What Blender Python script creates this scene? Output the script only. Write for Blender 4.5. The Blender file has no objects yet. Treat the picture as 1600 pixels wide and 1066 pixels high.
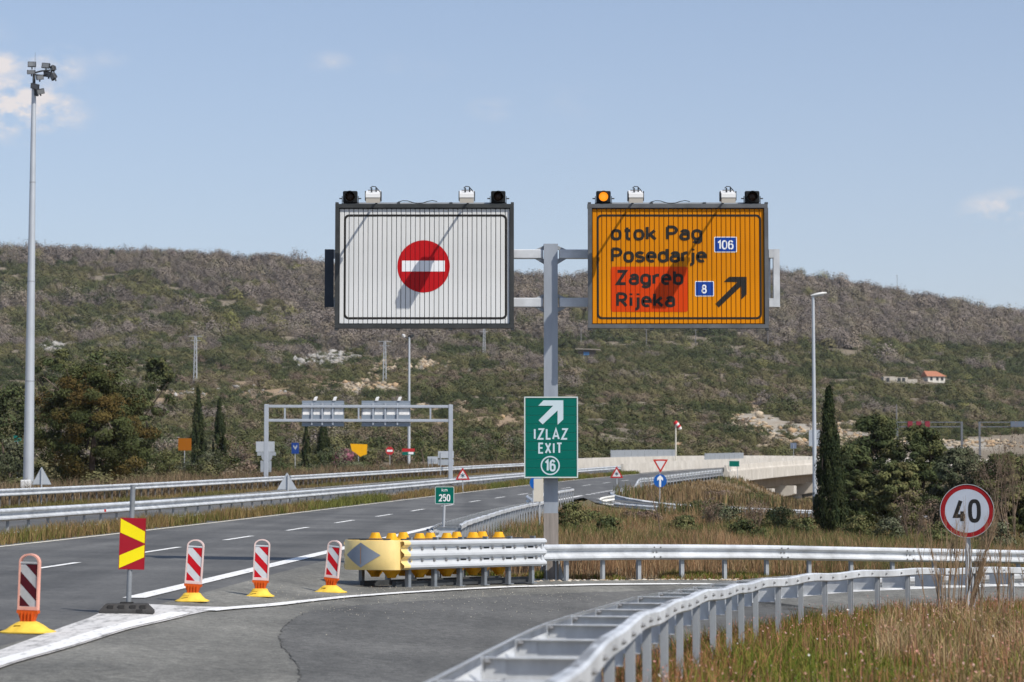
import bpy, bmesh, math, random
import numpy as np
from mathutils import Vector, Matrix
from mathutils.geometry import delaunay_2d_cdt

random.seed(7)
rng = np.random.default_rng(11)
scene = bpy.context.scene
COL = scene.collection

# ------------------------------------------------------------------ camera, sky, sun, exposure
F_PX = 3778.0
CAM_Z = 1.3
PITCH = math.atan(267.0 / F_PX)
cam_data = bpy.data.cameras.new('camera')
cam_data.sensor_width = 36.0
cam_data.lens = 36.0 * F_PX / 1600.0
cam_data.clip_start = 0.1
cam_data.clip_end = 6000.0
cam_data.dof.use_dof = True
cam_data.dof.focus_distance = 46.0
cam_data.dof.aperture_fstop = 3.6
cam = bpy.data.objects.new('camera', cam_data)
COL.objects.link(cam)
cam.location = (0, 0, CAM_Z)
cam.rotation_euler = (math.pi / 2 + PITCH, 0, 0)
scene.camera = cam

SUN = Vector((1.0, -0.95, 1.52)).normalized()          # direction towards the sun
SUN_EL = math.asin(SUN.z)
SUN_AZ = math.atan2(SUN.x, SUN.y)

world = bpy.data.worlds.new('World')
scene.world = world
world.use_nodes = True
wt = world.node_tree
wt.nodes.clear()
w_out = wt.nodes.new('ShaderNodeOutputWorld')
w_bg = wt.nodes.new('ShaderNodeBackground')
w_sky = wt.nodes.new('ShaderNodeTexSky')
w_sky.sky_type = 'NISHITA'
w_sky.sun_disc = False
w_sky.sun_elevation = SUN_EL
w_sky.sun_rotation = SUN_AZ
w_sky.altitude = 100
w_sky.air_density = 1.0
w_sky.dust_density = 1.0
w_sky.ozone_density = 2.8
w_bg.inputs['Strength'].default_value = 0.135
wt.links.new(w_bg.outputs[0], w_out.inputs[0])


def px_dir(px, py):
    u = (px - 800) / F_PX
    v = (533 - py) / F_PX
    c, s = math.cos(PITCH), math.sin(PITCH)
    d = Vector((u, c - v * s, s + v * c))
    return d.normalized()


# thin clouds: soft blobs in given directions, broken up by noise
geo = wt.nodes.new('ShaderNodeNewGeometry')
noise = wt.nodes.new('ShaderNodeTexNoise')
noise.inputs['Scale'].default_value = 58.0
noise.inputs['Detail'].default_value = 7.0
noise.inputs['Roughness'].default_value = 0.6
tc = wt.nodes.new('ShaderNodeTexCoord')
mapn = wt.nodes.new('ShaderNodeMapping')
mapn.inputs['Scale'].default_value = (1.0, 1.0, 1.8)
wt.links.new(tc.outputs['Generated'], mapn.inputs['Vector'])
wt.links.new(mapn.outputs[0], noise.inputs['Vector'])


def wmath(op, a, b=None, clamp=False):
    n = wt.nodes.new('ShaderNodeMath')
    n.operation = op
    n.use_clamp = clamp
    for i, v in enumerate((a, b)):
        if v is None:
            continue
        if isinstance(v, (int, float)):
            n.inputs[i].default_value = v
        else:
            wt.links.new(v, n.inputs[i])
    return n.outputs[0]


acc = None
CLOUDS = [(15, 165, 95, 2.2), (78, 103, 55, 1.2), (-5, 100, 42, 1.8), (515, 97, 30, 0.6), (768, 171, 32, 0.6),
          (1578, 331, 60, 1.5), (170, 92, 26, 0.5), (1290, 640 - 200, 10, 0.0), (1750, 300, 90, 0.8), (-200, 60, 150, 0.8),
          (640, 105, 50, 0.2), (880, 160, 60, 0.15)]
for (cx, cy, r, amp) in CLOUDS:
    d = px_dir(cx, cy)
    dn = wt.nodes.new('ShaderNodeVectorMath')
    dn.operation = 'SUBTRACT'
    wt.links.new(tc.outputs['Generated'], dn.inputs[0])
    dn.inputs[1].default_value = d
    sc = wt.nodes.new('ShaderNodeVectorMath')
    sc.operation = 'MULTIPLY'
    wt.links.new(dn.outputs[0], sc.inputs[0])
    sc.inputs[1].default_value = (1.0, 1.0, 2.2)
    ln = wt.nodes.new('ShaderNodeVectorMath')
    ln.operation = 'LENGTH'
    wt.links.new(sc.outputs[0], ln.inputs[0])
    q = wmath('DIVIDE', ln.outputs['Value'], 1.5 * r / F_PX)
    g = wmath('SUBTRACT', 1.0, q, True)
    g = wmath('MULTIPLY', g, amp)
    acc = g if acc is None else wmath('MAXIMUM', acc, g)
nz = wmath('SUBTRACT', noise.outputs['Fac'], 0.40)
nz = wmath('MULTIPLY', nz, 4.2, True)
cl = wmath('MULTIPLY', acc, nz, True)
cl = wmath('POWER', cl, 1.2)
hz = wt.nodes.new('ShaderNodeMixRGB')          # a little more white in the air than the model gives
hz.inputs[0].default_value = 0.34
hz.inputs[2].default_value = (4.5, 4.5, 5.35, 1)
wt.links.new(w_sky.outputs[0], hz.inputs[1])
sepz = wt.nodes.new('ShaderNodeSeparateXYZ')
wt.links.new(tc.outputs['Generated'], sepz.inputs[0])
hfac = wmath('MULTIPLY', wmath('POWER', wmath('SUBTRACT', 1.0, wmath('MAXIMUM', sepz.outputs['Z'], 0.0), True), 4.0), 0.62)
wt.links.new(hfac, hz.inputs[0])
mx = wt.nodes.new('ShaderNodeMixRGB')
wt.links.new(cl, mx.inputs[0])
wt.links.new(hz.outputs[0], mx.inputs[1])
mx.inputs[2].default_value = (6.0, 5.7, 5.75, 1)
wt.links.new(mx.outputs[0], w_bg.inputs[0])

sun_data = bpy.data.lights.new('sun', 'SUN')
sun_data.energy = 4.6
sun_data.angle = math.radians(0.53)
sun_data.color = (1.0, 0.95, 0.87)
sun = bpy.data.objects.new('sun', sun_data)
COL.objects.link(sun)
sun.rotation_euler = SUN.to_track_quat('Z', 'Y').to_euler()
sun.location = (40, -40, 60)

scene.view_settings.view_transform = 'Standard'
scene.view_settings.look = 'None'
scene.view_settings.exposure = 0.0
scene.view_settings.gamma = 1.0
scene.view_settings.use_curve_mapping = False
scene.render.engine = 'CYCLES'
scene.cycles.use_denoising = True
scene.cycles.max_bounces = 6
scene.cycles.caustics_reflective = False
scene.cycles.caustics_refractive = False


HAZE = 0.00006


# ------------------------------------------------------------------ helpers: pixels, noise
def P(px, py, Y):
    """point of the place seen at photo pixel (px, py) whose forward distance is Y metres"""
    u = (px - 800) / F_PX
    v = (533 - py) / F_PX
    c, s = math.cos(PITCH), math.sin(PITCH)
    dy = c - v * s
    dz = s + v * c
    t = Y / dy
    return Vector((u * t, Y, CAM_Z + dz * t))


def mpp(Y):
    return Y / F_PX


def hash2(ix, iy, seed):
    h = (ix.astype(np.int64) * 374761393 + iy.astype(np.int64) * 668265263 + seed * 1442695041) & 0x7fffffff
    h = ((h ^ (h >> 13)) * 1274126177) & 0x7fffffff
    return ((h ^ (h >> 16)) & 0xffff) / 65535.0


def vnoise(x, y, seed=0):
    x = np.asarray(x, float); y = np.asarray(y, float)
    ix = np.floor(x); iy = np.floor(y)
    fx = x - ix; fy = y - iy
    fx = fx * fx * (3 - 2 * fx); fy = fy * fy * (3 - 2 * fy)
    a = hash2(ix, iy, seed); b = hash2(ix + 1, iy, seed)
    c = hash2(ix, iy + 1, seed); d = hash2(ix + 1, iy + 1, seed)
    return (a * (1 - fx) + b * fx) * (1 - fy) + (c * (1 - fx) + d * fx) * fy


def fbm(x, y, seed=0, oct=4):
    r = 0; a = 0.5; n = 0
    for i in range(oct):
        r = r + a * vnoise(x * 2 ** i, y * 2 ** i, seed + i * 17)
        n += a; a *= 0.5
    return r / n


def sstep(a, b, x):
    t = np.clip((np.asarray(x, float) - a) / (b - a), 0, 1)
    return t * t * (3 - 2 * t)


# ------------------------------------------------------------------ materials
MATS = {}


def mat(name, col, rough=0.6, metal=0.0, var=0.0, vscale=3.0, bump=0.0, bscale=20.0, spec=0.12, attr=False,
        col2=None, mix_scale=None, coat=0.0, streak=None):
    if name in MATS:
        return MATS[name]
    m = bpy.data.materials.new(name)
    m.use_nodes = True
    nt = m.node_tree
    b = nt.nodes['Principled BSDF']
    b.inputs['Roughness'].default_value = rough
    b.inputs['Metallic'].default_value = metal
    b.inputs['Specular IOR Level'].default_value = spec
    b.inputs['Coat Weight'].default_value = coat
    c = (*col, 1)
    b.inputs['Base Color'].default_value = c
    src = None
    tcn = nt.nodes.new('ShaderNodeTexCoord')
    if attr:
        an = nt.nodes.new('ShaderNodeAttribute')
        an.attribute_name = 'Col'
        src = an.outputs['Color']
    if col2 is not None:
        n = nt.nodes.new('ShaderNodeTexNoise')
        n.inputs['Scale'].default_value = mix_scale or vscale
        n.inputs['Detail'].default_value = 6
        n.inputs['Roughness'].default_value = 0.65
        nt.links.new(tcn.outputs['Object'], n.inputs['Vector'])
        r = nt.nodes.new('ShaderNodeValToRGB')
        r.color_ramp.elements[0].position = 0.40
        r.color_ramp.elements[1].position = 0.62
        r.color_ramp.elements[0].color = c
        r.color_ramp.elements[1].color = (*col2, 1)
        nt.links.new(n.outputs['Fac'], r.inputs[0])
        src = r.outputs[0]
    if var > 0:
        n = nt.nodes.new('ShaderNodeTexNoise')
        n.inputs['Scale'].default_value = vscale
        n.inputs['Detail'].default_value = 5
        n.inputs['Roughness'].default_value = 0.6
        if streak:
            mp = nt.nodes.new('ShaderNodeMapping')
            mp.inputs['Scale'].default_value = streak
            nt.links.new(tcn.outputs['Object'], mp.inputs['Vector'])
            nt.links.new(mp.outputs[0], n.inputs['Vector'])
        else:
            nt.links.new(tcn.outputs['Object'], n.inputs['Vector'])
        mr = nt.nodes.new('ShaderNodeMapRange')
        mr.inputs['From Min'].default_value = 0.3
        mr.inputs['From Max'].default_value = 0.7
        mr.inputs['To Min'].default_value = 1 - var
        mr.inputs['To Max'].default_value = 1 + var
        nt.links.new(n.outputs['Fac'], mr.inputs['Value'])
        mul = nt.nodes.new('ShaderNodeVectorMath')
        mul.operation = 'SCALE'
        if src is None:
            mul.inputs[0].default_value = col
        else:
            nt.links.new(src, mul.inputs[0])
        nt.links.new(mr.outputs[0], mul.inputs['Scale'])
        src = mul.outputs[0]
    if src is not None:
        nt.links.new(src, b.inputs['Base Color'])
    if bump > 0:
        n = nt.nodes.new('ShaderNodeTexNoise')
        n.inputs['Scale'].default_value = bscale
        n.inputs['Detail'].default_value = 4
        nt.links.new(tcn.outputs['Object'], n.inputs['Vector'])
        bp = nt.nodes.new('ShaderNodeBump')
        bp.inputs['Strength'].default_value = bump
        bp.inputs['Distance'].default_value = 0.02
        nt.links.new(n.outputs['Fac'], bp.inputs['Height'])
        nt.links.new(bp.outputs[0], b.inputs['Normal'])
    MATS[name] = m
    return m


def m_galv():
    return mat('galvanised_steel', (0.60, 0.62, 0.64), 0.47, 0.25, 0.24, 1.8, 0.05, 40)


def m_galv_dull():
    return mat('weathered_zinc', (0.34, 0.36, 0.38), 0.6, 0.25, 0.18, 2.0, 0.05, 30)


def asphalt(name, base, tint_light, grit):
    m = bpy.data.materials.new(name)
    m.use_nodes = True
    nt = m.node_tree
    b = nt.nodes['Principled BSDF']
    b.inputs['Roughness'].default_value = 0.82
    b.inputs['Specular IOR Level'].default_value = 0.35
    g = nt.nodes.new('ShaderNodeNewGeometry')
    big = nt.nodes.new('ShaderNodeTexNoise'); big.inputs['Scale'].default_value = 0.35; big.inputs['Detail'].default_value = 5
    mid = nt.nodes.new('ShaderNodeTexNoise'); mid.inputs['Scale'].default_value = 9.0; mid.inputs['Detail'].default_value = 3
    fine = nt.nodes.new('ShaderNodeTexNoise'); fine.inputs['Scale'].default_value = 42.0; fine.inputs['Detail'].default_value = 3
    vor = nt.nodes.new('ShaderNodeTexVoronoi'); vor.inputs['Scale'].default_value = 55.0
    lane = nt.nodes.new('ShaderNodeTexNoise'); lane.inputs['Scale'].default_value = 1.0; lane.inputs['Detail'].default_value = 3
    mp = nt.nodes.new('ShaderNodeMapping'); mp.inputs['Scale'].default_value = (1.1, 0.03, 1)
    nt.links.new(g.outputs['Position'], mp.inputs['Vector']); nt.links.new(mp.outputs[0], lane.inputs['Vector'])
    for n in (big, mid, fine, vor):
        nt.links.new(g.outputs['Position'], n.inputs['Vector'])

    def mrange(src, lo, hi, f0=0.3, f1=0.7):
        r = nt.nodes.new('ShaderNodeMapRange')
        r.inputs['From Min'].default_value = f0; r.inputs['From Max'].default_value = f1
        r.inputs['To Min'].default_value = lo; r.inputs['To Max'].default_value = hi
        nt.links.new(src, r.inputs['Value'])
        return r.outputs[0]

    def mul(a, bb):
        n = nt.nodes.new('ShaderNodeMath'); n.operation = 'MULTIPLY'
        nt.links.new(a, n.inputs[0]); nt.links.new(bb, n.inputs[1])
        return n.outputs[0]
    f = mul(mul(mrange(big.outputs['Fac'], 0.84, 1.14), mrange(mid.outputs['Fac'], 1 - grit * .7, 1 + grit * .7)),
            mul(mrange(fine.outputs['Fac'], 1 - grit, 1 + grit), mrange(lane.outputs['Fac'], 0.80, 1.15)))
    sp = mrange(vor.outputs['Distance'], 1.0 + grit * 1.3, 1.0, 0.05, 0.22)
    f = mul(f, sp)
    r = nt.nodes.new('ShaderNodeMixRGB')
    r.inputs[1].default_value = (*base, 1)
    r.inputs[2].default_value = (*tint_light, 1)
    nt.links.new(mrange(big.outputs['Fac'], 0, 1, .35, .65), r.inputs[0])
    sc = nt.nodes.new('ShaderNodeVectorMath'); sc.operation = 'SCALE'
    nt.links.new(r.outputs[0], sc.inputs[0]); nt.links.new(f, sc.inputs['Scale'])
    nt.links.new(sc.outputs[0], b.inputs['Base Color'])
    bp = nt.nodes.new('ShaderNodeBump'); bp.inputs['Strength'].default_value = 0.35; bp.inputs['Distance'].default_value = 0.006
    nt.links.new(fine.outputs['Fac'], bp.inputs['Height']); nt.links.new(bp.outputs[0], b.inputs['Normal'])
    return m


def worn_paint(name, col, wear):
    """road paint that wears through to the asphalt colour in patches and along tyre streaks"""
    m = bpy.data.materials.new(name)
    m.use_nodes = True
    nt = m.node_tree
    b = nt.nodes['Principled BSDF']
    b.inputs['Roughness'].default_value = 0.7
    g = nt.nodes.new('ShaderNodeNewGeometry')
    n = nt.nodes.new('ShaderNodeTexNoise'); n.inputs['Scale'].default_value = 6.0; n.inputs['Detail'].default_value = 8; n.inputs['Roughness'].default_value = .7
    mp = nt.nodes.new('ShaderNodeMapping'); mp.inputs['Scale'].default_value = (1.6, 0.35, 1); mp.inputs['Rotation'].default_value = (0, 0, 0.15)
    nt.links.new(g.outputs['Position'], mp.inputs['Vector']); nt.links.new(mp.outputs[0], n.inputs['Vector'])
    r = nt.nodes.new('ShaderNodeValToRGB')
    r.color_ramp.elements[0].position = 0.22 + wear * 0.22
    r.color_ramp.elements[1].position = 0.36 + wear * 0.34
    r.color_ramp.elements[0].color = (0.20, 0.195, 0.185, 1)
    r.color_ramp.elements[1].color = (*col, 1)
    nt.links.new(n.outputs['Fac'], r.inputs[0])
    nt.links.new(r.outputs[0], b.inputs['Base Color'])
    return m


# ------------------------------------------------------------------ mesh helpers
def tag(o, label=None, cat=None, group=None, kind=None):
    if label: o['label'] = label
    if cat: o['category'] = cat
    if group: o['group'] = group
    if kind: o['kind'] = kind
    return o


def link(o, parent=None):
    COL.objects.link(o)
    if parent is not None:
        o.parent = parent
    return o


def thing(name, loc, label, cat, group=None, rz=0.0):
    o = bpy.data.objects.new(name, None)
    o.empty_display_size = 0.2
    COL.objects.link(o)
    o.location = loc
    o.rotation_euler = (0, 0, rz)
    return tag(o, label, cat, group)


class MB:
    def __init__(self):
        self.v = []; self.f = []; self.mi = []

    def add(self, verts, faces, mi=0):
        n = len(self.v)
        self.v += [tuple(p) for p in verts]
        self.f += [tuple(i + n for i in f) for f in faces]
        self.mi += [mi] * len(faces)

    def box(self, c, s, mi=0, M=None):
        x, y, z = c; a, b, d = s[0] / 2, s[1] / 2, s[2] / 2
        vs = [Vector((x + i * a, y + j * b, z + k * d)) for k in (-1, 1) for j in (-1, 1) for i in (-1, 1)]
        if M is not None:
            vs = [M @ p for p in vs]
        self.add(vs, [(0, 2, 3, 1), (4, 5, 7, 6), (0, 1, 5, 4), (2, 6, 7, 3), (0, 4, 6, 2), (1, 3, 7, 5)], mi)

    def bevbox(self, c, s, bev, mi=0):
        """box whose vertical edges and top are chamfered"""
        x, y, z = c; a, b, d = s[0] / 2, s[1] / 2, s[2] / 2
        def ring(ins, zz):
            e = bev
            aa, bb = a - ins, b - ins
            return [(x - aa + e, y - bb, zz), (x + aa - e, y - bb, zz), (x + aa, y - bb + e, zz), (x + aa, y + bb - e, zz),
                    (x + aa - e, y + bb, zz), (x - aa + e, y + bb, zz), (x - aa, y + bb - e, zz), (x - aa, y - bb + e, zz)]
        self.loft([ring(bev * .6, z - d), ring(0, z - d + bev), ring(0, z + d - bev), ring(bev * .6, z + d)], True, True, mi)

    def loft(self, rings, cap0=True, cap1=True, mi=0, closed=True):
        n = len(rings[0]); base = len(self.v)
        for r in rings:
            self.v += [tuple(p) for p in r]
        for k in range(len(rings) - 1):
            for i in range(n if closed else n - 1):
                j = (i + 1) % n
                self.f.append((base + k * n + i, base + k * n + j, base + (k + 1) * n + j, base + (k + 1) * n + i)); self.mi.append(mi)
        if cap0:
            self.f.append(tuple(base + i for i in range(n))[::-1]); self.mi.append(mi)
        if cap1:
            self.f.append(tuple(base + (len(rings) - 1) * n + i for i in range(n))); self.mi.append(mi)

    def tube(self, p0, p1, r0, r1=None, n=10, mi=0, cap=True):
        r1 = r0 if r1 is None else r1
        p0 = Vector(p0); p1 = Vector(p1)
        d = (p1 - p0).normalized()
        a = d.orthogonal().normalized(); b = d.cross(a)
        rings = []
        for p, r in ((p0, r0), (p1, r1)):
            rings.append([p + (a * math.cos(t) + b * math.sin(t)) * r for t in [2 * math.pi * i / n for i in range(n)]])
        self.loft(rings, cap, cap, mi)

    def path(self, pts, r, n=6, mi=0):
        pts = [Vector(p) for p in pts]
        rings = []
        for i, p in enumerate(pts):
            d = (pts[min(i + 1, len(pts) - 1)] - pts[max(i - 1, 0)]).normalized()
            a = d.cross(Vector((0.13, 0.2, 1))).normalized()
            b = d.cross(a)
            rings.append([p + (a * math.cos(t) + b * math.sin(t)) * r for t in [2 * math.pi * k / n for k in range(n)]])
        self.loft(rings, True, True, mi)

    def prism(self, poly, y0, y1, mi=0):
        """polygon in XZ extruded along Y"""
        n = len(poly)
        self.loft([[(x, y0, z) for x, z in poly], [(x, y1, z) for x, z in poly]], True, True, mi)

    def prism_z(self, poly, z0, z1, mi=0):
        self.loft([[(x, y, z0) for x, y in poly], [(x, y, z1) for x, y in poly]], True, True, mi)

    def mesh(self, name, mats, smooth=False):
        me = bpy.data.meshes.new(name)
        me.from_pydata(self.v, [], self.f)
        for m in (mats if isinstance(mats, (list, tuple)) else [mats]):
            me.materials.append(m)
        if len(me.materials) > 1:
            me.polygons.foreach_set('material_index', self.mi)
        bm = bmesh.new(); bm.from_mesh(me)
        bmesh.ops.recalc_face_normals(bm, faces=bm.faces)
        bm.to_mesh(me); bm.free()
        if smooth:
            me.polygons.foreach_set('use_smooth', [True] * len(me.polygons))
            try:
                me.set_sharp_from_angle(angle=math.radians(38))
            except Exception:
                pass
        me.update()
        return me

    def build(self, name, mats, parent=None, smooth=False, loc=(0, 0, 0)):
        o = bpy.data.objects.new(name, self.mesh(name, mats, smooth))
        o.location = loc
        return link(o, parent)


def obj_from(name, me, parent=None, loc=(0, 0, 0), rz=0.0):
    o = bpy.data.objects.new(name, me)
    o.location = loc
    o.rotation_euler = (0, 0, rz)
    return link(o, parent)


def copy_tree(o, parent=None, loc=None, rz=None):
    c = o.copy()
    COL.objects.link(c)
    if parent is not None:
        c.parent = parent
    if loc is not None:
        c.location = loc
    if rz is not None:
        c.rotation_euler = (0, 0, rz)
    for ch in list(o.children):
        copy_tree(ch, c)
    return c


def arrays_mesh(name, V, Fs, m, col=None, n_per=4):
    """big mesh from numpy arrays: V (n,3), Fs (k, n_per)"""
    me = bpy.data.meshes.new(name)
    nv = len(V); nf = len(Fs)
    me.vertices.add(nv)
    me.vertices.foreach_set('co', np.asarray(V, np.float32).ravel())
    me.loops.add(nf * n_per)
    me.loops.foreach_set('vertex_index', np.asarray(Fs, np.int32).ravel())
    me.polygons.add(nf)
    me.polygons.foreach_set('loop_start', np.arange(0, nf * n_per, n_per, dtype=np.int32))
    me.polygons.foreach_set('loop_total', np.full(nf, n_per, np.int32))
    if col is not None:
        at = me.attributes.new('Col', 'FLOAT_COLOR', 'POINT')
        c4 = np.ones((nv, 4), np.float32); c4[:, :3] = col
        at.data.foreach_set('color', c4.ravel())
    me.materials.append(m)
    me.update(calc_edges=True)
    return me


# ------------------------------------------------------------------ stroke lettering
def arc(cx, cy, rx, ry, a0, a1, n=10):
    return [(cx + rx * math.cos(math.radians(a0 + (a1 - a0) * i / n)), cy + ry * math.sin(math.radians(a0 + (a1 - a0) * i / n))) for i in range(n + 1)]


def oval(cx, cy, rx, ry, n=28, e=2.7):
    r = []
    for i in range(n):
        t = 2 * math.pi * i / n
        c, s = math.cos(t), math.sin(t)
        r.append((cx + rx * math.copysign(abs(c) ** (2 / e), c), cy + ry * math.copysign(abs(s) ** (2 / e), s)))
    return r


XH = 0.70
GL = {   # width, strokes (polyline, closed)
    'o': (.46, [(oval(.23, XH / 2, .23, XH / 2), True)]),
    'e': (.46, [([(.0, .37), (.46, .37)] + arc(.23, .42, .23, .28, 0, 180, 10) + arc(.23, .28, .23, .28, 180, 310, 9), False)]),
    'a': (.44, [(arc(.24, .50, .20, .20, 165, 60, 7) + arc(.26, .52, .18, .18, 60, 0, 4) + [(.44, 0)], False),
                ([(.44, .42), (.18, .42)] + arc(.18, .21, .18, .21, 90, 270, 10) + [(.26, 0)] + arc(.28, .16, .16, .16, 280, 350, 4), False)]),
    's': (.40, [(arc(.20, .52, .20, .18, 25, 90, 5) + arc(.18, .53, .18, .17, 90, 260, 9) + [(.24, .34)] + arc(.22, .18, .18, .18, 80, -90, 9) + arc(.18, .20, .2, .20, 270, 205, 5), False)]),
    'd': (.46, [([(.46, 1), (.46, 0)], False), (arc(.23, .47, .23, .23, 0, 180, 10) + arc(.23, .23, .23, .23, 180, 360, 10), False)]),
    'b': (.46, [([(0, 1), (0, 0)], False), (arc(.23, .23, .23, .23, 180, 360, 10) + arc(.23, .47, .23, .23, 0, 180, 10), False)]),
    'g': (.46, [(arc(.23, .47, .23, .23, 0, 180, 10) + arc(.23, .23, .23, .23, 180, 360, 10), False),
                ([(.46, XH), (.46, -.05)] + arc(.23, -.05, .23, .22, 0, -150, 10), False)]),
    't': (.34, [([(.14, .95), (.14, .16)] + arc(.30, .16, .16, .16, 180, 275, 6) + [(.34, 0)], False), ([(0, XH), (.34, XH)], False)]),
    'k': (.46, [([(0, 0), (0, 1)], False), ([(.44, XH), (.0, .24)], False), ([(.15, .40), (.48, -.02)], False)]),
    'r': (.25, [([(0, 0), (0, XH)], False), (arc(.24, .42, .24, .27, 180, 75, 8), False)]),
    'i': (.08, [([(.04, 0), (.04, XH)], False), ([(.04, .88), (.04, 1.02)], False)]),
    'j': (.15, [([(.13, XH), (.13, -.08)] + arc(-.03, -.08, .16, .19, 0, -95, 7), False), ([(.13, .88), (.13, 1.02)], False)]),
    'm': (.70, [([(0, 0), (0, XH)], False), (arc(.175, .5, .175, .2, 180, 0, 9) + [(.35, 0)], False), (arc(.525, .5, .175, .2, 180, 0, 9) + [(.70, 0)], False)]),
    'P': (.50, [([(0, 0), (0, 1)], False), ([(0, 1), (.26, 1)] + arc(.26, .73, .25, .27, 90, -90, 12) + [(0, .46)], False)]),
    'R': (.52, [([(0, 0), (0, 1)], False), ([(0, 1), (.26, 1)] + arc(.26, .73, .25, .27, 90, -90, 12) + [(0, .46)], False), ([(.24, .46), (.54, -.01)], False)]),
    'Z': (.50, [([(0, 1), (.48, 1), (.0, 0), (.5, 0)], False)]),
    'I': (.10, [([(.05, 0), (.05, 1)], False)]),
    'L': (.32, [([(0, 1), (0, 0), (.38, 0)], False)]),
    'A': (.56, [([(0, -.02), (.28, 1.02), (.56, -.02)], False), ([(.10, .28), (.46, .28)], False)]),
    'E': (.40, [([(.42, 1), (0, 1), (0, 0), (.42, 0)], False), ([(0, .52), (.36, .52)], False)]),
    'X': (.50, [([(0, -.02), (.5, 1.02)], False), ([(0, 1.02), (.5, -.02)], False)]),
    'T': (.48, [([(0, 1), (.48, 1)], False), ([(.24, 1), (.24, 0)], False)]),
    '0': (.48, [(oval(.24, .5, .24, .5), True)]),
    '1': (.26, [([(0, .78), (.24, 1.0), (.24, 0)], False)]),
    '2': (.46, [(arc(.23, .73, .23, .27, 165, 0, 9) + arc(.13, .66, .33, .3, 0, -35, 4) + [(.0, 0), (.48, 0)], False)]),
    '4': (.54, [([(.30, 1.02), (.0, .24), (.54, .24)], False), ([(.38, .48), (.38, -.02)], False)]),
    '5': (.46, [([(.44, 1), (.06, 1), (.03, .54)] + arc(.22, .32, .24, .32, 125, -150, 14), False)]),
    '6': (.48, [(oval(.24, .30, .24, .30), True), ([(.0, .30), (.0, .66)] + arc(.24, .68, .24, .32, 180, 28, 9), False)]),
    '8': (.48, [(oval(.24, .26, .24, .26, 22, 2.3), True), (oval(.24, .76, .20, .24, 22, 2.3), True)]),
}


def stroke_quads(pts, closed, t):
    n = len(pts)
    out_l, out_r = [], []
    for i in range(n):
        if closed:
            a, b, c = pts[i - 1], pts[i], pts[(i + 1) % n]
        else:
            a, b, c = pts[max(i - 1, 0)], pts[i], pts[min(i + 1, n - 1)]
        d1 = Vector((b[0] - a[0], b[1] - a[1])); d2 = Vector((c[0] - b[0], c[1] - b[1]))
        if d1.length < 1e-6: d1 = d2
        if d2.length < 1e-6: d2 = d1
        d1.normalize(); d2.normalize()
        n1 = Vector((-d1.y, d1.x)); n2 = Vector((-d2.y, d2.x))
        mm = n1 + n2
        if mm.length < 1e-4: mm = n1.copy()
        mm.normalize()
        k = min(1 / max(mm.dot(n1), 0.3), 2.2) * t / 2
        out_l.append((b[0] + mm.x * k, b[1] + mm.y * k)); out_r.append((b[0] - mm.x * k, b[1] - mm.y * k))
    q = []
    for i in range(n if closed else n - 1):
        j = (i + 1) % n
        q.append((out_l[i], out_l[j], out_r[j], out_r[i]))
    return q


def text_quads(s, x0, x1, base, top, t=0.15, gap=0.26, space=0.5):
    """quads (in plane x, z, small depth rank) fitting the word between x0..x1, base..top"""
    w = 0; items = []
    for ch in s:
        if ch == ' ':
            w += space - gap; continue
        gw, st = GL[ch]
        items.append((w, st)); w += gw + gap
    w -= gap
    H = top - base
    tt = t * H
    sx = (x1 - x0 - tt) / w
    sy = (H - tt)
    out = []
    for k, (ox, st) in enumerate(items):
        for r, (pts, closed) in enumerate(st):
            pp = [(x0 + tt / 2 + (ox + p[0]) * sx, base + tt / 2 + p[1] * sy) for p in pts]
            for q in stroke_quads(pp, closed, tt):
                out.append((q, r))
    return out


def text_letters(s, x0, x1, base, top, t=0.15, gap=0.26, space=0.5):
    """the same, one list of quads per letter"""
    w = 0; items = []
    for ch in s:
        gw, st = GL[ch]
        items.append((w, st)); w += gw + gap
    w -= gap
    H = top - base; tt = t * H; sx = (x1 - x0 - tt) / w; sy = H - tt
    for ox, st in items:
        out = []
        for r, (pts, closed) in enumerate(st):
            pp = [(x0 + tt / 2 + (ox + p[0]) * sx, base + tt / 2 + p[1] * sy) for p in pts]
            out += [(q, r) for q in stroke_quads(pp, closed, tt)]
        yield out


def quads_mb(quads, y, mb=None, mi=0, dy=-0.0006):
    mb = mb or MB()
    for q, r in quads:
        mb.add([(p[0], y + r * dy, p[1]) for p in q], [(0, 1, 2, 3)], mi)
    return mb


def poly_quads(poly):
    """triangulated polygon as list of tris with rank 0"""
    vs = [Vector(p) for p in poly]
    n = len(vs)
    res = delaunay_2d_cdt(vs, [], [list(range(n))], 1, 1e-5)
    return [(tuple(tuple(res[0][i]) for i in f), 0) for f in res[2]]


def poly_mb(poly, y, mb=None, mi=0):
    mb = mb or MB()
    for q, r in poly_quads(poly):
        mb.add([(p[0], y, p[1]) for p in q], [tuple(range(len(q)))], mi)
    return mb


def rrect(x0, z0, x1, z1, r, n=5):
    p = []
    for cx, cz, a in ((x1 - r, z0 + r, -90), (x1 - r, z1 - r, 0), (x0 + r, z1 - r, 90), (x0 + r, z0 + r, 180)):
        p += arc(cx, cz, r, r, a, a + 90, n)
    return p


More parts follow.
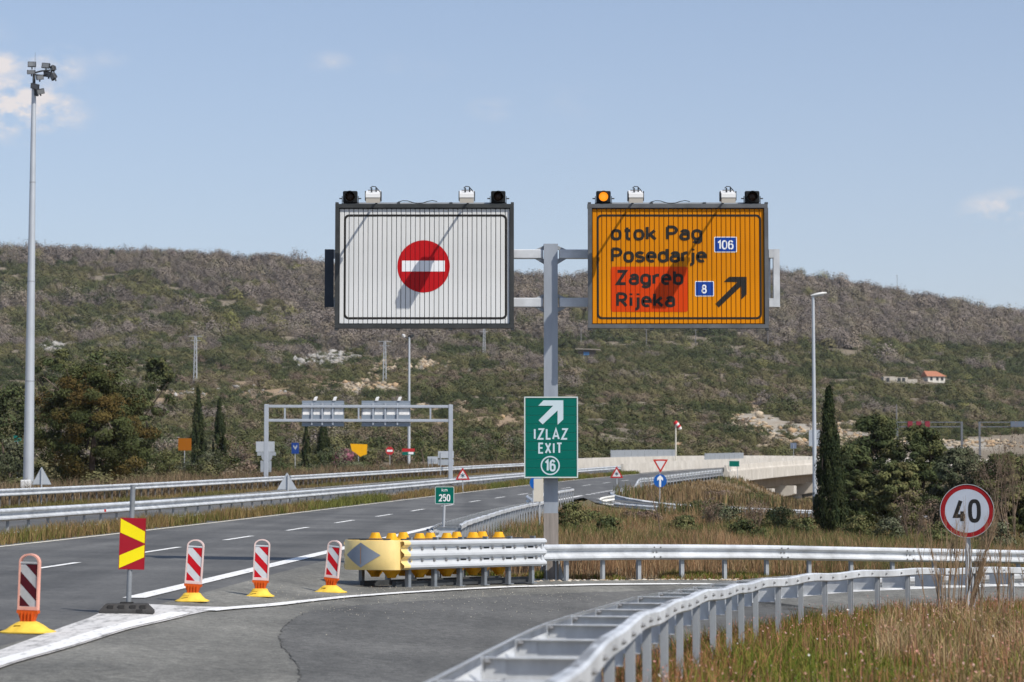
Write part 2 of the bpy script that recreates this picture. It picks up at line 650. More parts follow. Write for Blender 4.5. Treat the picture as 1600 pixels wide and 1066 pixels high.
# ------------------------------------------------------------------ the lie of the land
# dash line of the near carriageway: forward distance, lateral, height
REF = np.array([(-30, -11.6, -.45), (0, -10.6, -.30), (20, -9.65, -.10), (33, -8.95, .07), (42, -8.42, .28), (52, -7.76, .48), (62, -7.16, .67), (72, -6.53, .84),
                (82, -5.85, 1.01), (92, -5.08, 1.18), (102, -4.23, 1.37), (112, -3.29, 1.57), (122, -2.22, 1.77),
                (132, -1.0, 2.0), (142, .353, 2.25), (152, 1.76, 2.5), (162, 3.27, 2.78), (172, 4.92, 3.08), (182, 6.65, 3.38),
                (192, 8.6, 3.71), (202, 10.65, 4.05), (222, 15.1, 4.72), (250, 22.0, 5.62), (280, 30.2, 6.5), (310, 39.2, 7.25),
                (350, 52.6, 8.1), (400, 71.5, 9.0), (470, 101.0, 10.0), (560, 142.0, 11.0)])
_px = np.polyfit(REF[:, 0], REF[:, 1], 6)
_pz = np.polyfit(REF[:, 0], REF[:, 2], 6)


def xref(Y): return np.polyval(_px, np.clip(Y, -30, 560))
def dxref(Y): return np.polyval(np.polyder(_px), np.clip(Y, -30, 560))
def zref(Y): return np.polyval(_pz, np.clip(Y, -30, 560))
def zroad(Y, off): return zref(Y) - 0.014 * off


def rp(Y, off, dz=0.0):
    """point of the carriageway at station Y, offset to the right of the dash line"""
    d = float(dxref(Y)); n = math.sqrt(1 + d * d)
    x = float(xref(Y)) + off / n; y = Y - off * d / n
    return Vector((x, y, float(zroad(y, off)) + dz))


def offs(X, Y):
    d = dxref(Y)
    return (X - xref(Y)) / np.sqrt(1 + d * d)


# near guardrail (its front beam): pixel, distance
NR_PX = [(640, 1112, 8.6), (679, 1065, 10.3), (753, 1026, 12.1), (806, 998, 13.8), (850, 977, 15.3), (894, 962, 17.2), (930, 952, 18.8), (967, 941, 20.7),
         (997, 932, 22.2), (1028, 926.5, 23.8), (1056, 922, 25.3), (1085, 917, 27.3), (1115, 911.8, 29.1), (1160, 906.5, 30.9),
         (1200, 902, 32.6), (1260, 898, 34.9), (1335, 893.5, 37.5), (1440, 891, 40.6), (1520, 889.7, 42.5), (1600, 888.5, 44.3)]
NR = [P(*q) for q in NR_PX]
d_ = (NR[-1] - NR[-4]).normalized()
NR = [Vector((-.85, 5.0, .60)), Vector((-.66, 7.0, .595))] + NR[1:] + [NR[-1] + d_ * 3 + Vector((.35, -.2, 0)), NR[-1] + d_ * 6.5 + Vector((1.2, -.75, -.05)), NR[-1] + d_ * 10 + Vector((2.6, -1.7, -.1))]
# behind the ramp
BR = [P(843, 851, 45.6), P(920, 850.6, 47.0), P(1000, 850.5, 48.6), P(1100, 851, 50.0), P(1200, 852, 51.4), P(1300, 854, 52.7), P(1400, 856, 54.0), P(1500, 858, 55.2),
      P(1600, 860, 56.3), P(1700, 862, 57.2), P(1850, 866, 58.0)]
RAMP_L = [(-160, 1090, 16.7), (0, 1040, 20.4), (100, 1013, 23.0), (200, 985, 26.5), (300, 965, 29.8), (400, 950, 32.7), (470, 941.5, 34.8), (540, 934, 36.8), (620, 928, 38.9), (700, 923, 40.9),
          (800, 918, 43.4), (880, 916, 45.0), (960, 914.3, 46.3), (1060, 913.6, 47.8), (1180, 914, 49.0), (1300, 914.8, 50.1), (1400, 915.5, 51.0), (1500, 916, 51.8), (1600, 917, 52.5), (1750, 919, 53.2)]
ctrl = []
for Y in list(range(-30, 226, 12)):
    for off in (-15.8, -17.5, 4.4, 5.2):
        if off > 0 and 30 < Y < 60:
            continue
        p = rp(Y, off)
        ctrl.append((p.x, p.y, p.z))
for q in RAMP_L[1:]:
    p = P(*q); ctrl.append(tuple(p))
for p in NR:
    ctrl.append((p.x - .1, p.y, p.z - .76))
for p in NR[2::2]:
    ctrl.append((p.x + 1.3, p.y - .4, p.z - .64)); ctrl.append((p.x + 5, p.y - 3, p.z - .72)); ctrl.append((p.x + 14, p.y - 8, p.z - .9))
for p in BR:
    ctrl.append((p.x, p.y, p.z - .70))
for (a, b, c) in [(43, 988, 25.8), (197, 966, 29.6), (300, 948, 32.9), (406, 938, 35.4), (515, 926, 39.0),
                  (640, 916, 42.3), (560, 915, 42.5), (760, 912, 44.4),
                  (900, 865, 60), (1000, 868, 62), (1200, 868, 64), (1450, 870, 68), (1650, 872, 68), (880, 835, 80),
                  (1000, 832, 85), (1150, 838, 85), (1300, 840, 92), (1500, 845, 95), (1700, 850, 95), (950, 806, 108), (1100, 814, 112), (1300, 818, 114), (1500, 826, 114),
                  (930, 781, 130), (950, 789, 128), (1000, 797, 129), (1085, 800, 131), (1180, 803, 132), (1280, 807, 133), (1380, 811, 132), (1500, 818, 130), (1650, 822, 130),
                  (1040, 772, 160), (1080, 760, 185), (1060, 778, 152), (1110, 776, 175), (1134, 748, 219), (1105, 749, 208), (1165, 757, 216), (1200, 779, 216), (1235, 797, 216), (1180, 795, 175), (1240, 804, 200), (1160, 790, 240), (1200, 800, 234), (1250, 804, 234), (1400, 806, 190), (1600, 808, 190),
                  (1200, 800, 250), (1270, 804, 268), (1350, 803, 260), (1500, 800, 260), (1700, 798, 260),
                  (-100, 782, 115), (0, 770, 135), (150, 758, 150), (300, 750, 165), (450, 744, 185), (600, 737, 215), (800, 724, 268), (700, 729, 245), (0, 755, 190), (300, 742, 215), (500, 734, 250), (-300, 770, 150),
                  ]:
    ctrl.append(tuple(P(a, b, c)))


def hillpy(pxl, Y):
    """photo height of the hillside at direction pxl and distance Y (table, interpolated)"""
    xs = np.array([-900, -300, 0, 200, 400, 600, 850, 1050, 1200, 1350, 1500, 1600, 1900, 2500])
    ys = np.array([240, 300, 400, 500, 620, 760, 900, 1050, 1180, 1300])
    T = np.array([
        [752, 748, 744, 741, 737, 732, 728, 745, 790, 795, 795, 795, 795, 795],
        [735, 732, 728, 726, 724, 720, 716, 728, 762, 775, 778, 780, 780, 780],
        [700, 700, 698, 697, 695, 692, 690, 698, 712, 722, 726, 730, 735, 735],
        [662, 662, 660, 660, 658, 655, 655, 660, 668, 676, 686, 692, 700, 705],
        [618, 620, 620, 620, 620, 616, 616, 620, 628, 640, 650, 656, 668, 680],
        [570, 572, 574, 575, 577, 576, 578, 582, 590, 602, 612, 620, 636, 650],
        [520, 524, 527, 530, 534, 536, 540, 544, 550, 562, 576, 586, 606, 625],
        [462, 468, 474, 477, 482, 490, 498, 498, 500, 516, 534, 546, 575, 600],
        [418, 424, 430, 434, 441, 452, 466, 462, 460, 478, 502, 518, 552, 580],
        [372, 380, 389, 395, 406, 420, 439, 434, 431, 452, 480, 498, 535, 566]], float)
    pxl = np.asarray(pxl, float); Y = np.asarray(Y, float)
    ix = np.clip(np.searchsorted(xs, pxl) - 1, 0, len(xs) - 2); iy = np.clip(np.searchsorted(ys, Y) - 1, 0, len(ys) - 2)
    fx = np.clip((pxl - xs[ix]) / (xs[ix + 1] - xs[ix]), 0, 1); fy = np.clip((Y - ys[iy]) / (ys[iy + 1] - ys[iy]), 0, 1.0)
    return (T[iy, ix] * (1 - fx) + T[iy, ix + 1] * fx) * (1 - fy) + (T[iy + 1, ix] * (1 - fx) + T[iy + 1, ix + 1] * fx) * fy


def hill_z(X, Y):
    pxl = 800 + F_PX * X / np.maximum(Y, 1)
    py = hillpy(pxl, Y)
    z = CAM_Z + (800 - py) / F_PX * Y
    over = np.maximum(Y - 1300, 0)
    z = z - over * 0.13 - over ** 2 * 0.0003
    bump = (fbm(X / 60, Y / 60, 3, 4) - .5) * 7 * sstep(300, 700, Y) + (fbm(X / 14, Y / 14, 9, 3) - .5) * 1.6 * sstep(280, 420, Y)
    return z + bump


# thin plate spline through the near control points
_C = np.array(ctrl)
_n = len(_C)
_sc = 40.0


def _phi(r2):
    return np.where(r2 > 1e-12, 0.5 * r2 * np.log(np.maximum(r2, 1e-12)), 0)


_D = ((_C[:, None, :2] - _C[None, :, :2]) / _sc)
_A = np.zeros((_n + 3, _n + 3))
_A[:_n, :_n] = _phi((_D ** 2).sum(-1)) + np.eye(_n) * 0.00008
_A[:_n, _n] = 1; _A[:_n, _n + 1:] = _C[:, :2] / _sc
_A[_n, :_n] = 1; _A[_n + 1:, :_n] = (_C[:, :2] / _sc).T
_W = np.linalg.solve(_A, np.concatenate([_C[:, 2], [0, 0, 0]]))


def tps(X, Y):
    X = np.atleast_1d(np.asarray(X, float)).ravel(); Y = np.atleast_1d(np.asarray(Y, float)).ravel()
    out = np.empty(len(X))
    for i in range(0, len(X), 4000):
        s = slice(i, i + 4000)
        r2 = ((X[s, None] - _C[None, :, 0]) / _sc) ** 2 + ((Y[s, None] - _C[None, :, 1]) / _sc) ** 2
        out[s] = _phi(r2) @ _W[:_n] + _W[_n] + _W[_n + 1] * X[s] / _sc + _W[_n + 2] * Y[s] / _sc
    return out


def G(X, Y):
    """height of ground or road surface"""
    shp = np.shape(X)
    X = np.atleast_1d(np.asarray(X, float)).ravel(); Y = np.atleast_1d(np.asarray(Y, float)).ravel()
    near = Y < 300
    z = np.zeros(len(X))
    if near.any():
        zt = tps(np.clip(X[near], -70, 60), np.clip(Y[near], -25, 300))
        o = offs(X[near], Y[near])
        w = sstep(-17.5, -16.0, o) * (1 - sstep(4.3, 5.8, o)) * (1 - sstep(222, 232, Y[near]))
        zt = np.clip(zt, -3, 14)
        z[near] = zt * (1 - w) + zroad(Y[near], o) * w
    hb = sstep(240, 300, Y)
    far = Y > 240
    if far.any():
        z[far] = z[far] * (1 - hb[far]) + hill_z(X[far], Y[far]) * hb[far]
    return z.reshape(shp) if shp else float(z[0])


_YM = np.geomspace(6, 1600, 2600)


def hit(px, py, ymin=6, ymax=1600):
    """where the view ray of a photo pixel meets the ground"""
    d = px_dir(px, py)
    Ys = _YM[(_YM >= ymin) & (_YM <= ymax)]
    X = d.x / d.y * Ys; Z = CAM_Z + d.z / d.y * Ys
    g = G(X, Ys)
    k = np.nonzero(Z <= g)[0]
    i = k[0] if len(k) else len(Ys) - 1
    return Vector((X[i], Ys[i], g[i]))


def gz(x, y):
    return float(G(np.array([x]), np.array([y]))[0])


# ------------------------------------------------------------------ roads
M_ASPH = asphalt('asphalt', (0.098, 0.097, 0.094), (0.120, 0.118, 0.112), 0.28)
M_ASPH2 = asphalt('ramp_asphalt', (0.138, 0.134, 0.118), (0.180, 0.174, 0.152), 0.42)
M_ASPH3 = asphalt('patched_asphalt', (0.104, 0.102, 0.094), (0.122, 0.119, 0.110), 0.42)
M_LINE = worn_paint('road_paint', (0.80, 0.79, 0.76), 0.28)
M_LINE_OLD = worn_paint('worn_road_paint', (0.62, 0.60, 0.575), 0.50)
M_LINE_Y = worn_paint('weathered_edge_paint', (0.66, 0.62, 0.52), 0.35)


def ribbon(name, Y0, Y1, o0, o1, m, dz=0.0, n_across=6, step=2.0, parent=None, ground=False):
    Ys = np.arange(Y0, Y1 + step * .5, step)
    V = []
    for Y in Ys:
        for k in range(n_across + 1):
            V.append(rp(float(Y), o0 + (o1 - o0) * k / n_across, dz))
    Fs = []
    w = n_across + 1
    for i in range(len(Ys) - 1):
        for k in range(n_across):
            a = i * w + k
            Fs.append((a, a + 1, a + w + 1, a + w))
    me = bpy.data.meshes.new(name)
    me.from_pydata(V, [], Fs); me.materials.append(m); me.update()
    return obj_from(name, me, parent)


mc = tag(ribbon('main_carriageway', -20, 560, -4.7, 4.3, M_ASPH), kind='structure', label='grey asphalt carriageway with a broken centre line, nearer half of the motorway')
oc = tag(ribbon('opposite_carriageway', -20, 560, -15.1, -6.1, M_ASPH), kind='structure', label='grey asphalt carriageway beyond the median guardrail')


def cdt_sheet(name, boundary, m, dz, grid, parent=None, zf=None):
    """sheet that follows the ground inside an XY boundary"""
    bx = np.array([(p[0], p[1]) for p in boundary])
    x0, y0 = bx.min(0); x1, y1 = bx.max(0)
    gx, gy = np.meshgrid(np.arange(x0, x1, grid), np.arange(y0, y1, grid))
    pts = np.stack([gx.ravel() + 0.003, gy.ravel() + 0.002], 1)
    ins = inside(pts, bx)
    vs = [Vector(p) for p in bx] + [Vector(p) for p in pts[ins]]
    n = len(bx)
    res = delaunay_2d_cdt(vs, [], [list(range(n))], 1, 1e-5)
    xy = np.array([tuple(v) for v in res[0]])
    z = G(xy[:, 0], xy[:, 1]) + dz
    me = bpy.data.meshes.new(name)
    me.from_pydata([(a, b, c) for (a, b), c in zip(xy, z)], [], [tuple(f) for f in res[2]])
    me.materials.append(m)
    me.update()
    bm = bmesh.new(); bm.from_mesh(me)
    for f in bm.faces:
        f.normal_update()
        if f.normal.z < 0: f.normal_flip()
    bm.to_mesh(me); bm.free()
    return obj_from(name, me, parent)


def inside(pts, poly):
    x, y = pts[:, 0], pts[:, 1]
    c = np.zeros(len(pts), bool)
    j = len(poly) - 1
    for i in range(len(poly)):
        xi, yi = poly[i]; xj, yj = poly[j]
        cond = ((yi > y) != (yj > y)) & (x < (xj - xi) * (y - yi) / ((yj - yi) + 1e-12) + xi)
        c ^= cond
        j = i
    return c


def dense(pts, ds):
    out = []
    for a, b in zip(pts[:-1], pts[1:]):
        a = Vector(a); b = Vector(b)
        n = max(1, int((b - a).length / ds))
        for k in range(n):
            out.append(a.lerp(b, k / n))
    out.append(Vector(pts[-1]))
    return out


def smooth_path(pts, ds):
    """Catmull-Rom through the points, resampled about every ds"""
    pts = [Vector(p) for p in pts]
    out = []
    for i in range(len(pts) - 1):
        p0 = pts[max(i - 1, 0)]; p1 = pts[i]; p2 = pts[i + 1]; p3 = pts[min(i + 2, len(pts) - 1)]
        n = max(1, round((p2 - p1).length / ds))
        for k in range(n):
            t = k / n
            out.append(0.5 * ((2 * p1) + (p2 - p0) * t + (2 * p0 - 5 * p1 + 4 * p2 - p3) * t * t + (3 * p1 - p0 - 3 * p2 + p3) * t ** 3))
    out.append(pts[-1])
    return out


ramp_l = smooth_path([P(*q) for q in RAMP_L], 0.7)
gore_edge = [rp(y, 4.3) for y in np.arange(-16, 112, 2.0)]
back_edge = [P(860, 909, 46.6), P(960, 908.6, 47.7), P(1060, 907.8, 49.2), P(1300, 909, 51.4), P(1500, 911, 53.0), P(1600, 912, 53.6), P(1800, 914, 55)]
nr_s = smooth_path(NR, 0.8)
gore_back = [rp(112, 4.7), rp(98, 4.9), P(795, 800, 85), P(752, 812, 72), P(722, 824, 62), P(712, 838, 55), P(740, 868, 50), P(800, 905, 47.3)]
poly = [(p.x, p.y) for p in gore_edge] + [(p.x, p.y) for p in gore_back] + [(p.x, p.y) for p in back_edge]
poly += [(p.x - .22, p.y + .12) for p in reversed(nr_s)] + [(-1.6, -16)]
RAMP_POLY = np.array(poly)
ramp = tag(cdt_sheet('exit_ramp', [(p[0], p[1]) for p in poly], M_ASPH2, 0.0, .6), kind='structure', label='paler gravelly asphalt of the exit ramp and gore')
# darker newer lane of the ramp, with its ragged seam on the left
seam = [(470, 1075), (468, 1045), (452, 1025), (440, 1008), (436, 992), (450, 975), (470, 962), (486, 955), (560, 946), (680, 938), (800, 931), (920, 926), (1000, 924), (1060, 921)]
seam_w = [hit(a, b) for a, b in seam]
seam_d = []
for p in dense(seam_w, 0.12):
    seam_d.append((p.x + random.uniform(-.02, .02), p.y + random.uniform(-.09, .09)))
pr = [(p.x - .40, p.y + .22) for p in nr_s if 5.2 < p.y < 40]
patch = cdt_sheet('new_asphalt_strip', seam_d + list(reversed(pr)) + [(-1.5, 5.2), (seam_d[0][0], seam_d[0][1] - 6)], M_ASPH3, 0.004, .6, ramp)
# crack along the seam
mb = MB()
cr = [Vector((p[0], p[1], gz(p[0], p[1]) + .0085)) for p in seam_d[:int(len(seam_d) * .42)]]
for a, b in zip(cr[:-1], cr[1:]):
    w = random.uniform(.0006, .0042)
    mb.add([(a.x - w, a.y, a.z), (a.x + w, a.y, a.z), (b.x + w, b.y, b.z), (b.x - w, b.y, b.z)], [(0, 1, 2, 3)])
mb.build('crack', mat('crack_dark', (.055, .053, .05), .9), ramp)
second = [(905, 776, 141), (930, 783.5, 128), (960, 796, 122), (1000, 803, 124), (1085, 805, 126), (1180, 807, 127), (1300, 811, 126), (1450, 818, 122), (1700, 822, 122)]
second_b = [(1700, 815, 142), (1450, 810, 143), (1300, 805, 141), (1180, 800, 139), (1085, 797, 137), (1000, 793, 135), (962, 779, 138), (950, 769, 150)]
sp_ = [P(*q) for q in second] + [P(*q) for q in second_b]
SECOND_POLY = np.array([(p.x, p.y) for p in sp_])
ramp2 = tag(cdt_sheet('far_ramp', [(p.x, p.y) for p in sp_], M_ASPH, 0.012, 2.0), kind='structure', label='strip of asphalt slip road passing behind the dry grass')


def line_strip(name, pts, w, m, parent, dz=0.008, on_ground=True):
    mb = MB()
    L = []; R = []
    for i, p in enumerate(pts):
        d = (pts[min(i + 1, len(pts) - 1)] - pts[max(i - 1, 0)]); d.z = 0; d.normalize()
        n = Vector((d.y, -d.x, 0)) * (w / 2)
        for s, lst in ((-1, L), (1, R)):
            q = p + n * s
            if on_ground:
                q.z = gz(q.x, q.y) + dz
            else:
                q.z += dz
            lst.append(q)
    for i in range(len(pts) - 1):
        mb.add([L[i], L[i + 1], R[i + 1], R[i]], [(0, 1, 2, 3)])
    return mb.build(name, m, parent)


def road_line(name, Y0, Y1, off, w, m, parent, dz=0.008, step=3.0):
    n = max(1, round((Y1 - Y0) / step))
    return line_strip(name, [rp(Y0 + (Y1 - Y0) * k / n, off) for k in range(n + 1)], w, m, parent, dz, False)


road_line('edge_line', -10, 520, -3.75, .20, M_LINE_Y, mc)
road_line('edge_line', 33.5, 143, 3.68, .32, M_LINE, mc, dz=.010)
road_line('edge_line', 176, 500, 3.75, .20, M_LINE, mc)
for k in range(-4, 32):
    y0 = 52 + 10 * k
    road_line('lane_dash', y0, y0 + 4.1, 0, .16, M_LINE, mc)
for k in range(12):
    road_line('lane_dash', 145 + k * 2.6, 146.4 + k * 2.6, 3.72, .28, M_LINE, mc)
road_line('edge_line', -10, 520, -6.5, .20, M_LINE, oc)
road_line('edge_line', -10, 520, -14.1, .20, M_LINE_Y, oc)
for k in range(-4, 32):
    y0 = 49 + 10 * k
    road_line('lane_dash', y0, y0 + 4.1, -10.3, .16, M_LINE, oc)
line_strip('edge_line', [p for p in ramp_l if p.y > 30], .22, M_LINE, ramp, .018)
line_strip('edge_line', [P(*q) for q in [(935, 782.5, 133), (955, 789, 131), (985, 794.5, 130.5), (1040, 796, 131), (1100, 797.6, 132)]], .25, M_LINE, ramp2, .02)

# painted gore: broad worn white wedge between the two lines
ga = [(-60, 1040), (0, 1018), (60, 996), (100, 981), (140, 967), (172, 951), (190, 947.5)]
gb = [(225, 945.5), (300, 949), (395, 951.2)]
gore = [hit(a, b) for a, b in ga] + [hit(a, b) for a, b in gb]
low = [p for p in ramp_l if p.y < 33.0]
gp = [(p.x, p.y) for p in gore] + [(p.x, p.y - .1) for p in reversed(low)]
cdt_sheet('gore_marking', gp, M_LINE_OLD, .013, .5, ramp)
lw = [p for p in ramp_l if p.y < 30.5]
line_strip('edge_line', [p + Vector((-.15, .12, 0)) for p in lw], .26, M_LINE, ramp, .0215)

# ------------------------------------------------------------------ ground sheet
us = np.linspace(-0.52, 0.52, 420)
us = np.sign(us) * (np.abs(us) / 0.52) ** 1.25 * 0.52
yr = -18 + 58 * (np.geomspace(1.0, (1750 + 40) / 40, 480) - 1) * 40 / 58
UU, YY = np.meshgrid(us, yr)
XX = UU * (np.maximum(YY, 0) + 45)
ZZ = G(XX.ravel(), YY.ravel()).reshape(XX.shape)
o_all = offs(XX, YY)
on_mc = ((o_all > -16.2) & (o_all < 5.0) & (YY < 226))
in_med = (o_all > -6.0) & (o_all < -4.8)
pts2 = np.stack([XX.ravel(), YY.ravel()], 1)
in_r = inside(pts2, RAMP_POLY).reshape(XX.shape)
in_2 = inside(pts2, SECOND_POLY).reshape(XX.shape)
ZZ = ZZ - 0.03 + (fbm(XX * 1.3, YY * 1.3, 21, 3) - .5) * .06
ZZ = np.where((on_mc & ~in_med) | in_r | in_2, ZZ - .14, ZZ)
# ground colours: dry grass and soil near, scrubland earth and limestone up the hill
n1 = fbm(XX / 3, YY / 3, 31, 4); n2 = fbm(XX / 25, YY / 25, 37, 4); n3 = fbm(XX / 9, YY / 9, 41, 4)
c_soil = np.array([.17, .125, .075]); c_dry = np.array([.20, .15, .085]); c_green = np.array([.085, .095, .04])
c_hill = np.array([.21, .175, .13]); c_rock = np.array([.36, .33, .28]); c_tan = np.array([.33, .24, .155])
cc = c_soil + (c_dry - c_soil) * sstep(.35, .65, n1)[..., None]
cc = cc + (c_green - cc) * sstep(.5, .7, n3)[..., None] * .7
hb = sstep(200, 330, YY)[..., None]
hc = c_hill * (0.75 + .5 * n3[..., None])
PXA = 800 + F_PX * XX / np.maximum(YY, 1); PYA = 800 - (ZZ - CAM_Z) / np.maximum(YY, 1) * F_PX


def blob(cx, cy, rx, ry, soft=.5):
    d = ((PXA - cx) / rx) ** 2 + ((PYA - cy) / ry) ** 2 + (n3 - .5) * 1.6
    return 1 - sstep(1 - soft, 1 + soft, d)


rock = np.zeros_like(n1)
for b in [(510, 563, 60, 16), (640, 578, 70, 17), (590, 605, 50, 16), (80, 540, 30, 12), (1270, 680, 110, 28), (1180, 660, 40, 16), (1440, 695, 120, 12), (760, 570, 60, 9)]:
    rock = np.maximum(rock, blob(*b) * (.45 + .55 * sstep(.35, .6, n1)))
tan = np.zeros_like(n1)
for b in [(1183, 640, 17, 34), (1165, 655, 25, 8), (1060, 700, 14, 9), (600, 600, 40, 18), (1250, 670, 90, 16), (350, 617, 120, 14), (660, 654, 220, 16), (460, 600, 120, 8), (560, 668, 60, 8), (1150, 500, 60, 12)]:
    tan = np.maximum(tan, blob(*b) * .85)
hc = hc + (c_tan - hc) * tan[..., None]
hc = hc + (c_rock - hc) * rock[..., None]
cc = cc * (1 - hb) + hc * hb
V = np.stack([XX, YY, ZZ], -1).reshape(-1, 3)
nr_, nc_ = XX.shape
ii = (np.arange(nr_ - 1)[:, None] * nc_ + np.arange(nc_ - 1)[None, :]).ravel()
Fq = np.stack([ii, ii + 1, ii + nc_ + 1, ii + nc_], 1)
M_GROUND = mat('earth', (.2, .15, .1), .95, 0, .28, 2.5, .6, 6, spec=.15, attr=True)
gme = arrays_mesh('ground', V, Fq, M_GROUND, cc.reshape(-1, 3))
gme.polygons.foreach_set('use_smooth', [True] * len(gme.polygons))
tag(obj_from('ground', gme), kind='structure', label='dry ground rising to a scrub covered hillside')

# ------------------------------------------------------------------ guardrails
GALV = m_galv()
GALV2 = m_galv_dull()
RUST = mat('rusty_bolt', (.20, .12, .07), .8, .2)
DARK = mat('dark_steel', (.07, .075, .08), .55, .3, .2, 4)
W_PROF = [(.018, .155), (.040, .150), (.083, .112), (.083, .078), (.012, .028), (.012, -.028), (.083, -.078), (.083, -.112), (.040, -.150), (.018, -.155)]
T_PROF = [(.018, .253), (.040, .248), (.083, .215), (.083, .180), (.012, .125), (.012, .075), (.083, .020), (.083, -.020), (.012, -.075), (.012, -.125), (.083, -.180), (.083, -.215), (.040, -.248), (.018, -.253)]
S_PROF = [(-.04, .056), (.008, .056), (.024, .042), (.024, -.044), (.008, -.058), (-.03, -.058)]


def sweep(prof, path, side, thick=.004, mb=None, zc=0.0, shift=0.0):
    """sweep an open (depth, height) profile along a path; depth grows to the right (side=1) or left (-1)"""
    mb = mb or MB()
    rings = []
    pts = [Vector(p) for p in path]
    for i, p in enumerate(pts):
        d = pts[min(i + 1, len(pts) - 1)] - pts[max(i - 1, 0)]
        d.z = 0; d.normalize()
        n = Vector((d.y, -d.x, 0)) * side
        loop = [p + n * (a + shift) + Vector((0, 0, b + zc)) for a, b in prof]
        loop += [p + n * (a + shift - thick) + Vector((0, 0, b + zc)) for a, b in reversed(prof)]
        rings.append(loop)
    mb.loft(rings, True, True)
    return mb


def station(path, s):
    """point and direction at arc length s"""
    acc = 0
    for a, b in zip(path[:-1], path[1:]):
        L = (b - a).length
        if acc + L >= s:
            d = (b - a).normalized()
            return a.lerp(b, (s - acc) / L), d
        acc += L
    return path[-1].copy(), (path[-1] - path[-2]).normalized()


def path_len(path):
    return sum((b - a).length for a, b in zip(path[:-1], path[1:]))


def cut(path, s0, s1, ds):
    n = max(1, round((s1 - s0) / ds))
    return [station(path, s0 + (s1 - s0) * k / n)[0] for k in range(n + 1)]


_post = MB()
for (cx, cy, sx, sy) in ((0, -.022, .10, .006), (-.047, .004, .006, .046), (.047, .004, .006, .046), (-.036, .028, .022, .005), (.036, .028, .022, .005)):
    _post.box((cx, cy, -.62), (sx, sy, 1.24))
POST_ME = _post.mesh('guardrail_post', mat('shaded_galvanised_post', (.36, .38, .40), .55, .25, .2, 3))  # zinc colour darkened for the shade the beam throws on the posts
_post = MB()
for (cx, cy, sx, sy) in ((0, -.022, .10, .006), (-.047, .004, .006, .046), (.047, .004, .006, .046)):
    _post.box((cx, cy, -.5), (sx, sy, 1.0))
POST_BROWN = _post.mesh('guardrail_post', mat('dull_post', (.16, .15, .14), .7, .3, .2, 3))
_b = MB()
_b.tube((0, 0, 0), (0, .018, 0), .016, .016, 8)
_b.tube((0, .018, 0), (0, .03, 0), .011, .009, 6)
BOLT_ME = _b.mesh('bolt', mat('bolt_steel', (.30, .30, .30), .5, .5))
_s = MB()      # C section spacer, along +x, length 1
_s.box((.62, 0, -.045), (.76, .005, .25)); _s.box((.62, -.025, .083), (.76, .05, .006)); _s.box((.62, -.022, -.172), (.76, .044, .005))
_s.box((.13, -.004, .03), (.26, .006, .10)); _s.box((.13, -.02, .083), (.26, .035, .005)); _s.box((.02, -.02, .0), (.012, .05, .16))
SPACER_ME = _s.mesh('spacer', GALV)


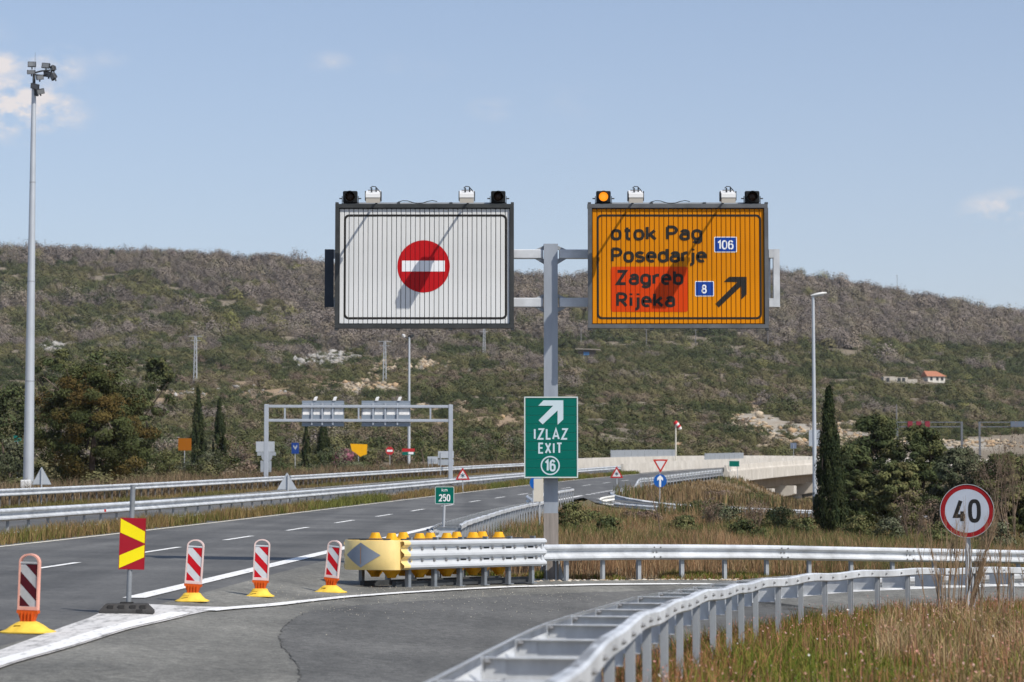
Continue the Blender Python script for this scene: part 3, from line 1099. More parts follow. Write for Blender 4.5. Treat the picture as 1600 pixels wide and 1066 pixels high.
def guardrail(label, path, side, spacing=2.0, sec=4.0, ds=.8, post_me=None, post_off=.06, double=None, group=None, name='guardrail', s_posts=0.3, prof=W_PROF, hgt=.31, both=False, bolts=False, post_top=-.02, joints=False):
    base = Vector((path[0].x, path[0].y, path[0].z - .75))
    t = thing(name, base, label, 'guardrail', group)
    L = path_len(path)
    k = 0; s = 0
    while s < L - .2:
        e = min(L, s + sec + .12)
        seg = cut(path, s, e, ds)
        lift = .0035 if k % 2 else 0.0
        seg = [p - base for p in seg]
        sweep(prof, seg, side, .004, None, -hgt / 2, lift).build('rail_beam', GALV, t)
        if both:
            sweep(prof, seg, -side, .004, None, -hgt / 2, .14 + lift).build('rail_beam', GALV, t)
        if joints and s > 0:
            for ds_ in (-.10, .10):
                p, d = station(path, s + .06 + ds_)
                n = Vector((d.y, -d.x, 0)).normalized() * side
                for dz in (-.06, -.25):
                    bo = obj_from('bolt', BOLT_ME, t, tuple(p + n * .088 - base + Vector((0, 0, dz))), math.atan2(n.y, n.x) - math.pi / 2)
                p, d = station(path, s + .06 + ds_ * .5)
                obj_from('bolt', BOLT_ME, t, tuple(p + n * .022 - base + Vector((0, 0, -.155))), math.atan2(n.y, n.x) - math.pi / 2)
        k += 1; s += sec
    s = s_posts
    while s < L:
        p, d = station(path, s)
        n = Vector((d.y, -d.x, 0)).normalized() * -side           # away from the beam's face
        yaw = math.atan2(d.y, d.x)
        off = post_off + (double or 0)
        q = p + n * off
        obj_from('post', post_me or POST_ME, t, tuple(q - base + Vector((0, 0, post_top))), yaw + (0 if side > 0 else math.pi) + random.uniform(-.05, .05))
        if double:
            sp = obj_from('spacer', SPACER_ME, t, tuple(p + n * .0 - base + Vector((0, 0, -.085))), math.atan2(n.y, n.x))
            sp.scale = (double + .02, 1, 1)
            for dz in (-.03,):
                bo = obj_from('bolt', BOLT_ME, t, tuple(p + n * .02 - base + Vector((0, 0, -.02)) - d * .03), math.atan2(n.y, n.x) - math.pi / 2)
        s += spacing
    if double:
        bp = []
        nseg = max(2, round(L / ds))
        for k in range(nseg + 1):
            p, d = station(path, L * k / nseg)
            n = Vector((d.y, -d.x, 0)).normalized() * -side
            wob = math.sin(k * ds * 2 * math.pi / spacing / 2) * .012
            bp.append(p + n * (double + post_off + .045) + Vector((0, 0, wob - .01)) - base)
        s = 0; k = 0
        while s < L - .2:
            seg = cut(bp, s, min(s + sec + .1, path_len(bp)), ds)
            sweep(S_PROF, seg, -side, .004, None, 0, .002 * (k % 2)).build('back_rail', GALV, t, True)
            s += sec; k += 1
        if bolts:
            Lb = path_len(bp); s = .35
            while s < min(Lb, 48):
                p, d = station(bp, s)
                n = Vector((d.y, -d.x, 0)).normalized() * -side
                obj_from('bolt', BOLT_ME, t, tuple(p + n * .023 + Vector((0, 0, .0))), math.atan2(n.y, n.x) - math.pi / 2)
                s += spacing / 2
    return t


near_path = smooth_path(NR, .6)
# front beam faces the ramp (left of the direction of travel)
guardrail('double galvanised guardrail with box spacers curving along the near side of the exit ramp', near_path, -1, 1.7, 4.0, .6, double=.47, bolts=True, post_top=-.03)
guardrail('long galvanised guardrail behind the exit ramp, running from the crash cushion past the dry grass', smooth_path(BR, .8), 1, 1.33, 4.0, .8, s_posts=1.0, joints=True)
gr2 = [P(676, 824, 52.5), P(690, 817, 56), P(718, 809.5, 63), P(756, 799, 73), P(795, 790.5, 85), P(834, 783, 97)] + [rp(y, 4.75, .72) for y in (104, 110, 116, 121)]
guardrail('galvanised double guardrail in the gore, behind the crash cushion and beside the carriageway', smooth_path(gr2, 1.0), -1, 1.33, 4.0, 1.0, double=.50)
med = [rp(y, -5.15, .76) for y in range(30, 226, 4)]
g_med = guardrail('galvanised guardrail along the grassy median between the two carriageways', med, 1, 2.0, 8.0, 2.0, s_posts=.6, both=True, post_off=.07)
far = [rp(y, -15.9, .76) for y in range(62, 262, 4)]
guardrail('galvanised guardrail on short brown posts along the far edge of the opposite carriageway', far, 1, 1.33, 8.0, 2.0, post_me=POST_BROWN)
# small red reflector in the median rail
r = P(161.5, 798, 66)
mbr = MB(); mbr.box((0, 0, 0), (.05, .02, .07))
pm, dm = station(med, 36)
mbr.build('reflector', mat('red_reflector', (.55, .04, .03), .3), g_med, False, tuple(Vector((r.x + .05, r.y, r.z)) - g_med.location))
# the loop at the slip road
nose = [rp(y, 4.8, .72) for y in range(226, 164, -6)] + [P(990, 762, 155), P(972, 764.5, 147), P(960, 766.5, 141.5), P(955.5, 768.5, 138.5), P(956, 771, 136.6), P(962, 773.2, 135.4), P(975, 776.5, 134.6), P(1000, 781, 134), P(1040, 786, 134), P(1085, 790, 134.5), P(1150, 793, 135.5), P(1260, 797, 138), P(1400, 800, 140)]
guardrail('guardrail bending round in a bullnose between the carriageway and the slip road', smooth_path(nose, 1.0), 1, 2.0, 6.0, 1.0)
nb = [P(960, 786, 127.5), P(990, 788.5, 126.5), P(1030, 791, 126), P(1090, 794.5, 126), P(1150, 797.5, 126), P(1280, 801, 124), P(1420, 806, 122), P(1600, 812, 120)]
t_nb = guardrail('low double guardrail along the slip road, ending in a white curved terminal', smooth_path(nb, 1.0), 1, 2.0, 6.0, 1.0, double=.5)
endp = smooth_path([P(960, 775.6, 128.6), P(948, 777.2, 128.5), P(938, 779.5, 128.2), P(936, 782, 127.9), P(942, 784.8, 127.6), P(958, 787, 127.4)], .25)
sweep(W_PROF, [p - t_nb.location for p in endp], -1, .006, None, -.1).build('end_terminal', mat('white_terminal', (.72, .71, .66), .55, 0, .1, 2), t_nb, True)

# ------------------------------------------------------------------ lit variable message panels on the mast
WHITE_S = mat('panel_white', (.64, .645, .635), .42, 0, .09, 1.2, streak=(8, 8, .6))
YELLOW_S = mat('panel_orange_yellow', (.62, .215, .0012), .45, 0, .11, 1.2, streak=(8, 8, .6))
BLACK_S = mat('print_black', (.016, .015, .014), .6, spec=.25)
RED_S = mat('print_red', (.45, .009, .012), .45)
ORANGE_S = mat('print_red_orange', (.60, .050, .003), .45)
BLUE_S = mat('print_blue', (.012, .055, .30), .45)
WHITE_P = mat('print_white', (.78, .79, .80), .45)
FRAME_D = mat('panel_frame_dark', (.055, .058, .058), .55, .35, .25, 2.2)
FRAME_G = mat('panel_frame_grey', (.13, .135, .14), .5, .4, .25, 2.2)
BLACKBOX = mat('black_housing', (.016, .017, .018), .55)
WHITEBOX = mat('white_housing', (.75, .75, .74), .5)
BEIGE = mat('beige_housing', (.42, .39, .34), .6)

YP = 46.0


def em_mat(name, col, strength):
    m = bpy.data.materials.new(name); m.use_nodes = True
    b = m.node_tree.nodes['Principled BSDF']
    b.inputs['Base Color'].default_value = (*col, 1)
    b.inputs['Emission Color'].default_value = (*col, 1)
    b.inputs['Emission Strength'].default_value = strength
    b.inputs['Roughness'].default_value = .3
    return m


def clip_to_slats(me, x_edges, gap):
    """cut flat print along the joints between slats and take out what lies over a joint"""
    bm = bmesh.new(); bm.from_mesh(me)
    xs = [v.co.x for v in bm.verts]
    lo, hi = min(xs), max(xs)
    for x in x_edges:
        for s in (-1, 1):
            xx = x + s * gap / 2
            if lo < xx < hi:
                bmesh.ops.bisect_plane(bm, geom=bm.verts[:] + bm.edges[:] + bm.faces[:], dist=1e-6, plane_co=(xx, 0, 0), plane_no=(1, 0, 0))
    kill = []
    for f in bm.faces:
        c = f.calc_center_median().x
        if any(abs(c - x) < gap / 2 for x in x_edges):
            kill.append(f)
    bmesh.ops.delete(bm, geom=kill, context='FACES')
    for f in bm.faces:
        f.normal_update()
        if f.normal.y > 0: f.normal_flip()
    bm.to_mesh(me); bm.free()
    me.update()


def prism_sign(name, label, x0, x1, y0, y1, base_mat, frame_mat, glow_left, ghost):
    A = P((x0 + x1) / 2, y1, YP)
    t = thing(name, A, label, 'road sign')
    def L(px, py):
        q = P(px, py, YP)
        return (q.x - A.x, q.z - A.z)
    w = L(x1, y1)[0] - L(x0, y1)[0]
    xl, _ = L(x0, y1); xr, zt = L(x1, y0)
    fb = .075
    # housing behind, then the four frame bars proud of it
    mb = MB(); mb.box((0, .155, zt / 2), (xr - xl - .03, .19, zt - .03))
    mb.build('cabinet', frame_mat, t)
    bars = MB()
    bars.box((0, .05, zt - fb / 2), (xr - xl, .16, fb)); bars.build('frame', frame_mat, t)
    bars = MB(); bars.box((0, .05, fb / 2), (xr - xl, .16, fb)); bars.build('frame', frame_mat, t)
    for s in (xl + fb / 2, xr - fb / 2):
        bars = MB(); bars.box((s, .05, zt / 2), (fb, .158, zt - 2 * fb - .004)); bars.build('frame', frame_mat, t)
    # slats
    gx0, gx1 = xl + fb + .004, xr - fb - .004
    n = 36
    pitch = (gx1 - gx0) / n
    sm = MB(); sm.bevbox((0, .045, 0), (pitch - .010, .05, zt - 2 * fb - .03), .007)
    sme = sm.mesh('prism_slat', base_mat)
    for k in range(n):
        o = obj_from('prism_slat', sme, t, (gx0 + pitch * (k + .5), random.uniform(-.0015, .0015), zt / 2), 0)
        o.rotation_euler = (0, random.uniform(-.0006, .0006), random.uniform(-.03, .03))
    edges = [gx0 + pitch * k for k in range(n + 1)]
    FY = .0165
    def put(mb, nm, m):
        me = mb.mesh(nm, m)
        clip_to_slats(me, edges, .008)
        return obj_from(nm, me, t)
    # black border line
    a = L(x0 + 13.5, y1 - 14); b = L(x1 - 10.5 - 0, y0 + 16)
    ro = rrect(a[0], a[1], b[0], b[1], .10); ri = rrect(a[0] + .042, a[1] + .042, b[0] - .042, b[1] - .042, .065)
    mb = MB()
    nn = len(ro)
    for i in range(nn):
        j = (i + 1) % nn
        mb.add([(ro[i][0], FY, ro[i][1]), (ro[j][0], FY, ro[j][1]), (ri[j][0], FY, ri[j][1]), (ri[i][0], FY, ri[i][1])], [(0, 1, 2, 3)])
    put(mb, 'border_line', BLACK_S)
    # foot tabs and cable duct on the top
    mb = MB()
    for f in (0.0, .35, .65, 1.0):
        mb.box((xl + .03 + (xr - xl - .06) * f, .05, -.02), (.07, .14, .036))
        mb.box((xl + .03 + (xr - xl - .06) * f, .05, zt + .018), (.06, .12, .034))
    mb.build('lug', DARK, t)
    mb = MB(); mb.box((0, .12, zt + .022), (xr - xl - .3, .05, .042)); mb.build('cable_duct', GALV2, t)
    pts = []
    for k in range(9):
        f = k / 8
        pts.append((xl + .35 * w + f * .22 * w, .03, zt + .02 + .03 * math.sin(f * 9) + .02))
    mb = MB(); mb.path(pts, .008, 5); mb.build('cable', BLACKBOX, t)
    # amber warning lamps at both ends
    for e, cx in enumerate((x0 + 24, x1 - 24.5)):
        lx = L(cx, y0)[0]
        wl = MB()
        wl.bevbox((0, 0, .125), (.28, .10, .235), .02)
        for k in range(4):
            wl.box((0, .07 + .012 * k, .06 + .04 * k), (.24, .06, .012))
        lamp = wl.build('warning_lamp', BLACKBOX, t, False, (lx, .05, zt + .012))
        ring = MB()
        ri_ = []
        for (rr, yy) in ((.098, -.05), (.104, -.11), (.094, -.112), (.088, -.052)):
            ri_.append([(math.cos(q) * rr, yy - (.05 if math.sin(q) > -.2 and rr > .09 else 0), .13 + math.sin(q) * rr) for q in [2 * math.pi * i / 24 for i in range(24)]])
        ring.loft(ri_, False, False)
        ring.build('visor', BLACKBOX, lamp, True)
        lens = MB()
        lens.loft([[(math.cos(q) * rr, yy, .13 + math.sin(q) * rr) for q in [2 * math.pi * i / 24 for i in range(24)]] for rr, yy in ((.088, -.052), (.08, -.064), (.05, -.074), (.015, -.078))], False, True)
        on = glow_left and e == 0
        lens.build('lens', em_mat('lamp_amber_lit', (1.0, .30, .015), 1.15) if on else mat('lamp_amber_dark', (.035, .018, .012), .12), lamp, True)
        br = MB()
        for s in (-1, 1):
            br.box((s * .155, .0, .07), (.012, .05, .15)); br.box((s * .18, 0, .10), (.06, .03, .02))
        br.box((0, 0, .0), (.33, .06, .012))
        br.build('bracket', DARK, lamp)
    # lighting arms reaching out over the face: each ends in a white topped lamp head
    for cx in ghost:
        lx = L(cx, y0)[0]
        ar = MB()
        ar.path([(0, .10, .03), (0, -.1, .05), (0, -.4, .055), (0, -.76, .05)], .023, 8)
        arm = ar.build('lamp_arm', GALV2, t, True, (lx, 0, zt))
        hd = MB()
        hd.loft([[(-.085, -.72, -.03), (.085, -.72, -.03), (.085, -.72, .06), (-.085, -.72, .06)],
                 [(-.128, -.80, -.06), (.128, -.80, -.06), (.128, -.80, .075), (-.128, -.80, .075)],
                 [(-.13, -1.16, -.125), (.13, -1.16, -.125), (.13, -1.16, -.03), (-.13, -1.16, -.03)]])
        head = hd.build('lamp_head', BEIGE, arm)
        hd = MB()
        hd.loft([[(-.12, -.70, .064), (.12, -.70, .064), (.12, -.70, .13), (-.12, -.70, .13)],
                 [(-.134, -.82, .079), (.134, -.82, .079), (.134, -.82, .15), (-.134, -.82, .15)],
                 [(-.134, -1.17, -.026), (.134, -1.17, -.026), (.134, -1.17, .05), (-.134, -1.17, .05)]])
        hd.build('head_cover', WHITEBOX, arm)
        kb = MB()
        for s in (-1, 1):
            kb.box((s * .145, -1.0, .02), (.016, .2, .17))
        kb.box((.0, -1.02, .13), (.20, .03, .014)); kb.tube((-.03, -1.05, .05), (-.03, -1.05, .17), .018, .014, 8); kb.tube((.05, -.98, .06), (.05, -.98, .19), .012, .012, 8)
        kb.path([(-.06, -1.0, .17), (-.02, -1.0, .205), (.04, -1.0, .20), (.11, -1.0, .12), (.13, -1.0, .06)], .009, 5)
        kb.build('clamp', DARK, arm)
    return t, L, put, FY, zt


# left: no entry
t1, L, put, FY, zt1 = prism_sign('no_entry_sign', 'wide white slatted panel with a red no entry disc', 523, 803, 319, 513, WHITE_S, FRAME_D, False, (588, 731))
c = L(661.8, 416.2); rr = abs(L(702.8, 416)[0] - c[0])
disc = [(c[0] + rr * math.cos(2 * math.pi * k / 72), c[1] + rr * math.sin(2 * math.pi * k / 72)) for k in range(72)]
put(poly_mb(disc, FY), 'red_disc', RED_S)
a = L(628, 424.2); b = L(695, 407.3)
put(poly_mb([a, (b[0], a[1]), b, (a[0], b[1])], FY - .0012), 'white_bar', WHITE_P)

# right: direction panel
t2, L, put, FY, zt2 = prism_sign('direction_sign', 'wide orange slatted direction panel reading otok Pag and Posedarje, with one lit amber lamp', 919, 1200, 319, 513, YELLOW_S, FRAME_G, True, (989, 1130))


def Z(zx, zy):     # from the enlarged crop of the photograph to sign coordinates
    return L(860 + zx / 4.4444, 280 + zy / 4.4444)


def word(s, x0, x1, base, top, m, nm='letter', t=.195, y=None, gap=.26):
    a = Z(x0, base); b = Z(x1, top)
    for q in text_letters(s, a[0], b[0], a[1], b[1], t, gap):
        put(quads_mb(q, FY - .0020 if y is None else y), nm, m)


a = Z(420, 922); b = Z(955, 607)
put(poly_mb(rrect(a[0], a[1], b[0], b[1], .05), FY), 'red_orange_field', ORANGE_S)
word('otok', 420, 738, 426, 321, BLACK_S)
word('Pag', 803, 1056, 426, 321, BLACK_S)
word('Posedarje', 420, 1086, 580, 474, BLACK_S, gap=.24)
word('Zagreb', 456, 925, 736, 630, BLACK_S)
word('Rijeka', 456, 866, 890, 785, BLACK_S)
for (x0, y0, x1, y1, s, tx0, tx1, tb, tt) in ((1138, 400, 1295, 508, '106', 1160, 1272, 488, 424), (1005, 708, 1136, 814, '8', 1050, 1086, 794, 732)):
    a = Z(x0, y1); b = Z(x1, y0)
    put(poly_mb(rrect(a[0], a[1], b[0], b[1], .02), FY - .0012), 'number_plate', WHITE_P)
    e = .014
    put(poly_mb(rrect(a[0] + e, a[1] + e, b[0] - e, b[1] - e, .014), FY - .0024), 'number_plate', BLUE_S)
    word(s, tx0, tx1, tb, tt, WHITE_P, 'digit', .16, FY - .004)
arrow = [Z(*q) for q in [(1145, 866), (1170, 891), (1326, 742), (1326, 836), (1363, 800), (1363, 678), (1242, 678), (1204, 714), (1299, 714)]]
put(poly_mb(arrow, FY - .0012), 'arrow', BLACK_S)

# ------------------------------------------------------------------ the mast that carries the panels
base = P(861, 893, 46.75)
base.z = gz(base.x, base.y)
mast = thing('sign_mast', base, 'galvanised T-shaped steel mast with cross arms carrying the two slatted panels', 'sign post')
top = P(861, 383, 46.75).z - base.z
mb = MB()
w_, d_w = .268, .24
for (cx, cy, sx, sy) in ((0, -d_w / 2, w_, .02), (0, d_w / 2, w_, .02), (-w_ / 2 + .01, 0, .02, d_w - .022), (w_ / 2 - .01, 0, .02, d_w - .022)):
    mb.box((cx, cy, (top - .2) / 2), (sx, sy, top + .2))
mb.box((0, 0, top + .006), (w_ + .01, d_w + .02, .012))
mb.build('post', mat('post_zinc', (.34, .37, .41), .5, .35, .14, 1.5, 0, 20, streak=(3, 3, .5)), mast)
hs = P(861, 802, 46.75).z - base.z
mb = MB()
mb.box((0, 0, hs / 2 - .1), (w_ + .012, d_w + .034, hs + .2))
sleeve = mb.build('base_sleeve', mat('weathered_sleeve', (.26, .23, .205), .8, 0, .3, 2.5, streak=(4, 4, .4)), mast)
mb = MB()
for s in (-1, 1):
    mb.prism([(s * .145, -.2), (s * .30, -.2), (s * .145, .42)], -.012, .012)
    mb.box((s * .09, -.16, .1), (.025, .05, .75))
mb.build('gusset', GALV2, mast)
for (ya, yb) in ((390.5, 404.5), (466, 480.5)):
    za = P(861, yb, 46.75).z - base.z; zb = P(861, ya, 46.75).z - base.z
    for (xa, xb) in ((800, 848.5), (873.5, 922)):
        X0 = P(xa, 400, 46.75).x - base.x; X1 = P(xb, 400, 46.75).x - base.x
        mb = MB(); mb.bevbox(((X0 + X1) / 2, 0, (za + zb) / 2), (X1 - X0, .15, zb - za), .012)
        arm = mb.build('cross_arm', GALV, mast)
    # rear length of the arm behind each panel
    for (xa, xb) in ((512, 800), (922, 1205)):
        X0 = P(xa, 400, 46.75).x - base.x; X1 = P(xb, 400, 46.75).x - base.x
        mb = MB(); mb.box(((X0 + X1) / 2, 0, (za + zb) / 2), (X1 - X0 - .01, .14, zb - za - .01)); mb.build('cross_arm', GALV, mast)
    for s in (-1, 1):
        zc = (za + zb) / 2; hh = (zb - za) / 2
        mb = MB()
        mb.prism([(s * .136, zc + hh + .002), (s * .30, zc + hh + .002), (s * .136, zc + hh + .075)], -.05, .05)
        mb.prism([(s * .136, zc - hh - .002), (s * .30, zc - hh - .002), (s * .136, zc - hh - .10)], -.05, .05)
        mb.build('gusset', GALV2, mast)
# end plates: a closed dark one at the far left, an open bracket at the far right
za = P(861, 480.5, 46.75).z - base.z; zb = P(861, 390.5, 46.75).z - base.z
X0 = P(508, 400, 46.75).x - base.x; X1 = P(522, 400, 46.75).x - base.x
mb = MB(); mb.box(((X0 + X1) / 2, -.09, (za + zb) / 2), (X1 - X0, .02, zb - za)); mb.box((X0 + .01, 0, (za + zb) / 2), (.02, .155, zb - za + .004))
mb.build('end_plate', mat('dark_plate', (.055, .065, .08), .55, .3, .15, 2), mast)
X0 = P(1202, 400, 46.75).x - base.x; X1 = P(1217, 400, 46.75).x - base.x
mb = MB()
mb.box((X1 - .06, -.05, (za + zb) / 2), (.12, .16, zb - za)); mb.box((X0 + .03, -.05, zb - .085), (.10, .155, .165)); mb.box((X0 + .03, -.05, za + .085), (.10, .155, .165))
mb.box((X0 + .0, -.02, (za + zb) / 2), (.03, .05, zb - za - .33))
mb.build('end_plate', GALV, mast)
# clamps hold the panels to the arms
for cx in (560, 660, 765, 958, 1060, 1162):
    for yy in (397, 473):
        q = P(cx, yy, 46.55) - base
        mb = MB(); mb.box((0, 0, 0), (.05, .24, .20)); mb.build('clamp', GALV2, mast, False, tuple(q + Vector((0, -.03, 0))))

# ------------------------------------------------------------------ green exit sign on the mast
YE = 46.35
A = P(860.5, 747, YE)
ex = thing('exit_sign', A, 'green plank sign reading IZLAZ EXIT 16 with white arrow on the sign mast', 'road sign')


def LE(px, py):
    q = P(px, py, YE)
    return (q.x - A.x, q.z - A.z)


def ZE(zx, zy):
    return LE(780 + zx / 3.806, 600 + zy / 3.806)


GREEN = mat('sign_green', (.0012, .124, .094), .42, 0, .05, 2)
xl, zb_ = LE(819, 747); xr, zt_ = LE(903, 620)
e = .022
n = 9
ph = (zt_ - 2 * e) / n
for k in range(n):
    mb = MB(); mb.bevbox((0, 0.0, 0), (xr - xl - 2 * e, .025, ph - .004), .004)
    mb.build('sign_plank', GREEN, ex, False, ((xl + xr) / 2, .004 + random.uniform(-.001, .001), e + ph * (k + .5)))
mb = MB(); mb.box(((xl + xr) / 2, .03, zt_ / 2), (xr - xl - .02, .02, zt_ - .02)); mb.build('back_sheet', GALV2, ex)
for (c_, s_) in ((((xl + xr) / 2, .012, e / 2), (xr - xl, .06, e)), (((xl + xr) / 2, .012, zt_ - e / 2), (xr - xl, .06, e)),
                 ((xl + e / 2, .012, zt_ / 2), (e, .058, zt_ - 2 * e - .002)), ((xr - e / 2, .012, zt_ / 2), (e, .058, zt_ - 2 * e - .002))):
    mb = MB(); mb.box(c_, s_); mb.build('frame', mat('frame_pale', (.55, .62, .60), .5), ex)
FE = -.0135
WHITE_B = mat('reflective_blue_white', (.52, .62, .66), .45)
poly_mb([ZE(*q) for q in [(233, 130), (263, 98), (381, 98), (381, 212), (347, 243), (347, 158), (258, 241), (234, 217), (321, 130)]], FE).build('arrow', WHITE_B, ex)
for s, x0, x1, b, t in (('IZLAZ', 203, 409, 332, 264), ('EXIT', 232, 376, 415, 349), ('16', 270, 336, 521, 450)):
    a = ZE(x0, b); c = ZE(x1, t)
    for q in text_letters(s, a[0], c[0], a[1], c[1], .155 if s != '16' else .17, .30):
        quads_mb(q, FE).build('digit' if s == '16' else 'letter', WHITE_B, ex)
cx, cz = ZE(303.5, 485.5); ro = ZE(360.5, 485)[0] - cx; ri = ro - .026
mb = MB()
for k in range(48):
    a0, a1 = 2 * math.pi * k / 48, 2 * math.pi * (k + 1) / 48
    mb.add([(cx + r_ * math.cos(q), FE, cz + r_ * math.sin(q)) for r_, q in ((ro, a0), (ro, a1), (ri, a1), (ri, a0))], [(0, 1, 2, 3)])
mb.build('number_ring', WHITE_B, ex)
for zc in (.25, .78, 1.3):
    mb = MB(); mb.box((.0, .115, zc), (.34, .15, .05)); mb.build('clamp', GALV2, ex)

# ------------------------------------------------------------------ delineator panels
PINK = mat('panel_frame_plastic', (.74, .56, .52), .5, 0, .08, 6)
PINKD = mat('panel_frame_plastic_salmon', (.74, .37, .29), .5, 0, .12, 6)
ORPL = mat('orange_rubber', (.60, .10, .015), .55, 0, .1, 8)
YBASE = mat('yellow_base_plastic', (.74, .50, .07), .55, 0, .22, 6)
REDR = mat('reflective_red', (.50, .010, .018), .4, 0, .12, 7)
REDD = mat('dark_maroon_red', (.075, .010, .016), .45, 0, .15, 8)  # darker maroon, for the nearest delineator only
SILV = mat('reflective_white', (.58, .60, .62), .4, 0, .10, 7)
SILVD = mat('greyish_white', (.42, .42, .42), .5, 0, .2, 8)  # greyer white, for the nearest delineator only


def delineator(px, py, Y, label, frame_m, red_m, white_m, lean, yaw, bscale=1.0, hscale=1.0):
    g = P(px, py, Y)
    t = thing('delineator_panel', (g.x, g.y, gz(g.x, g.y) + .004), label, 'delineator', 'red and white delineator panels standing in the gore', yaw)
    # foot: a low four sided dome with a flat rim
    mb = MB()
    rings = []
    for (r_, z) in ((.30 * bscale, .0), (.30 * bscale, .012), (.23 * bscale, .035), (.165 * bscale + .01, .075), (.11, .11), (.085, .118)):
        ring = []
        for k in range(16):
            q = 2 * math.pi * (k + .5) / 16
            e = 3.2
            ring.append((r_ * math.copysign(abs(math.cos(q)) ** (2 / e), math.cos(q)), .75 * r_ * math.copysign(abs(math.sin(q)) ** (2 / e), math.sin(q)), z))
        rings.append(ring)
    mb.loft(rings)
    base = mb.build('base', YBASE, t, True)
    mb = MB(); mb.box((-.06, -.128, .078), (.075, .012, .008), 0, Matrix.Rotation(0, 4, 'Z')); mb.build('moulded_mark', mat('moulded_dark_yellow', (.42, .24, .02), .6), base)  # small raised bar in a darker yellow on the foot
    R = Matrix.Rotation(lean, 4, 'Y')
    mb = MB()
    sec = [(.085, .10), (.075, .13), (.10, .20), (.118, .205), (.118, .235), (-.118, .235), (-.118, .205), (-.10, .20), (-.075, .13), (-.085, .10)]
    mb.prism(sec, -.035, .035)
    for k in (-.06, -.02, .02, .06):
        mb.box((k, -.043, .165), (.012, .016, .10))
    mb.v = [tuple(R @ Vector(v)) for v in mb.v]
    mb.build('flexible_foot', ORPL, t)
    W, H0, H1 = .114, .238, .835 * hscale
    # frame with rounded top and hand hole
    mb = MB()
    outer = [(-W, H0), (W, H0), (W, H1 - .09)] + arc(0, H1 - .09, W, .09, 0, 180, 12) + [(-W, H1 - .09)]
    inner = [(-W + .016, H0 + .035), (W - .016, H0 + .035), (W - .016, H1 - .092)] + arc(0, H1 - .092, W - .016, .074, 0, 180, 12) + [(-W + .016, H1 - .092)]
    n = len(outer)
    mb.loft([[(x, -.03, z) for x, z in outer], [(x, .03, z) for x, z in outer], [(x, .03, z) for x, z in inner], [(x, -.03, z) for x, z in inner], [(x, -.03, z) for x, z in outer]], False, False)
    mb.v = [tuple(R @ Vector(v)) for v in mb.v]
    fr = mb.build('frame', frame_m, t, True)
    hz = H1 - .10
    mb = MB(); mb.box((0, 0, (H0 + hz) / 2 + .016), (2 * W - .036, .036, hz - H0 - .032)); mb.box((0, 0, hz + .004), (2 * W - .03, .05, .018))
    mb.v = [tuple(R @ Vector(v)) for v in mb.v]
    pn = mb.build('panel', white_m, t)
    # red diagonal bands, falling to the right
    x0, x1, z0, z1 = -W + .02, W - .02, H0 + .04, hz - .012
    hgt = z1 - z0
    def band(a, b):
        # a,b: heights on the left edge (0..1) of the band's edges; slope down to the right
        sl = .42
        pl = []
        poly = [(x0, z0 + a * hgt), (x1, z0 + (a - sl) * hgt), (x1, z0 + (b - sl) * hgt), (x0, z0 + b * hgt)]
        # clip to the plate
        def clip(poly, zc, up):
            out = []
            for i in range(len(poly)):
                p, q = poly[i - 1], poly[i]
                ip = p[1] >= zc if up else p[1] <= zc; iq = q[1] >= zc if up else q[1] <= zc
                if ip != iq:
                    f = (zc - p[1]) / (q[1] - p[1]); out.append((p[0] + (q[0] - p[0]) * f, zc))
                if iq: out.append(q)
            return out
        poly = clip(clip(poly, z0, True), z1, False)
        return poly
    for a, b in ((-.1, .26), (.54, .82), (1.12, 1.5)):
        pl = band(a, b)
        if len(pl) >= 3:
            mb = MB(); mb.add([(x, -.0195, z) for x, z in pl], [tuple(range(len(pl)))])
            mb.v = [tuple(R @ Vector(v)) for v in mb.v]
            mb.build('red_stripe', red_m, t)
    return t


delineator(43, 988, 25.8, 'dark striped delineator in a salmon frame on a flat yellow base, nearest the camera', PINKD, REDD, SILVD, .025, -.22, .97)
delineator(300, 949, 32.8, 'bright red and white delineator just right of the yellow and red chevron sign', PINK, REDR, SILV, .06, -.05, .76)
delineator(406, 938.5, 35.4, 'red and white delineator midway between the chevron sign and the crash cushion', PINK, REDR, SILV, .04, -.02, .70)
delineator(516, 926.5, 38.8, 'leaning red and white delineator in front of the crash cushion nose', PINK, REDR, SILV, .10, -.32, .88)

# ------------------------------------------------------------------ yellow and red chevron board
g = P(198, 967, 29.6)
cv = thing('chevron_sign', (g.x, g.y, gz(g.x, g.y) + .01), 'small yellow and dark red chevron board on a grey pole in a black rubber block', 'road sign', None, .10)
RUB = mat('black_rubber', (.055, .053, .052), .8, 0, .2, 9, .3, 60)
mb = MB()
mb.loft([[(-.33, -.17, 0), (.33, -.17, 0), (.33, .17, 0), (-.33, .17, 0)], [(-.325, -.165, .035), (.325, -.165, .035), (.325, .165, .035), (-.325, .165, .035)],
         [(-.25, -.10, .115), (.25, -.10, .115), (.25, .10, .115), (-.25, .10, .115)], [(-.235, -.09, .118), (.235, -.09, .118), (.235, .09, .118), (-.235, .09, .118)]])
blk = mb.build('rubber_base', RUB, cv)
mb = MB()
for x in (-.19, -.06, .08, .2):
    mb.box((x, -.135, .075), (.07, .03, .05))
mb.box((.16, -.158, .025), (.07, .03, .05)); mb.box((0, 0, .125), (.16, .1, .02))
mb.build('moulded_rib', mat('black_rubber_rib', (.035, .034, .034), .85), blk)
mb = MB(); mb.tube((0.02, 0, .10), (.058, 0, 1.55), .031, .031, 16); mb.tube((.058, 0, 1.55), (.0582, 0, 1.556), .033, .033, 16)
mb.build('pole', mat('pole_zinc', (.27, .285, .30), .5, .4, .15, 5), cv, True)
pnl = Matrix.Translation((.037, -.04, .0)) @ Matrix.Rotation(.026, 4, 'Y')
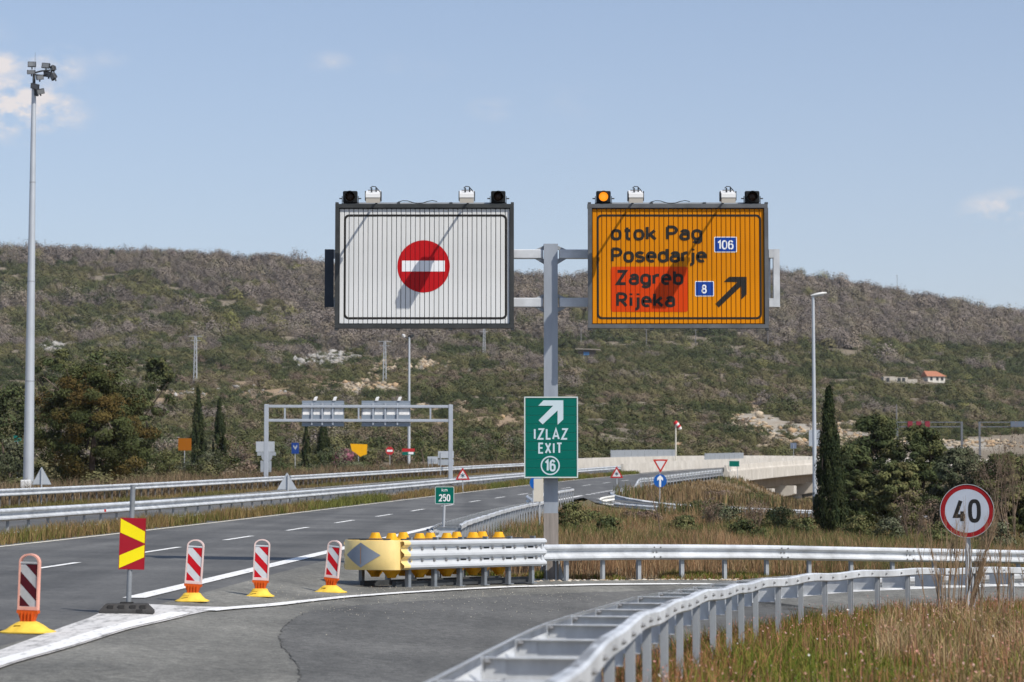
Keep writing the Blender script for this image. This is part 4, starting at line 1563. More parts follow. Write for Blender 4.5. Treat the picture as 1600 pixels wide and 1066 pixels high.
W, z0, z1 = .155, .53, 1.155
mb = MB(); mb.box((0, .006, (z0 + z1) / 2), (2 * W, .010, z1 - z0), 0)
for s in (-1, 1):
    mb.box((s * (W - .003), .012, (z0 + z1) / 2), (.006, .028, z1 - z0 + .002))
mb.v = [tuple(pnl @ Vector(v)) for v in mb.v]
mb.build('panel', mat('chevron_red', (.30, .012, .022), .5, 0, .06, 4), cv)
YEL = mat('fluorescent_yellow', (.80, .66, .01), .5, 0, .04, 4)
for poly in ([(-W, z1 - .006), (W, z1 - .165), (W, (z0 + z1) / 2 + .005), (-W, z1 - .165 - .012)], [(-W, z0 + .165), (W, (z0 + z1) / 2 - .01), (W, z0 + .155), (-W, z0 + .01)]):
    mb = MB(); mb.add([tuple(pnl @ Vector((x, -.0015, z))) for x, z in poly], [(0, 1, 2, 3)]); mb.build('yellow_band', YEL, cv)
mb = MB()
for z in (.66, 1.03):
    mb.box((.04, -.0, z), (.09, .05, .03))
mb.build('clamp', DARK, cv)

# ------------------------------------------------------------------ crash cushion
c0 = P(626, 917, 41.6); c1 = P(843, 912, 44.9)
c0.z = 0; c1.z = 0
ax = (c1 - c0); LC = ax.length; ax.normalize()
ang = math.atan2(ax.y, ax.x)
o = c0
ca = thing('crash_cushion', (o.x, o.y, gz(o.x, o.y)), 'yellow nosed crash cushion with grey triple wave side rails in the gore', 'crash barrier', None, ang)
gz0 = gz(o.x, o.y)
CW = 1.16
YELN = mat('nose_yellow', (.86, .64, .25), .42, 0, .14, 1.6, coat=.9)
YELN.node_tree.nodes['Principled BSDF'].inputs['Coat Roughness'].default_value = .42
AMB = mat('cartridge_yellow', (.74, .36, .02), .5, 0, .22, 5)
# local x = along the axis away from the nose; local y = left. right side at y=0, left side at y=CW
zt_n, zb_n = .81, .30
def curve(n=18):
    pts = []
    for k in range(n + 1):
        q = math.pi * k / n
        pts.append((-.02 - .36 * math.sin(q), CW / 2 - CW / 2 * math.cos(q)))
    return pts
cvp = [(.30, -.02), (.12, -.012)] + curve() + [(.30, CW + .01)]
mb = MB()
rings = [[(x, y, zb_n) for x, y in cvp], [(x * 1.0 - .008, y, zb_n + .012) for x, y in cvp], [(x - .008, y, zt_n - .012) for x, y in cvp], [(x, y, zt_n) for x, y in cvp]]
mb.loft(rings, False, False, 0, False)
nose = mb.build('nose_panel', YELN, ca, True)
# blue grey diamond wrapped on the nose
mb = MB()
cp = curve(60)
sl = [0]
for a, b in zip(cp[:-1], cp[1:]):
    sl.append(sl[-1] + math.hypot(b[0] - a[0], b[1] - a[1]))
def on_nose(s):
    for k in range(len(sl) - 1):
        if sl[k + 1] >= s:
            f = (s - sl[k]) / (sl[k + 1] - sl[k]); return Vector((cp[k][0] * (1 - f) + cp[k + 1][0] * f, cp[k][1] * (1 - f) + cp[k + 1][1] * f, 0))
    return Vector((*cp[-1], 0))
S = sl[-1]; sc_ = S * .49; half = .37; hh = .215; zc = .555
ctr = Vector((-.02, CW / 2, 0))
prev = None
for k in range(25):
    s = sc_ - half + 2 * half * k / 24
    p = on_nose(s); nrm = (p - ctr).normalized(); p = p + nrm * .014
    h = hh * (1 - abs(s - sc_) / half)
    cur = (Vector((p.x, p.y, zc - h)), Vector((p.x, p.y, zc + h)))
    if prev:
        mb.add([prev[0], cur[0], cur[1], prev[1]], [(0, 1, 2, 3)])
    prev = cur
mb.build('diamond_marker', mat('diamond_grey_blue', (.27, .305, .36), .4, .1, .10, 3), ca, True)
p = on_nose(sc_); nrm = (p - ctr).normalized(); tg = Vector((-nrm.y, nrm.x, 0)); p = p + nrm * .019
mb = MB(); mb.add([p - tg * .006 + Vector((0, 0, .40)), p + tg * .006 + Vector((0, 0, .40)), p + tg * .006 + Vector((0, 0, .70)), p - tg * .006 + Vector((0, 0, .70))], [(0, 1, 2, 3)])
mb.build('seam_stripe', mat('seam_orange', (.45, .22, .10), .6), ca)
# side fenders: four overlapping triple wave pieces each side
def fender(x0, x1, y, s, lift):
    pts = [Vector((x0 + (x1 - x0) * k / 6, y, .555)) for k in range(7)]
    return sweep(T_PROF, pts, s, .005, None, 0, lift)
FEN = mat('fender_steel', (.58, .60, .62), .46, .25, .08, 2)
for sgn, yy in ((1, 0.0), (-1, CW)):
    fender(-.02, .16, yy, sgn, .012).build('side_rail', YELN, ca)
    for k in range(3):
        x0 = .10 + k * (LC - .10) / 3
        o_ = fender(x0, x0 + (LC - .10) / 3 + .12, yy, sgn, .006 - .003 * k).build('side_rail', FEN, ca)
    if sgn == 1:
        for zz in (.105, -.095):
            k = 0
            xx = .22
            while xx < LC - .1:
                bo = obj_from('bolt', BOLT_ME, ca, (xx, -.016, .55 + zz), math.pi)
                bo.scale = (1.7, 1.2, 1.5)
                if k % 2 == 0:
                    sl_ = MB(); sl_.box((0, 0, 0), (.17, .003, .03)); sl_.build('slot', BLACKBOX, ca, False, (xx + .17, -.0145, .55 + zz))
                xx += .34; k += 1
mb = MB(); mb.box((LC + .02, 0.03, .55), (.03, .16, .52)); mb.build('end_shoe', FEN, ca)
# frames and legs
for k in range(6):
    x = .28 + k * (LC - .45) / 5
    mb = MB()
    for y in (.06, CW - .06):
        mb.box((x, y, .27), (.075, .075, .60))
        mb.box((x, y, -.01), (.16, .14, .02))
    mb.box((x, CW / 2, .70), (.06, CW - .2, .10)); mb.box((x, CW / 2, .34), (.06, CW - .2, .10))
    mb.box((x - .0, .03, .83), (.05, .10, .05))
    mb.build('diaphragm', mat('frame_steel', (.24, .26, .28), .55, .4, .2, 3), ca)
mb = MB()
for y in (.22, CW - .22):
    mb.box((LC / 2 + .05, y, .05), (LC - .1, .09, .10))
mb.box((LC / 2, CW / 2 - .28, .012), (LC + .1, .16, .02))
mb.build('ground_rail', DARK, ca)
mb = MB()
mb.box((LC * .45, .045, .822), (LC * .86, .05, .022)); mb.box((LC * .45, CW - .045, .822), (LC * .86, .05, .022)); mb.box((-.05, CW / 2, .825), (.5, .70, .018))
mb.build('top_strip', DARK, ca)
# energy cartridges with trapezoid knobs
kn = MB()
def sq(r_, z, e=3.0, ry=None):
    ry = ry or r_
    return [(r_ * math.copysign(abs(math.cos(q)) ** (2 / e), math.cos(q)), ry * math.copysign(abs(math.sin(q)) ** (2 / e), math.sin(q)), z) for q in [2 * math.pi * (k + .5) / 16 for k in range(16)]]
kn.loft([sq(.075, .16, 3, .08), sq(.10, .20, 3, .10), sq(.19, .30), sq(.21, .34), sq(.21, .74), sq(.20, .785), sq(.17, .805, 3, .17), sq(.10, .845, 3, .12), sq(.066, .922, 3, .09), sq(.058, .932, 3, .08)])
KME = kn.mesh('cartridge', AMB, True)
kd = MB(); kd.box((0, -.02, .85), (.10, .02, .05)); 
for k in range(5):
    for y, dx in ((.30, 0), (CW - .30, .24)):
        ko = obj_from('cartridge', KME, ca, (.12 + dx + k * (LC - .75) / 4.3, y, random.uniform(-.012, .004)), random.uniform(-.25, .25)); ko.scale = (.84, .84, 1)
cp_ = MB(); cp_.box((0, 0, .9), (.03, .012, .10))
# slabs of broken concrete and grit under the cushion
# ------------------------------------------------------------------ poles, masts, signs further off
SIGN_BACK = mat('sign_back_grey', (.40, .43, .46), .5, .35, .08, 2)
POLE_M = mat('pole_grey', (.46, .48, .50), .5, .3, .08, 1.0)


def ground_pt(px, py, Y):
    p = P(px, py, Y)
    p.z = gz(p.x, p.y)
    return p


# km post
b = ground_pt(690, 828, 53.5)
km = thing('kilometre_sign', b, 'small green sign reading km 250 on a thin pole over the gore guardrail', 'road sign')
zc0 = P(695, 787.5, 53.5).z - b.z; zc1 = P(695, 760.5, 53.5).z - b.z
xa = P(679.8, 775, 53.5).x - b.x; xb = P(709.6, 775, 53.5).x - b.x
mb = MB(); mb.tube((0.01, 0.03, -.3), (.07, .03, zc1 - .02), .03, .03, 10); mb.build('pole', POLE_M, km, True)
mb = MB(); mb.prism([(x, z) for x, z in rrect(xa, zc0, xb, zc1, .03)], -.004, .010); mb.build('frame', mat('frame_pale', (.55, .62, .60), .5), km)
mb = MB(); mb.prism([(x, z) for x, z in rrect(xa + .012, zc0 + .012, xb - .012, zc1 - .012, .022)], -.006, -.0045); mb.build('face', GREEN, km)
w = xb - xa; h = zc1 - zc0
for q in list(text_letters('km', xa + .35 * w, xa + .65 * w, zc0 + .71 * h, zc0 + .90 * h, .15, .30)):
    quads_mb(q, -.0075).build('letter', WHITE_P, km)
for q in list(text_letters('250', xa + .20 * w, xa + .80 * w, zc0 + .14 * h, zc0 + .56 * h, .16, .26)):
    quads_mb(q, -.0075).build('digit', WHITE_P, km)
mb = MB(); mb.bevbox((-.02, .0, P(690, 828, 53.5).z - b.z), (.62, .40, .05), .015); mb.build('blue_base_plate', mat('blue_black_plate', (.02, .04, .09), .5), km)

# speed limit
b = ground_pt(1514, 950, 39.2)
sp = thing('speed_limit_sign', b, 'round red rimmed speed limit sign reading 40 in the grass', 'road sign')
cz = P(1511, 798.5, 39.2).z - b.z; cx = P(1511, 798, 39.2).x - b.x
R_ = .425
ry = Matrix.Translation((cx, 0, cz)) @ Matrix.Rotation(-.22, 4, 'Z')


def disc_mb(r0, r1, y0, y1, n=48, M=None, mi=0):
    mb = MB()
    if r0 <= 0:
        mb.prism([(r1 * math.cos(2 * math.pi * k / n), r1 * math.sin(2 * math.pi * k / n)) for k in range(n)], y0, y1, mi)
    else:
        rings = []
        for (r_, y) in ((r0, y0), (r1, y0), (r1, y1), (r0, y1), (r0, y0)):
            rings.append([(r_ * math.cos(2 * math.pi * k / n), y, r_ * math.sin(2 * math.pi * k / n)) for k in range(n)])
        mb.loft(rings, False, False)
    if M is not None:
        mb.v = [tuple(M @ Vector(v)) for v in mb.v]
    return mb


disc_mb(0, R_, 0, .018, M=ry).build('plate', SIGN_BACK, sp)
disc_mb(R_, R_ + .008, -.012, .024, M=ry).build('rim', mat('rim_alu', (.6, .61, .62), .4, .5), sp)
disc_mb(0, R_ - .074, -.0035, -.001, M=ry).build('white_field', mat('sign_white', (.44, .48, .55), .45, 0, .08, 3), sp)
disc_mb(R_ - .072, R_ - .002, -.004, -.001, M=ry).build('red_ring', mat('sign_red', (.27, .012, .016), .45, 0, .1, 4), sp)
for q in text_letters('40', -.22, .22, -.19, .19, .165, .26):
    qm = quads_mb(q, -.0055)
    qm.v = [tuple(ry @ Vector(v)) for v in qm.v]
    qm.build('digit', BLACK_S, sp)
mb = MB(); mb.tube((cx, .06, -.25), (cx, .06, cz + .34), .030, .030, 12); mb.tube((cx, .06, cz + .34), (cx, .06, cz + .36), .034, .03, 12); mb.build('pole', POLE_M, sp, True)
mb = MB(); mb.tube((cx + .145, .25, -.1), (cx + .03, .085, cz - .30), .024, .024, 10); mb.build('brace', POLE_M, sp, True)

# high mast on the left
b = ground_pt(44, 776, 118)
hm = thing('floodlight_mast', b, 'tall tapered grey steel mast with a crown of floodlights', 'light mast')
zt = P(51.8, 132, 118).z - b.z
zt2 = P(53, 118, 118).z - b.z
mb = MB()
n = 8
rings = []
for k in range(5):
    f = k / 4
    r_ = .27 * (1 - f) + .105 * f
    zz = -.3 + (zt + .3) * f
    rings.append([(.0 + r_ * math.cos(2 * math.pi * (i + .3) / 16), r_ * math.sin(2 * math.pi * (i + .3) / 16), zz) for i in range(16)])
mb.loft(rings); mb.build('mast', mat('mast_zinc', (.47, .50, .53), .5, .35, .08, .8), hm, True)
for f in (.28, .52, .76):
    r_ = .27 * (1 - f) + .105 * f + .006
    mb = MB(); mb.tube((0, 0, zt * f), (0, 0, zt * f + .05), r_, r_, 16); mb.build('flange', GALV2, hm)
mb = MB(); mb.tube((0, 0, zt), (0, 0, P(53, 112, 118).z - b.z), .075, .07, 10); mb.box((.09, 0, zt - .3), (.26, .2, .55)); mb.build('head_frame', DARK, hm)
mb = MB(); mb.path([(0, 0, zt2 + .12), (.35, 0, zt2 + .22), (.78, 0, zt2 + .26)], .045, 8); mb.path([(0, 0, zt2 + .05), (.4, .1, zt2 + .02), (.8, .1, zt2 + .1)], .03, 6); mb.path([(0, 0, zt2 + .1), (-.2, 0, zt2 + .15)], .04, 6)
mb.build('bracket', DARK, hm)
mb = MB(); mb.tube((.04, 0, zt2 + .2), (.04, 0, P(53, 82, 118).z - b.z), .012, .006, 6); mb.build('lightning_rod', DARK, hm)
FLD = mat('floodlight_dark', (.05, .052, .055), .5, .2, .15, 6)
GLS = mat('floodlight_glass', (.45, .47, .48), .15)
for (px, py, w_, h_, ry_, rz_, tilt) in ((50, 101, .40, .26, 0, .1, -.1), (49, 113, .40, .20, 0, 0, .1), (72, 103, .42, .26, .12, -.3, -.1), (75, 116, .46, .28, .2, -.5, .25), (82, 107, .26, .26, -.2, -1.0, .1),
                                         (83, 120, .30, .30, -.4, -.9, .3), (62, 121, .36, .24, -.2, .5, .2), (55, 135, .44, .26, .25, -.3, .35), (63, 143, .38, .26, -.25, .4, .3)):
    q = P(px, py, 118 + random.uniform(-.3, .2)) - b
    mb = MB()
    mb.loft([[(-w_ / 2, -.07, -h_ / 2), (w_ / 2, -.07, -h_ / 2), (w_ / 2, -.07, h_ / 2), (-w_ / 2, -.07, h_ / 2)], [(-w_ / 2, .02, -h_ / 2), (w_ / 2, .02, -h_ / 2), (w_ / 2, .02, h_ / 2), (-w_ / 2, .02, h_ / 2)],
             [(-w_ / 3, .16, -h_ / 3), (w_ / 3, .16, -h_ / 3), (w_ / 3, .16, h_ / 3), (-w_ / 3, .16, h_ / 3)]])
    fl = mb.build('floodlight', FLD, hm, False, tuple(q)); fl.rotation_euler = (tilt, ry_, rz_)
    mb = MB(); mb.box((0, -.073, 0), (w_ * .86, .006, h_ * .8)); mb.build('glass', mat('floodlight_face', (.20, .21, .22), .2), fl)
    mb = MB(); mb.box((0, .05, -h_ / 2 - .05), (.06, .05, .1)); mb.build('yoke', DARK, fl)
# control box by the mast
cb = ground_pt(40, 780, 112)
cbx = thing('control_cabinet', cb, 'small white cabinet at the foot of the tall floodlight mast', 'cabinet')
zz0 = P(40, 768, 112).z - cb.z; zz1 = P(40, 750, 112).z - cb.z
mb = MB(); mb.bevbox((0, 0, (zz0 + zz1) / 2), (.44, .3, zz1 - zz0), .02); mb.build('cabinet_body', WHITEBOX, cbx)
mb = MB(); mb.bevbox((0.05, 0, zz0 / 2 - .1), (.17, .17, zz0 + .2), .01); mb.build('pedestal', WHITEBOX, cbx)
mb = MB(); mb.box((0, -.153, (zz0 + zz1) / 2), (.36, .006, (zz1 - zz0) * .82)); mb.build('door', mat('cabinet_door', (.68, .68, .67), .5), cbx)

# lamp posts
def lamp_post(px, base_py, Y, top_py, label, r0, r1, head='cobra', collar=False):
    b = ground_pt(px, base_py, Y)
    t = thing('street_lamp', b, label, 'street lamp')
    h = P(px, top_py, Y).z - b.z
    mb = MB()
    mb.loft([[(r_ * math.cos(2 * math.pi * i / 12), r_ * math.sin(2 * math.pi * i / 12), z) for i in range(12)] for r_, z in ((r0, -.4), ((r0 + r1) / 2, h / 2), (r1, h))])
    mb.build('pole', mat('lamp_zinc', (.50, .53, .56), .5, .3, .06, .8), t, True)
    if collar:
        mb = MB(); mb.tube((0, 0, .1), (0, 0, collar), r0 + .012, r0 + .010, 12); mb.build('base_collar', DARK, t, True)
    if head == 'cobra':
        mb = MB()
        def ring(x, w, h0, h1):
            return [(x, w * math.cos(q), (h0 if math.sin(q) < 0 else h1) * abs(math.sin(q))) for q in [2 * math.pi * k / 12 for k in range(12)]]
        mb.loft([ring(-.12, .06, -.05, .05), ring(-.02, .11, -.07, .08), ring(.3, .17, -.08, .11), ring(.55, .15, -.07, .10), ring(.74, .06, -.02, .05)])
        hd = mb.build('lamp_head', mat('lamp_shell', (.72, .71, .67), .4), t, True, (.0, 0, h))
        hd.rotation_euler = (0, -.16, -.25)
        mb = MB(); mb.box((.36, 0, -.085), (.42, .22, .02)); mb.build('lens', GLS, hd)
    else:
        for (dx, ry_) in ((-.35, .3), (.02, 0), (.16, -.5), (.08, .2)):
            mb = MB()
            mb.loft([[(-.2, -.12, -.10), (.2, -.12, -.10), (.2, -.12, .14), (-.2, -.12, .14)], [(-.18, .1, -.08), (.18, .1, -.08), (.18, .1, .1), (-.18, .1, .1)]])
            f = mb.build('floodlight', FLD if dx > -.1 else WHITEBOX, t, False, (dx * 1.6, random.uniform(-.2, .2), h + .08 + abs(dx) * .2)); f.rotation_euler = (.3, ry_, dx * 3)
        mb = MB(); mb.box((-.1, 0, h - .05), (1.1, .06, .06)); mb.build('bracket', DARK, t)
    return t


lamp_post(1273.5, 803, 131, 462, 'slim grey lamp post with a pale head beside the tall cypress', .125, .075, 'cobra', 1.15)
lamp_post(639, 722, 245, 527, 'grey floodlight pole rising behind the sign gantry', .16, .09, 'flood')

# sign gantry over the opposite carriageway, seen from behind
gl = P(415.5, 750, 150); gr = P(704, 757, 150.4)
gl.z = gz(gl.x, gl.y) - .1
gan = thing('sign_gantry', gl, 'grey portal gantry across the far carriageway carrying two signs seen from behind', 'sign gantry')
GAN_M = mat('gantry_zinc', (.43, .46, .50), .5, .35, .08, 1)
dv = gr - gl; dv.z = 0; GL_ = dv.length; ga_ = math.atan2(dv.y, dv.x)
gan.rotation_euler = (0, 0, ga_)
hL = P(415, 632, gl.y).z - gl.z
mb = MB(); mb.bevbox((0, 0, hL / 2 - .2), (.27, .27, hL + .4), .02); mb.build('leg', GAN_M, gan)
mb = MB(); mb.bevbox((GL_, 0, hL / 2 - .2), (.27, .27, hL + .4), .02); mb.build('leg', GAN_M, gan)
hB1 = hL - .12; hB0 = P(500, 657, 150).z - gl.z
for hb_ in (hB1, hB0):
    mb = MB(); mb.bevbox((GL_ / 2, 0, hb_), (GL_ - .28, .18, .17), .015); mb.build('cross_beam', GAN_M, gan)
for f in (.10, .5, .89):
    mb = MB(); mb.box((GL_ * f, 0, (hB0 + hB1) / 2), (.10, .12, hB1 - hB0 - .18)); mb.build('strut', GAN_M, gan)
for n_, (xa, xb) in enumerate(((471, 537), (564.5, 641))):
    Xa = (xa - 415.5) / (704.5 - 415.5) * GL_; Xb = (xb - 415.5) / (704.5 - 415.5) * GL_
    ztop = P(500, 626, 150).z - gl.z; zbot = P(500, 666, 150).z - gl.z
    pb = thing('gantry_sign', gl + Vector((math.cos(ga_) * (Xa + Xb) / 2 - math.sin(ga_) * .15, math.sin(ga_) * (Xa + Xb) / 2 + math.cos(ga_) * .15, zbot)), ('narrower' if n_ == 0 else 'wider') + ' rectangular sign hung on the gantry, showing its grey back', 'road sign', None, ga_)
    W = Xb - Xa; H = ztop - zbot
    mb = MB(); mb.box((0, 0, H / 2), (W, .10, H)); mb.build('back_panel', mat('gantry_panel_back', (.25, .29, .34), .5, .3, .08, 1), pb)
    nn = 4 if n_ == 0 else 4
    for k in range(nn):
        x = -W / 2 + W * (k + .5) / nn
        mb = MB(); mb.box((x, -.056, H * .585), (W / nn - .12, .012, H * .27)); mb.build('sunlit_area', mat('sunlit_white', (.76, .75, .73), .6, 0, .22, 3), pb)  # white plates painted as the sunlit part of the sign back
    for k in range(1, nn):
        x = -W / 2 + W * k / nn - .04
        mb = MB(); mb.box((x, -.12, H * .48), (.09, .12, H * .86)); mb.build('stiffener', GAN_M, pb)
    for k in range(3):
        mb = MB(); mb.box((0, -.056, H * (.12 + .38 * k)), (W - .02, .008, .03)); mb.build('rib', GAN_M, pb)
    for f in (.31, .77):
        mb = MB(); mb.loft([[(-.12, -.1, 0), (.08, -.1, 0), (.08, .1, 0), (-.12, .1, 0)], [(-.05, -.1, .16), (.16, -.1, .22), (.16, .1, .22), (-.05, .1, .16)], [(.0, -.08, .24), (.14, -.08, .25), (.14, .08, .25), (0, .08, .24)]])
        mb.build('lamp_box', WHITEBOX, pb, False, (-W / 2 + W * f, -.02, H + .002))


# plain post signs
def tri(r, up=True):
    return [(-r, 0), (r, 0), (0, r * 1.74)] if up else [(0, 0), (r, r * 1.74), (-r, r * 1.74)]


def rounded(poly, rad):
    out = []
    n = len(poly)
    for i in range(n):
        p = Vector(poly[i]); a = (Vector(poly[i - 1]) - p).normalized(); b = (Vector(poly[(i + 1) % n]) - p).normalized()
        for k in range(4):
            f = k / 3
            q0 = p + a * rad * (1 - f); q1 = p + b * rad * f
            out.append(tuple(p + a * rad * (1 - f) ** 2 + b * rad * f ** 2))
    return out


def scale_poly(poly, f):
    cx = sum(p[0] for p in poly) / len(poly); cz = sum(p[1] for p in poly) / len(poly)
    return [(cx + (x - cx) * f, cz + (z - cz) * f) for x, z in poly]


def post_sign(px, base_py, Y, label, parts, pole_top_py, rz=0.0, pole_r=.03, legs=(0,), cat='road sign', name='road_sign', pole_front=False, base=None, pole_z0=-.3):
    """parts: (name, polygon in px (x,py), y offset, thickness, material)"""
    b = base or ground_pt(px, base_py, Y)
    t = thing(name, b, label, cat, None, rz)
    h = P(px, pole_top_py, Y).z - b.z
    for lx in legs:
        x = lx * mpp(Y)
        mb = MB(); mb.tube((x, .05 if not pole_front else -.05, pole_z0), (x, .05 if not pole_front else -.05, h), pole_r, pole_r, 8); mb.build('pole', POLE_M, t, True)
    for nm, poly, y, th, m in parts:
        pl = [(P(x, yy, Y).x - b.x, P(x, yy, Y).z - b.z) for x, yy in poly]
        mb = MB()
        mb.prism(pl, y, y + th)
        mb.build(nm, m, t)
    return t


def circ(cx, cy, r, n=24):
    return [(cx + r * math.cos(2 * math.pi * k / n), cy + r * math.sin(2 * math.pi * k / n)) for k in range(n)]


def rect(x0, y0, x1, y1):
    return [(x0, y1), (x1, y1), (x1, y0), (x0, y0)]


def snow(cx, cy, r):
    parts = []
    for k in range(3):
        a = math.pi * k / 3 + math.pi / 2
        dx, dy = math.cos(a), math.sin(a)
        w = r * .18
        parts.append([(cx - dx * r - dy * w, cy - dy * r + dx * w), (cx - dx * r + dy * w, cy - dy * r - dx * w), (cx + dx * r + dy * w, cy + dy * r - dx * w), (cx + dx * r - dy * w, cy + dy * r + dx * w)])
    return parts


RIM = mat('triangle_red', (.42, .02, .022), .45)
FACE = mat('triangle_white', (.66, .66, .66), .45)
SNW = mat('snowflake_ink', (.06, .10, .14), .5)


def triangle_sign(px, base_py, Y, cx, bot, half, top, label):
    o = rounded([(cx - half, bot), (cx, top), (cx + half, bot)], half * .12)
    i = scale_poly(o, .66)
    parts = [('red_border', o, 0, .015, RIM), ('white_field', i, -.006, .004, FACE)]
    for k, pl in enumerate(snow(cx, bot - (bot - top) * .36, half * .30)):
        parts.append(('snowflake_arm', pl, -.012 - .002 * k, .004, SNW))
    return post_sign(px, base_py, Y, label, parts, bot - 5)


pb_ = rp(147.5, -5.9); 
triangle_sign(723, 757, 148, 723, 750, 11.5, 730.5, 'red bordered snowflake warning triangle in the median beside the gantry leg')
triangle_sign(964, 768, 146, 963.5, 747, 10.2, 728.5, 'red bordered snowflake warning triangle at the tip of the bullnose guardrail')


def back_triangle(px, base_py, Y, cx, bot, half, top, label):
    o = rounded([(cx - half, bot), (cx, top), (cx + half, bot)], half * .12)
    i = scale_poly(o, .93)
    return post_sign(px, base_py, Y, label, [('back_plate', o, 0, .02, SIGN_BACK), ('stiffening_face', i, -.006, .005, mat('sign_back_pale', (.50, .53, .56), .45, .3, .06, 2))], top + 4, pole_front=True, pole_r=.035)


back_triangle(65, 772, 104, 65, 757.5, 15.5, 729, 'triangular sign seen from behind beside the white cabinet')
back_triangle(450, 775, 105, 448.5, 765.5, 16, 738, 'triangular sign seen from behind in the median, above the guardrail')

# give way over blue arrow
ydown = rounded([(1020, 718), (1032, 739), (1044, 718)], 1.6)
bl = mat('sign_blue', (.01, .10, .38), .45)
post_sign(1031, 792, 125, 'red and white give way triangle above a round blue arrow sign on one pole', [
    ('red_border', ydown, 0, .02, mat('giveway_red', (.50, .03, .02), .45)), ('white_field', scale_poly(ydown, .66), -.006, .004, FACE),
    ('blue_disc', circ(1031.5, 751.5, 10.3), 0, .02, bl),
    ('arrow', [(1030, 761), (1033, 761), (1033, 749), (1036, 751.5), (1036, 747), (1031.5, 742.5), (1027, 747), (1027, 751.5), (1030, 749)], -.006, .004, WHITE_P)], 722)
# blue disc and pale marker board behind the mast
post_sign(833, 790, 92, 'round blue sign half hidden behind the pale marker board', [('blue_disc', circ(838, 754.5, 10.5), 0, .02, bl)], 750)
post_sign(843, 800, 86, 'pale blank marker board on a thin pole behind the sign mast', [('board', rect(834, 748, 849, 784), 0, .03, mat('board_cream', (.58, .54, .46), .6, 0, .05, 2))], 752, pole_front=False)
post_sign(1147, 746, 219, 'small blank green sign on two legs at the start of the bridge', [('panel', rect(1139.5, 720.5, 1155, 729), 0, .03, GREEN), ('frame', rect(1139, 720, 1155.5, 729.5), .004, .02, mat('frame_pale', (.55, .62, .60), .5))], 726, legs=(-5.5, 5.5))
# sign backs near the gantry
post_sign(418, 752, 162, 'cluster plate of two rectangular sign backs and a round one behind the left gantry leg', [
    ('back_plate', rect(400, 690, 429, 706), 0, .03, mat('sign_back_pale', (.50, .53, .56), .45, .3, .06, 2)), ('back_plate', rect(402, 706.5, 431, 712), .01, .03, SIGN_BACK), ('round_plate', circ(417, 713, 8.5), -.03, .02, SIGN_BACK), ('back_plate', rect(407, 720, 424, 738), 0, .03, SIGN_BACK)], 692)
post_sign(675, 740, 205, 'low rectangular sign back on two legs left of the right gantry leg', [('back_plate', rect(668, 713.5, 684, 725), 0, .03, mat('sign_back_pale', (.50, .53, .56), .45, .3, .06, 2)), ('dark_patch', rect(670.5, 717, 681.5, 722), -.004, .003, SIGN_BACK)], 716, legs=(-5.5, .5), pole_front=True)
post_sign(690, 738, 200, 'pair of stacked rectangular sign backs just left of the right gantry leg', [('back_plate', rect(684.5, 705, 709, 716), 0, .03, mat('sign_back_pale', (.50, .53, .56), .45, .3, .06, 2)), ('back_plate', rect(684.5, 718, 709, 727), 0, .03, SIGN_BACK)], 707, legs=(-1.5,), pole_front=True)
# toll plaza signs among the shrubs
OR = mat('sign_orange', (.80, .40, .01), .45, 0, .06, 2)
post_sign(560, 728, 232, 'bright orange-yellow sign board with a pointed lower edge among the shrubs', [('panel', [(547.5, 693.5), (574, 694.5), (573, 710), (566.5, 712), (563, 714), (557, 709), (549.5, 704)], 0, .04, OR)], 700)
post_sign(609, 728, 236, 'small round red stop sign among the shrubs', [('panel', [(609 + 6.6 * math.cos(math.pi / 8 + k * math.pi / 4), 704.5 + 6.6 * math.sin(math.pi / 8 + k * math.pi / 4)) for k in range(8)], 0, .03, mat('stop_red', (.45, .03, .035), .5)),
          ('white_bar', rect(604.5, 703, 613.5, 706), -.005, .003, WHITE_P)], 705)
post_sign(638, 728, 240, 'low sign with red upper and green lower half by the floodlight pole', [('red_half', rect(628.5, 701, 648, 706), 0, .03, mat('stop_red', (.45, .03, .035), .5)), ('green_half', rect(628.5, 706, 648, 711), 0, .03, GREEN), ('white_bar', rect(638, 706.5, 646, 710), -.005, .003, WHITE_P)], 705)
post_sign(461, 730, 205, 'blue rectangular sign partly hidden beside the pair of small cypresses', [('panel', rect(455.5, 692, 467, 709), 0, .03, mat('parking_blue', (.015, .05, .22), .5)), ('white_mark', [(458.5, 695), (461, 699), (464, 695), (464.5, 698), (461.5, 703), (458, 698)], -.005, .003, SIGN_BACK)], 700)
post_sign(288, 730, 200, 'dull orange sign in the shade of the shrubs by the pair of tall cypresses', [('panel', rect(278.5, 685, 299, 704), 0, .03, mat('sign_orange_shaded', (.30, .10, .008), .5))], 695)  # orange darkened to stand for the shrubs' shade on the board
post_sign(27, 735, 170, 'small teal sign behind the tall floodlight mast', [('panel', rect(21.5, 680, 33, 690), 0, .03, mat('sign_teal', (.01, .17, .15), .5))], 688)
post_sign(1281, 712, 330, 'tall grey sign back behind the slim lamp post', [('back_plate', rect(1264, 672, 1281.5, 697), 0, .05, SIGN_BACK)], 680, legs=(-8,), pole_r=.06, pole_front=True)
post_sign(1240, 712, 325, 'small grey-blue sign back above the bridge parapet', [('back_plate', rect(1235, 692, 1244.5, 701), 0, .05, mat('sign_back_blue', (.16, .19, .25), .5, .2))], 694, pole_front=True)

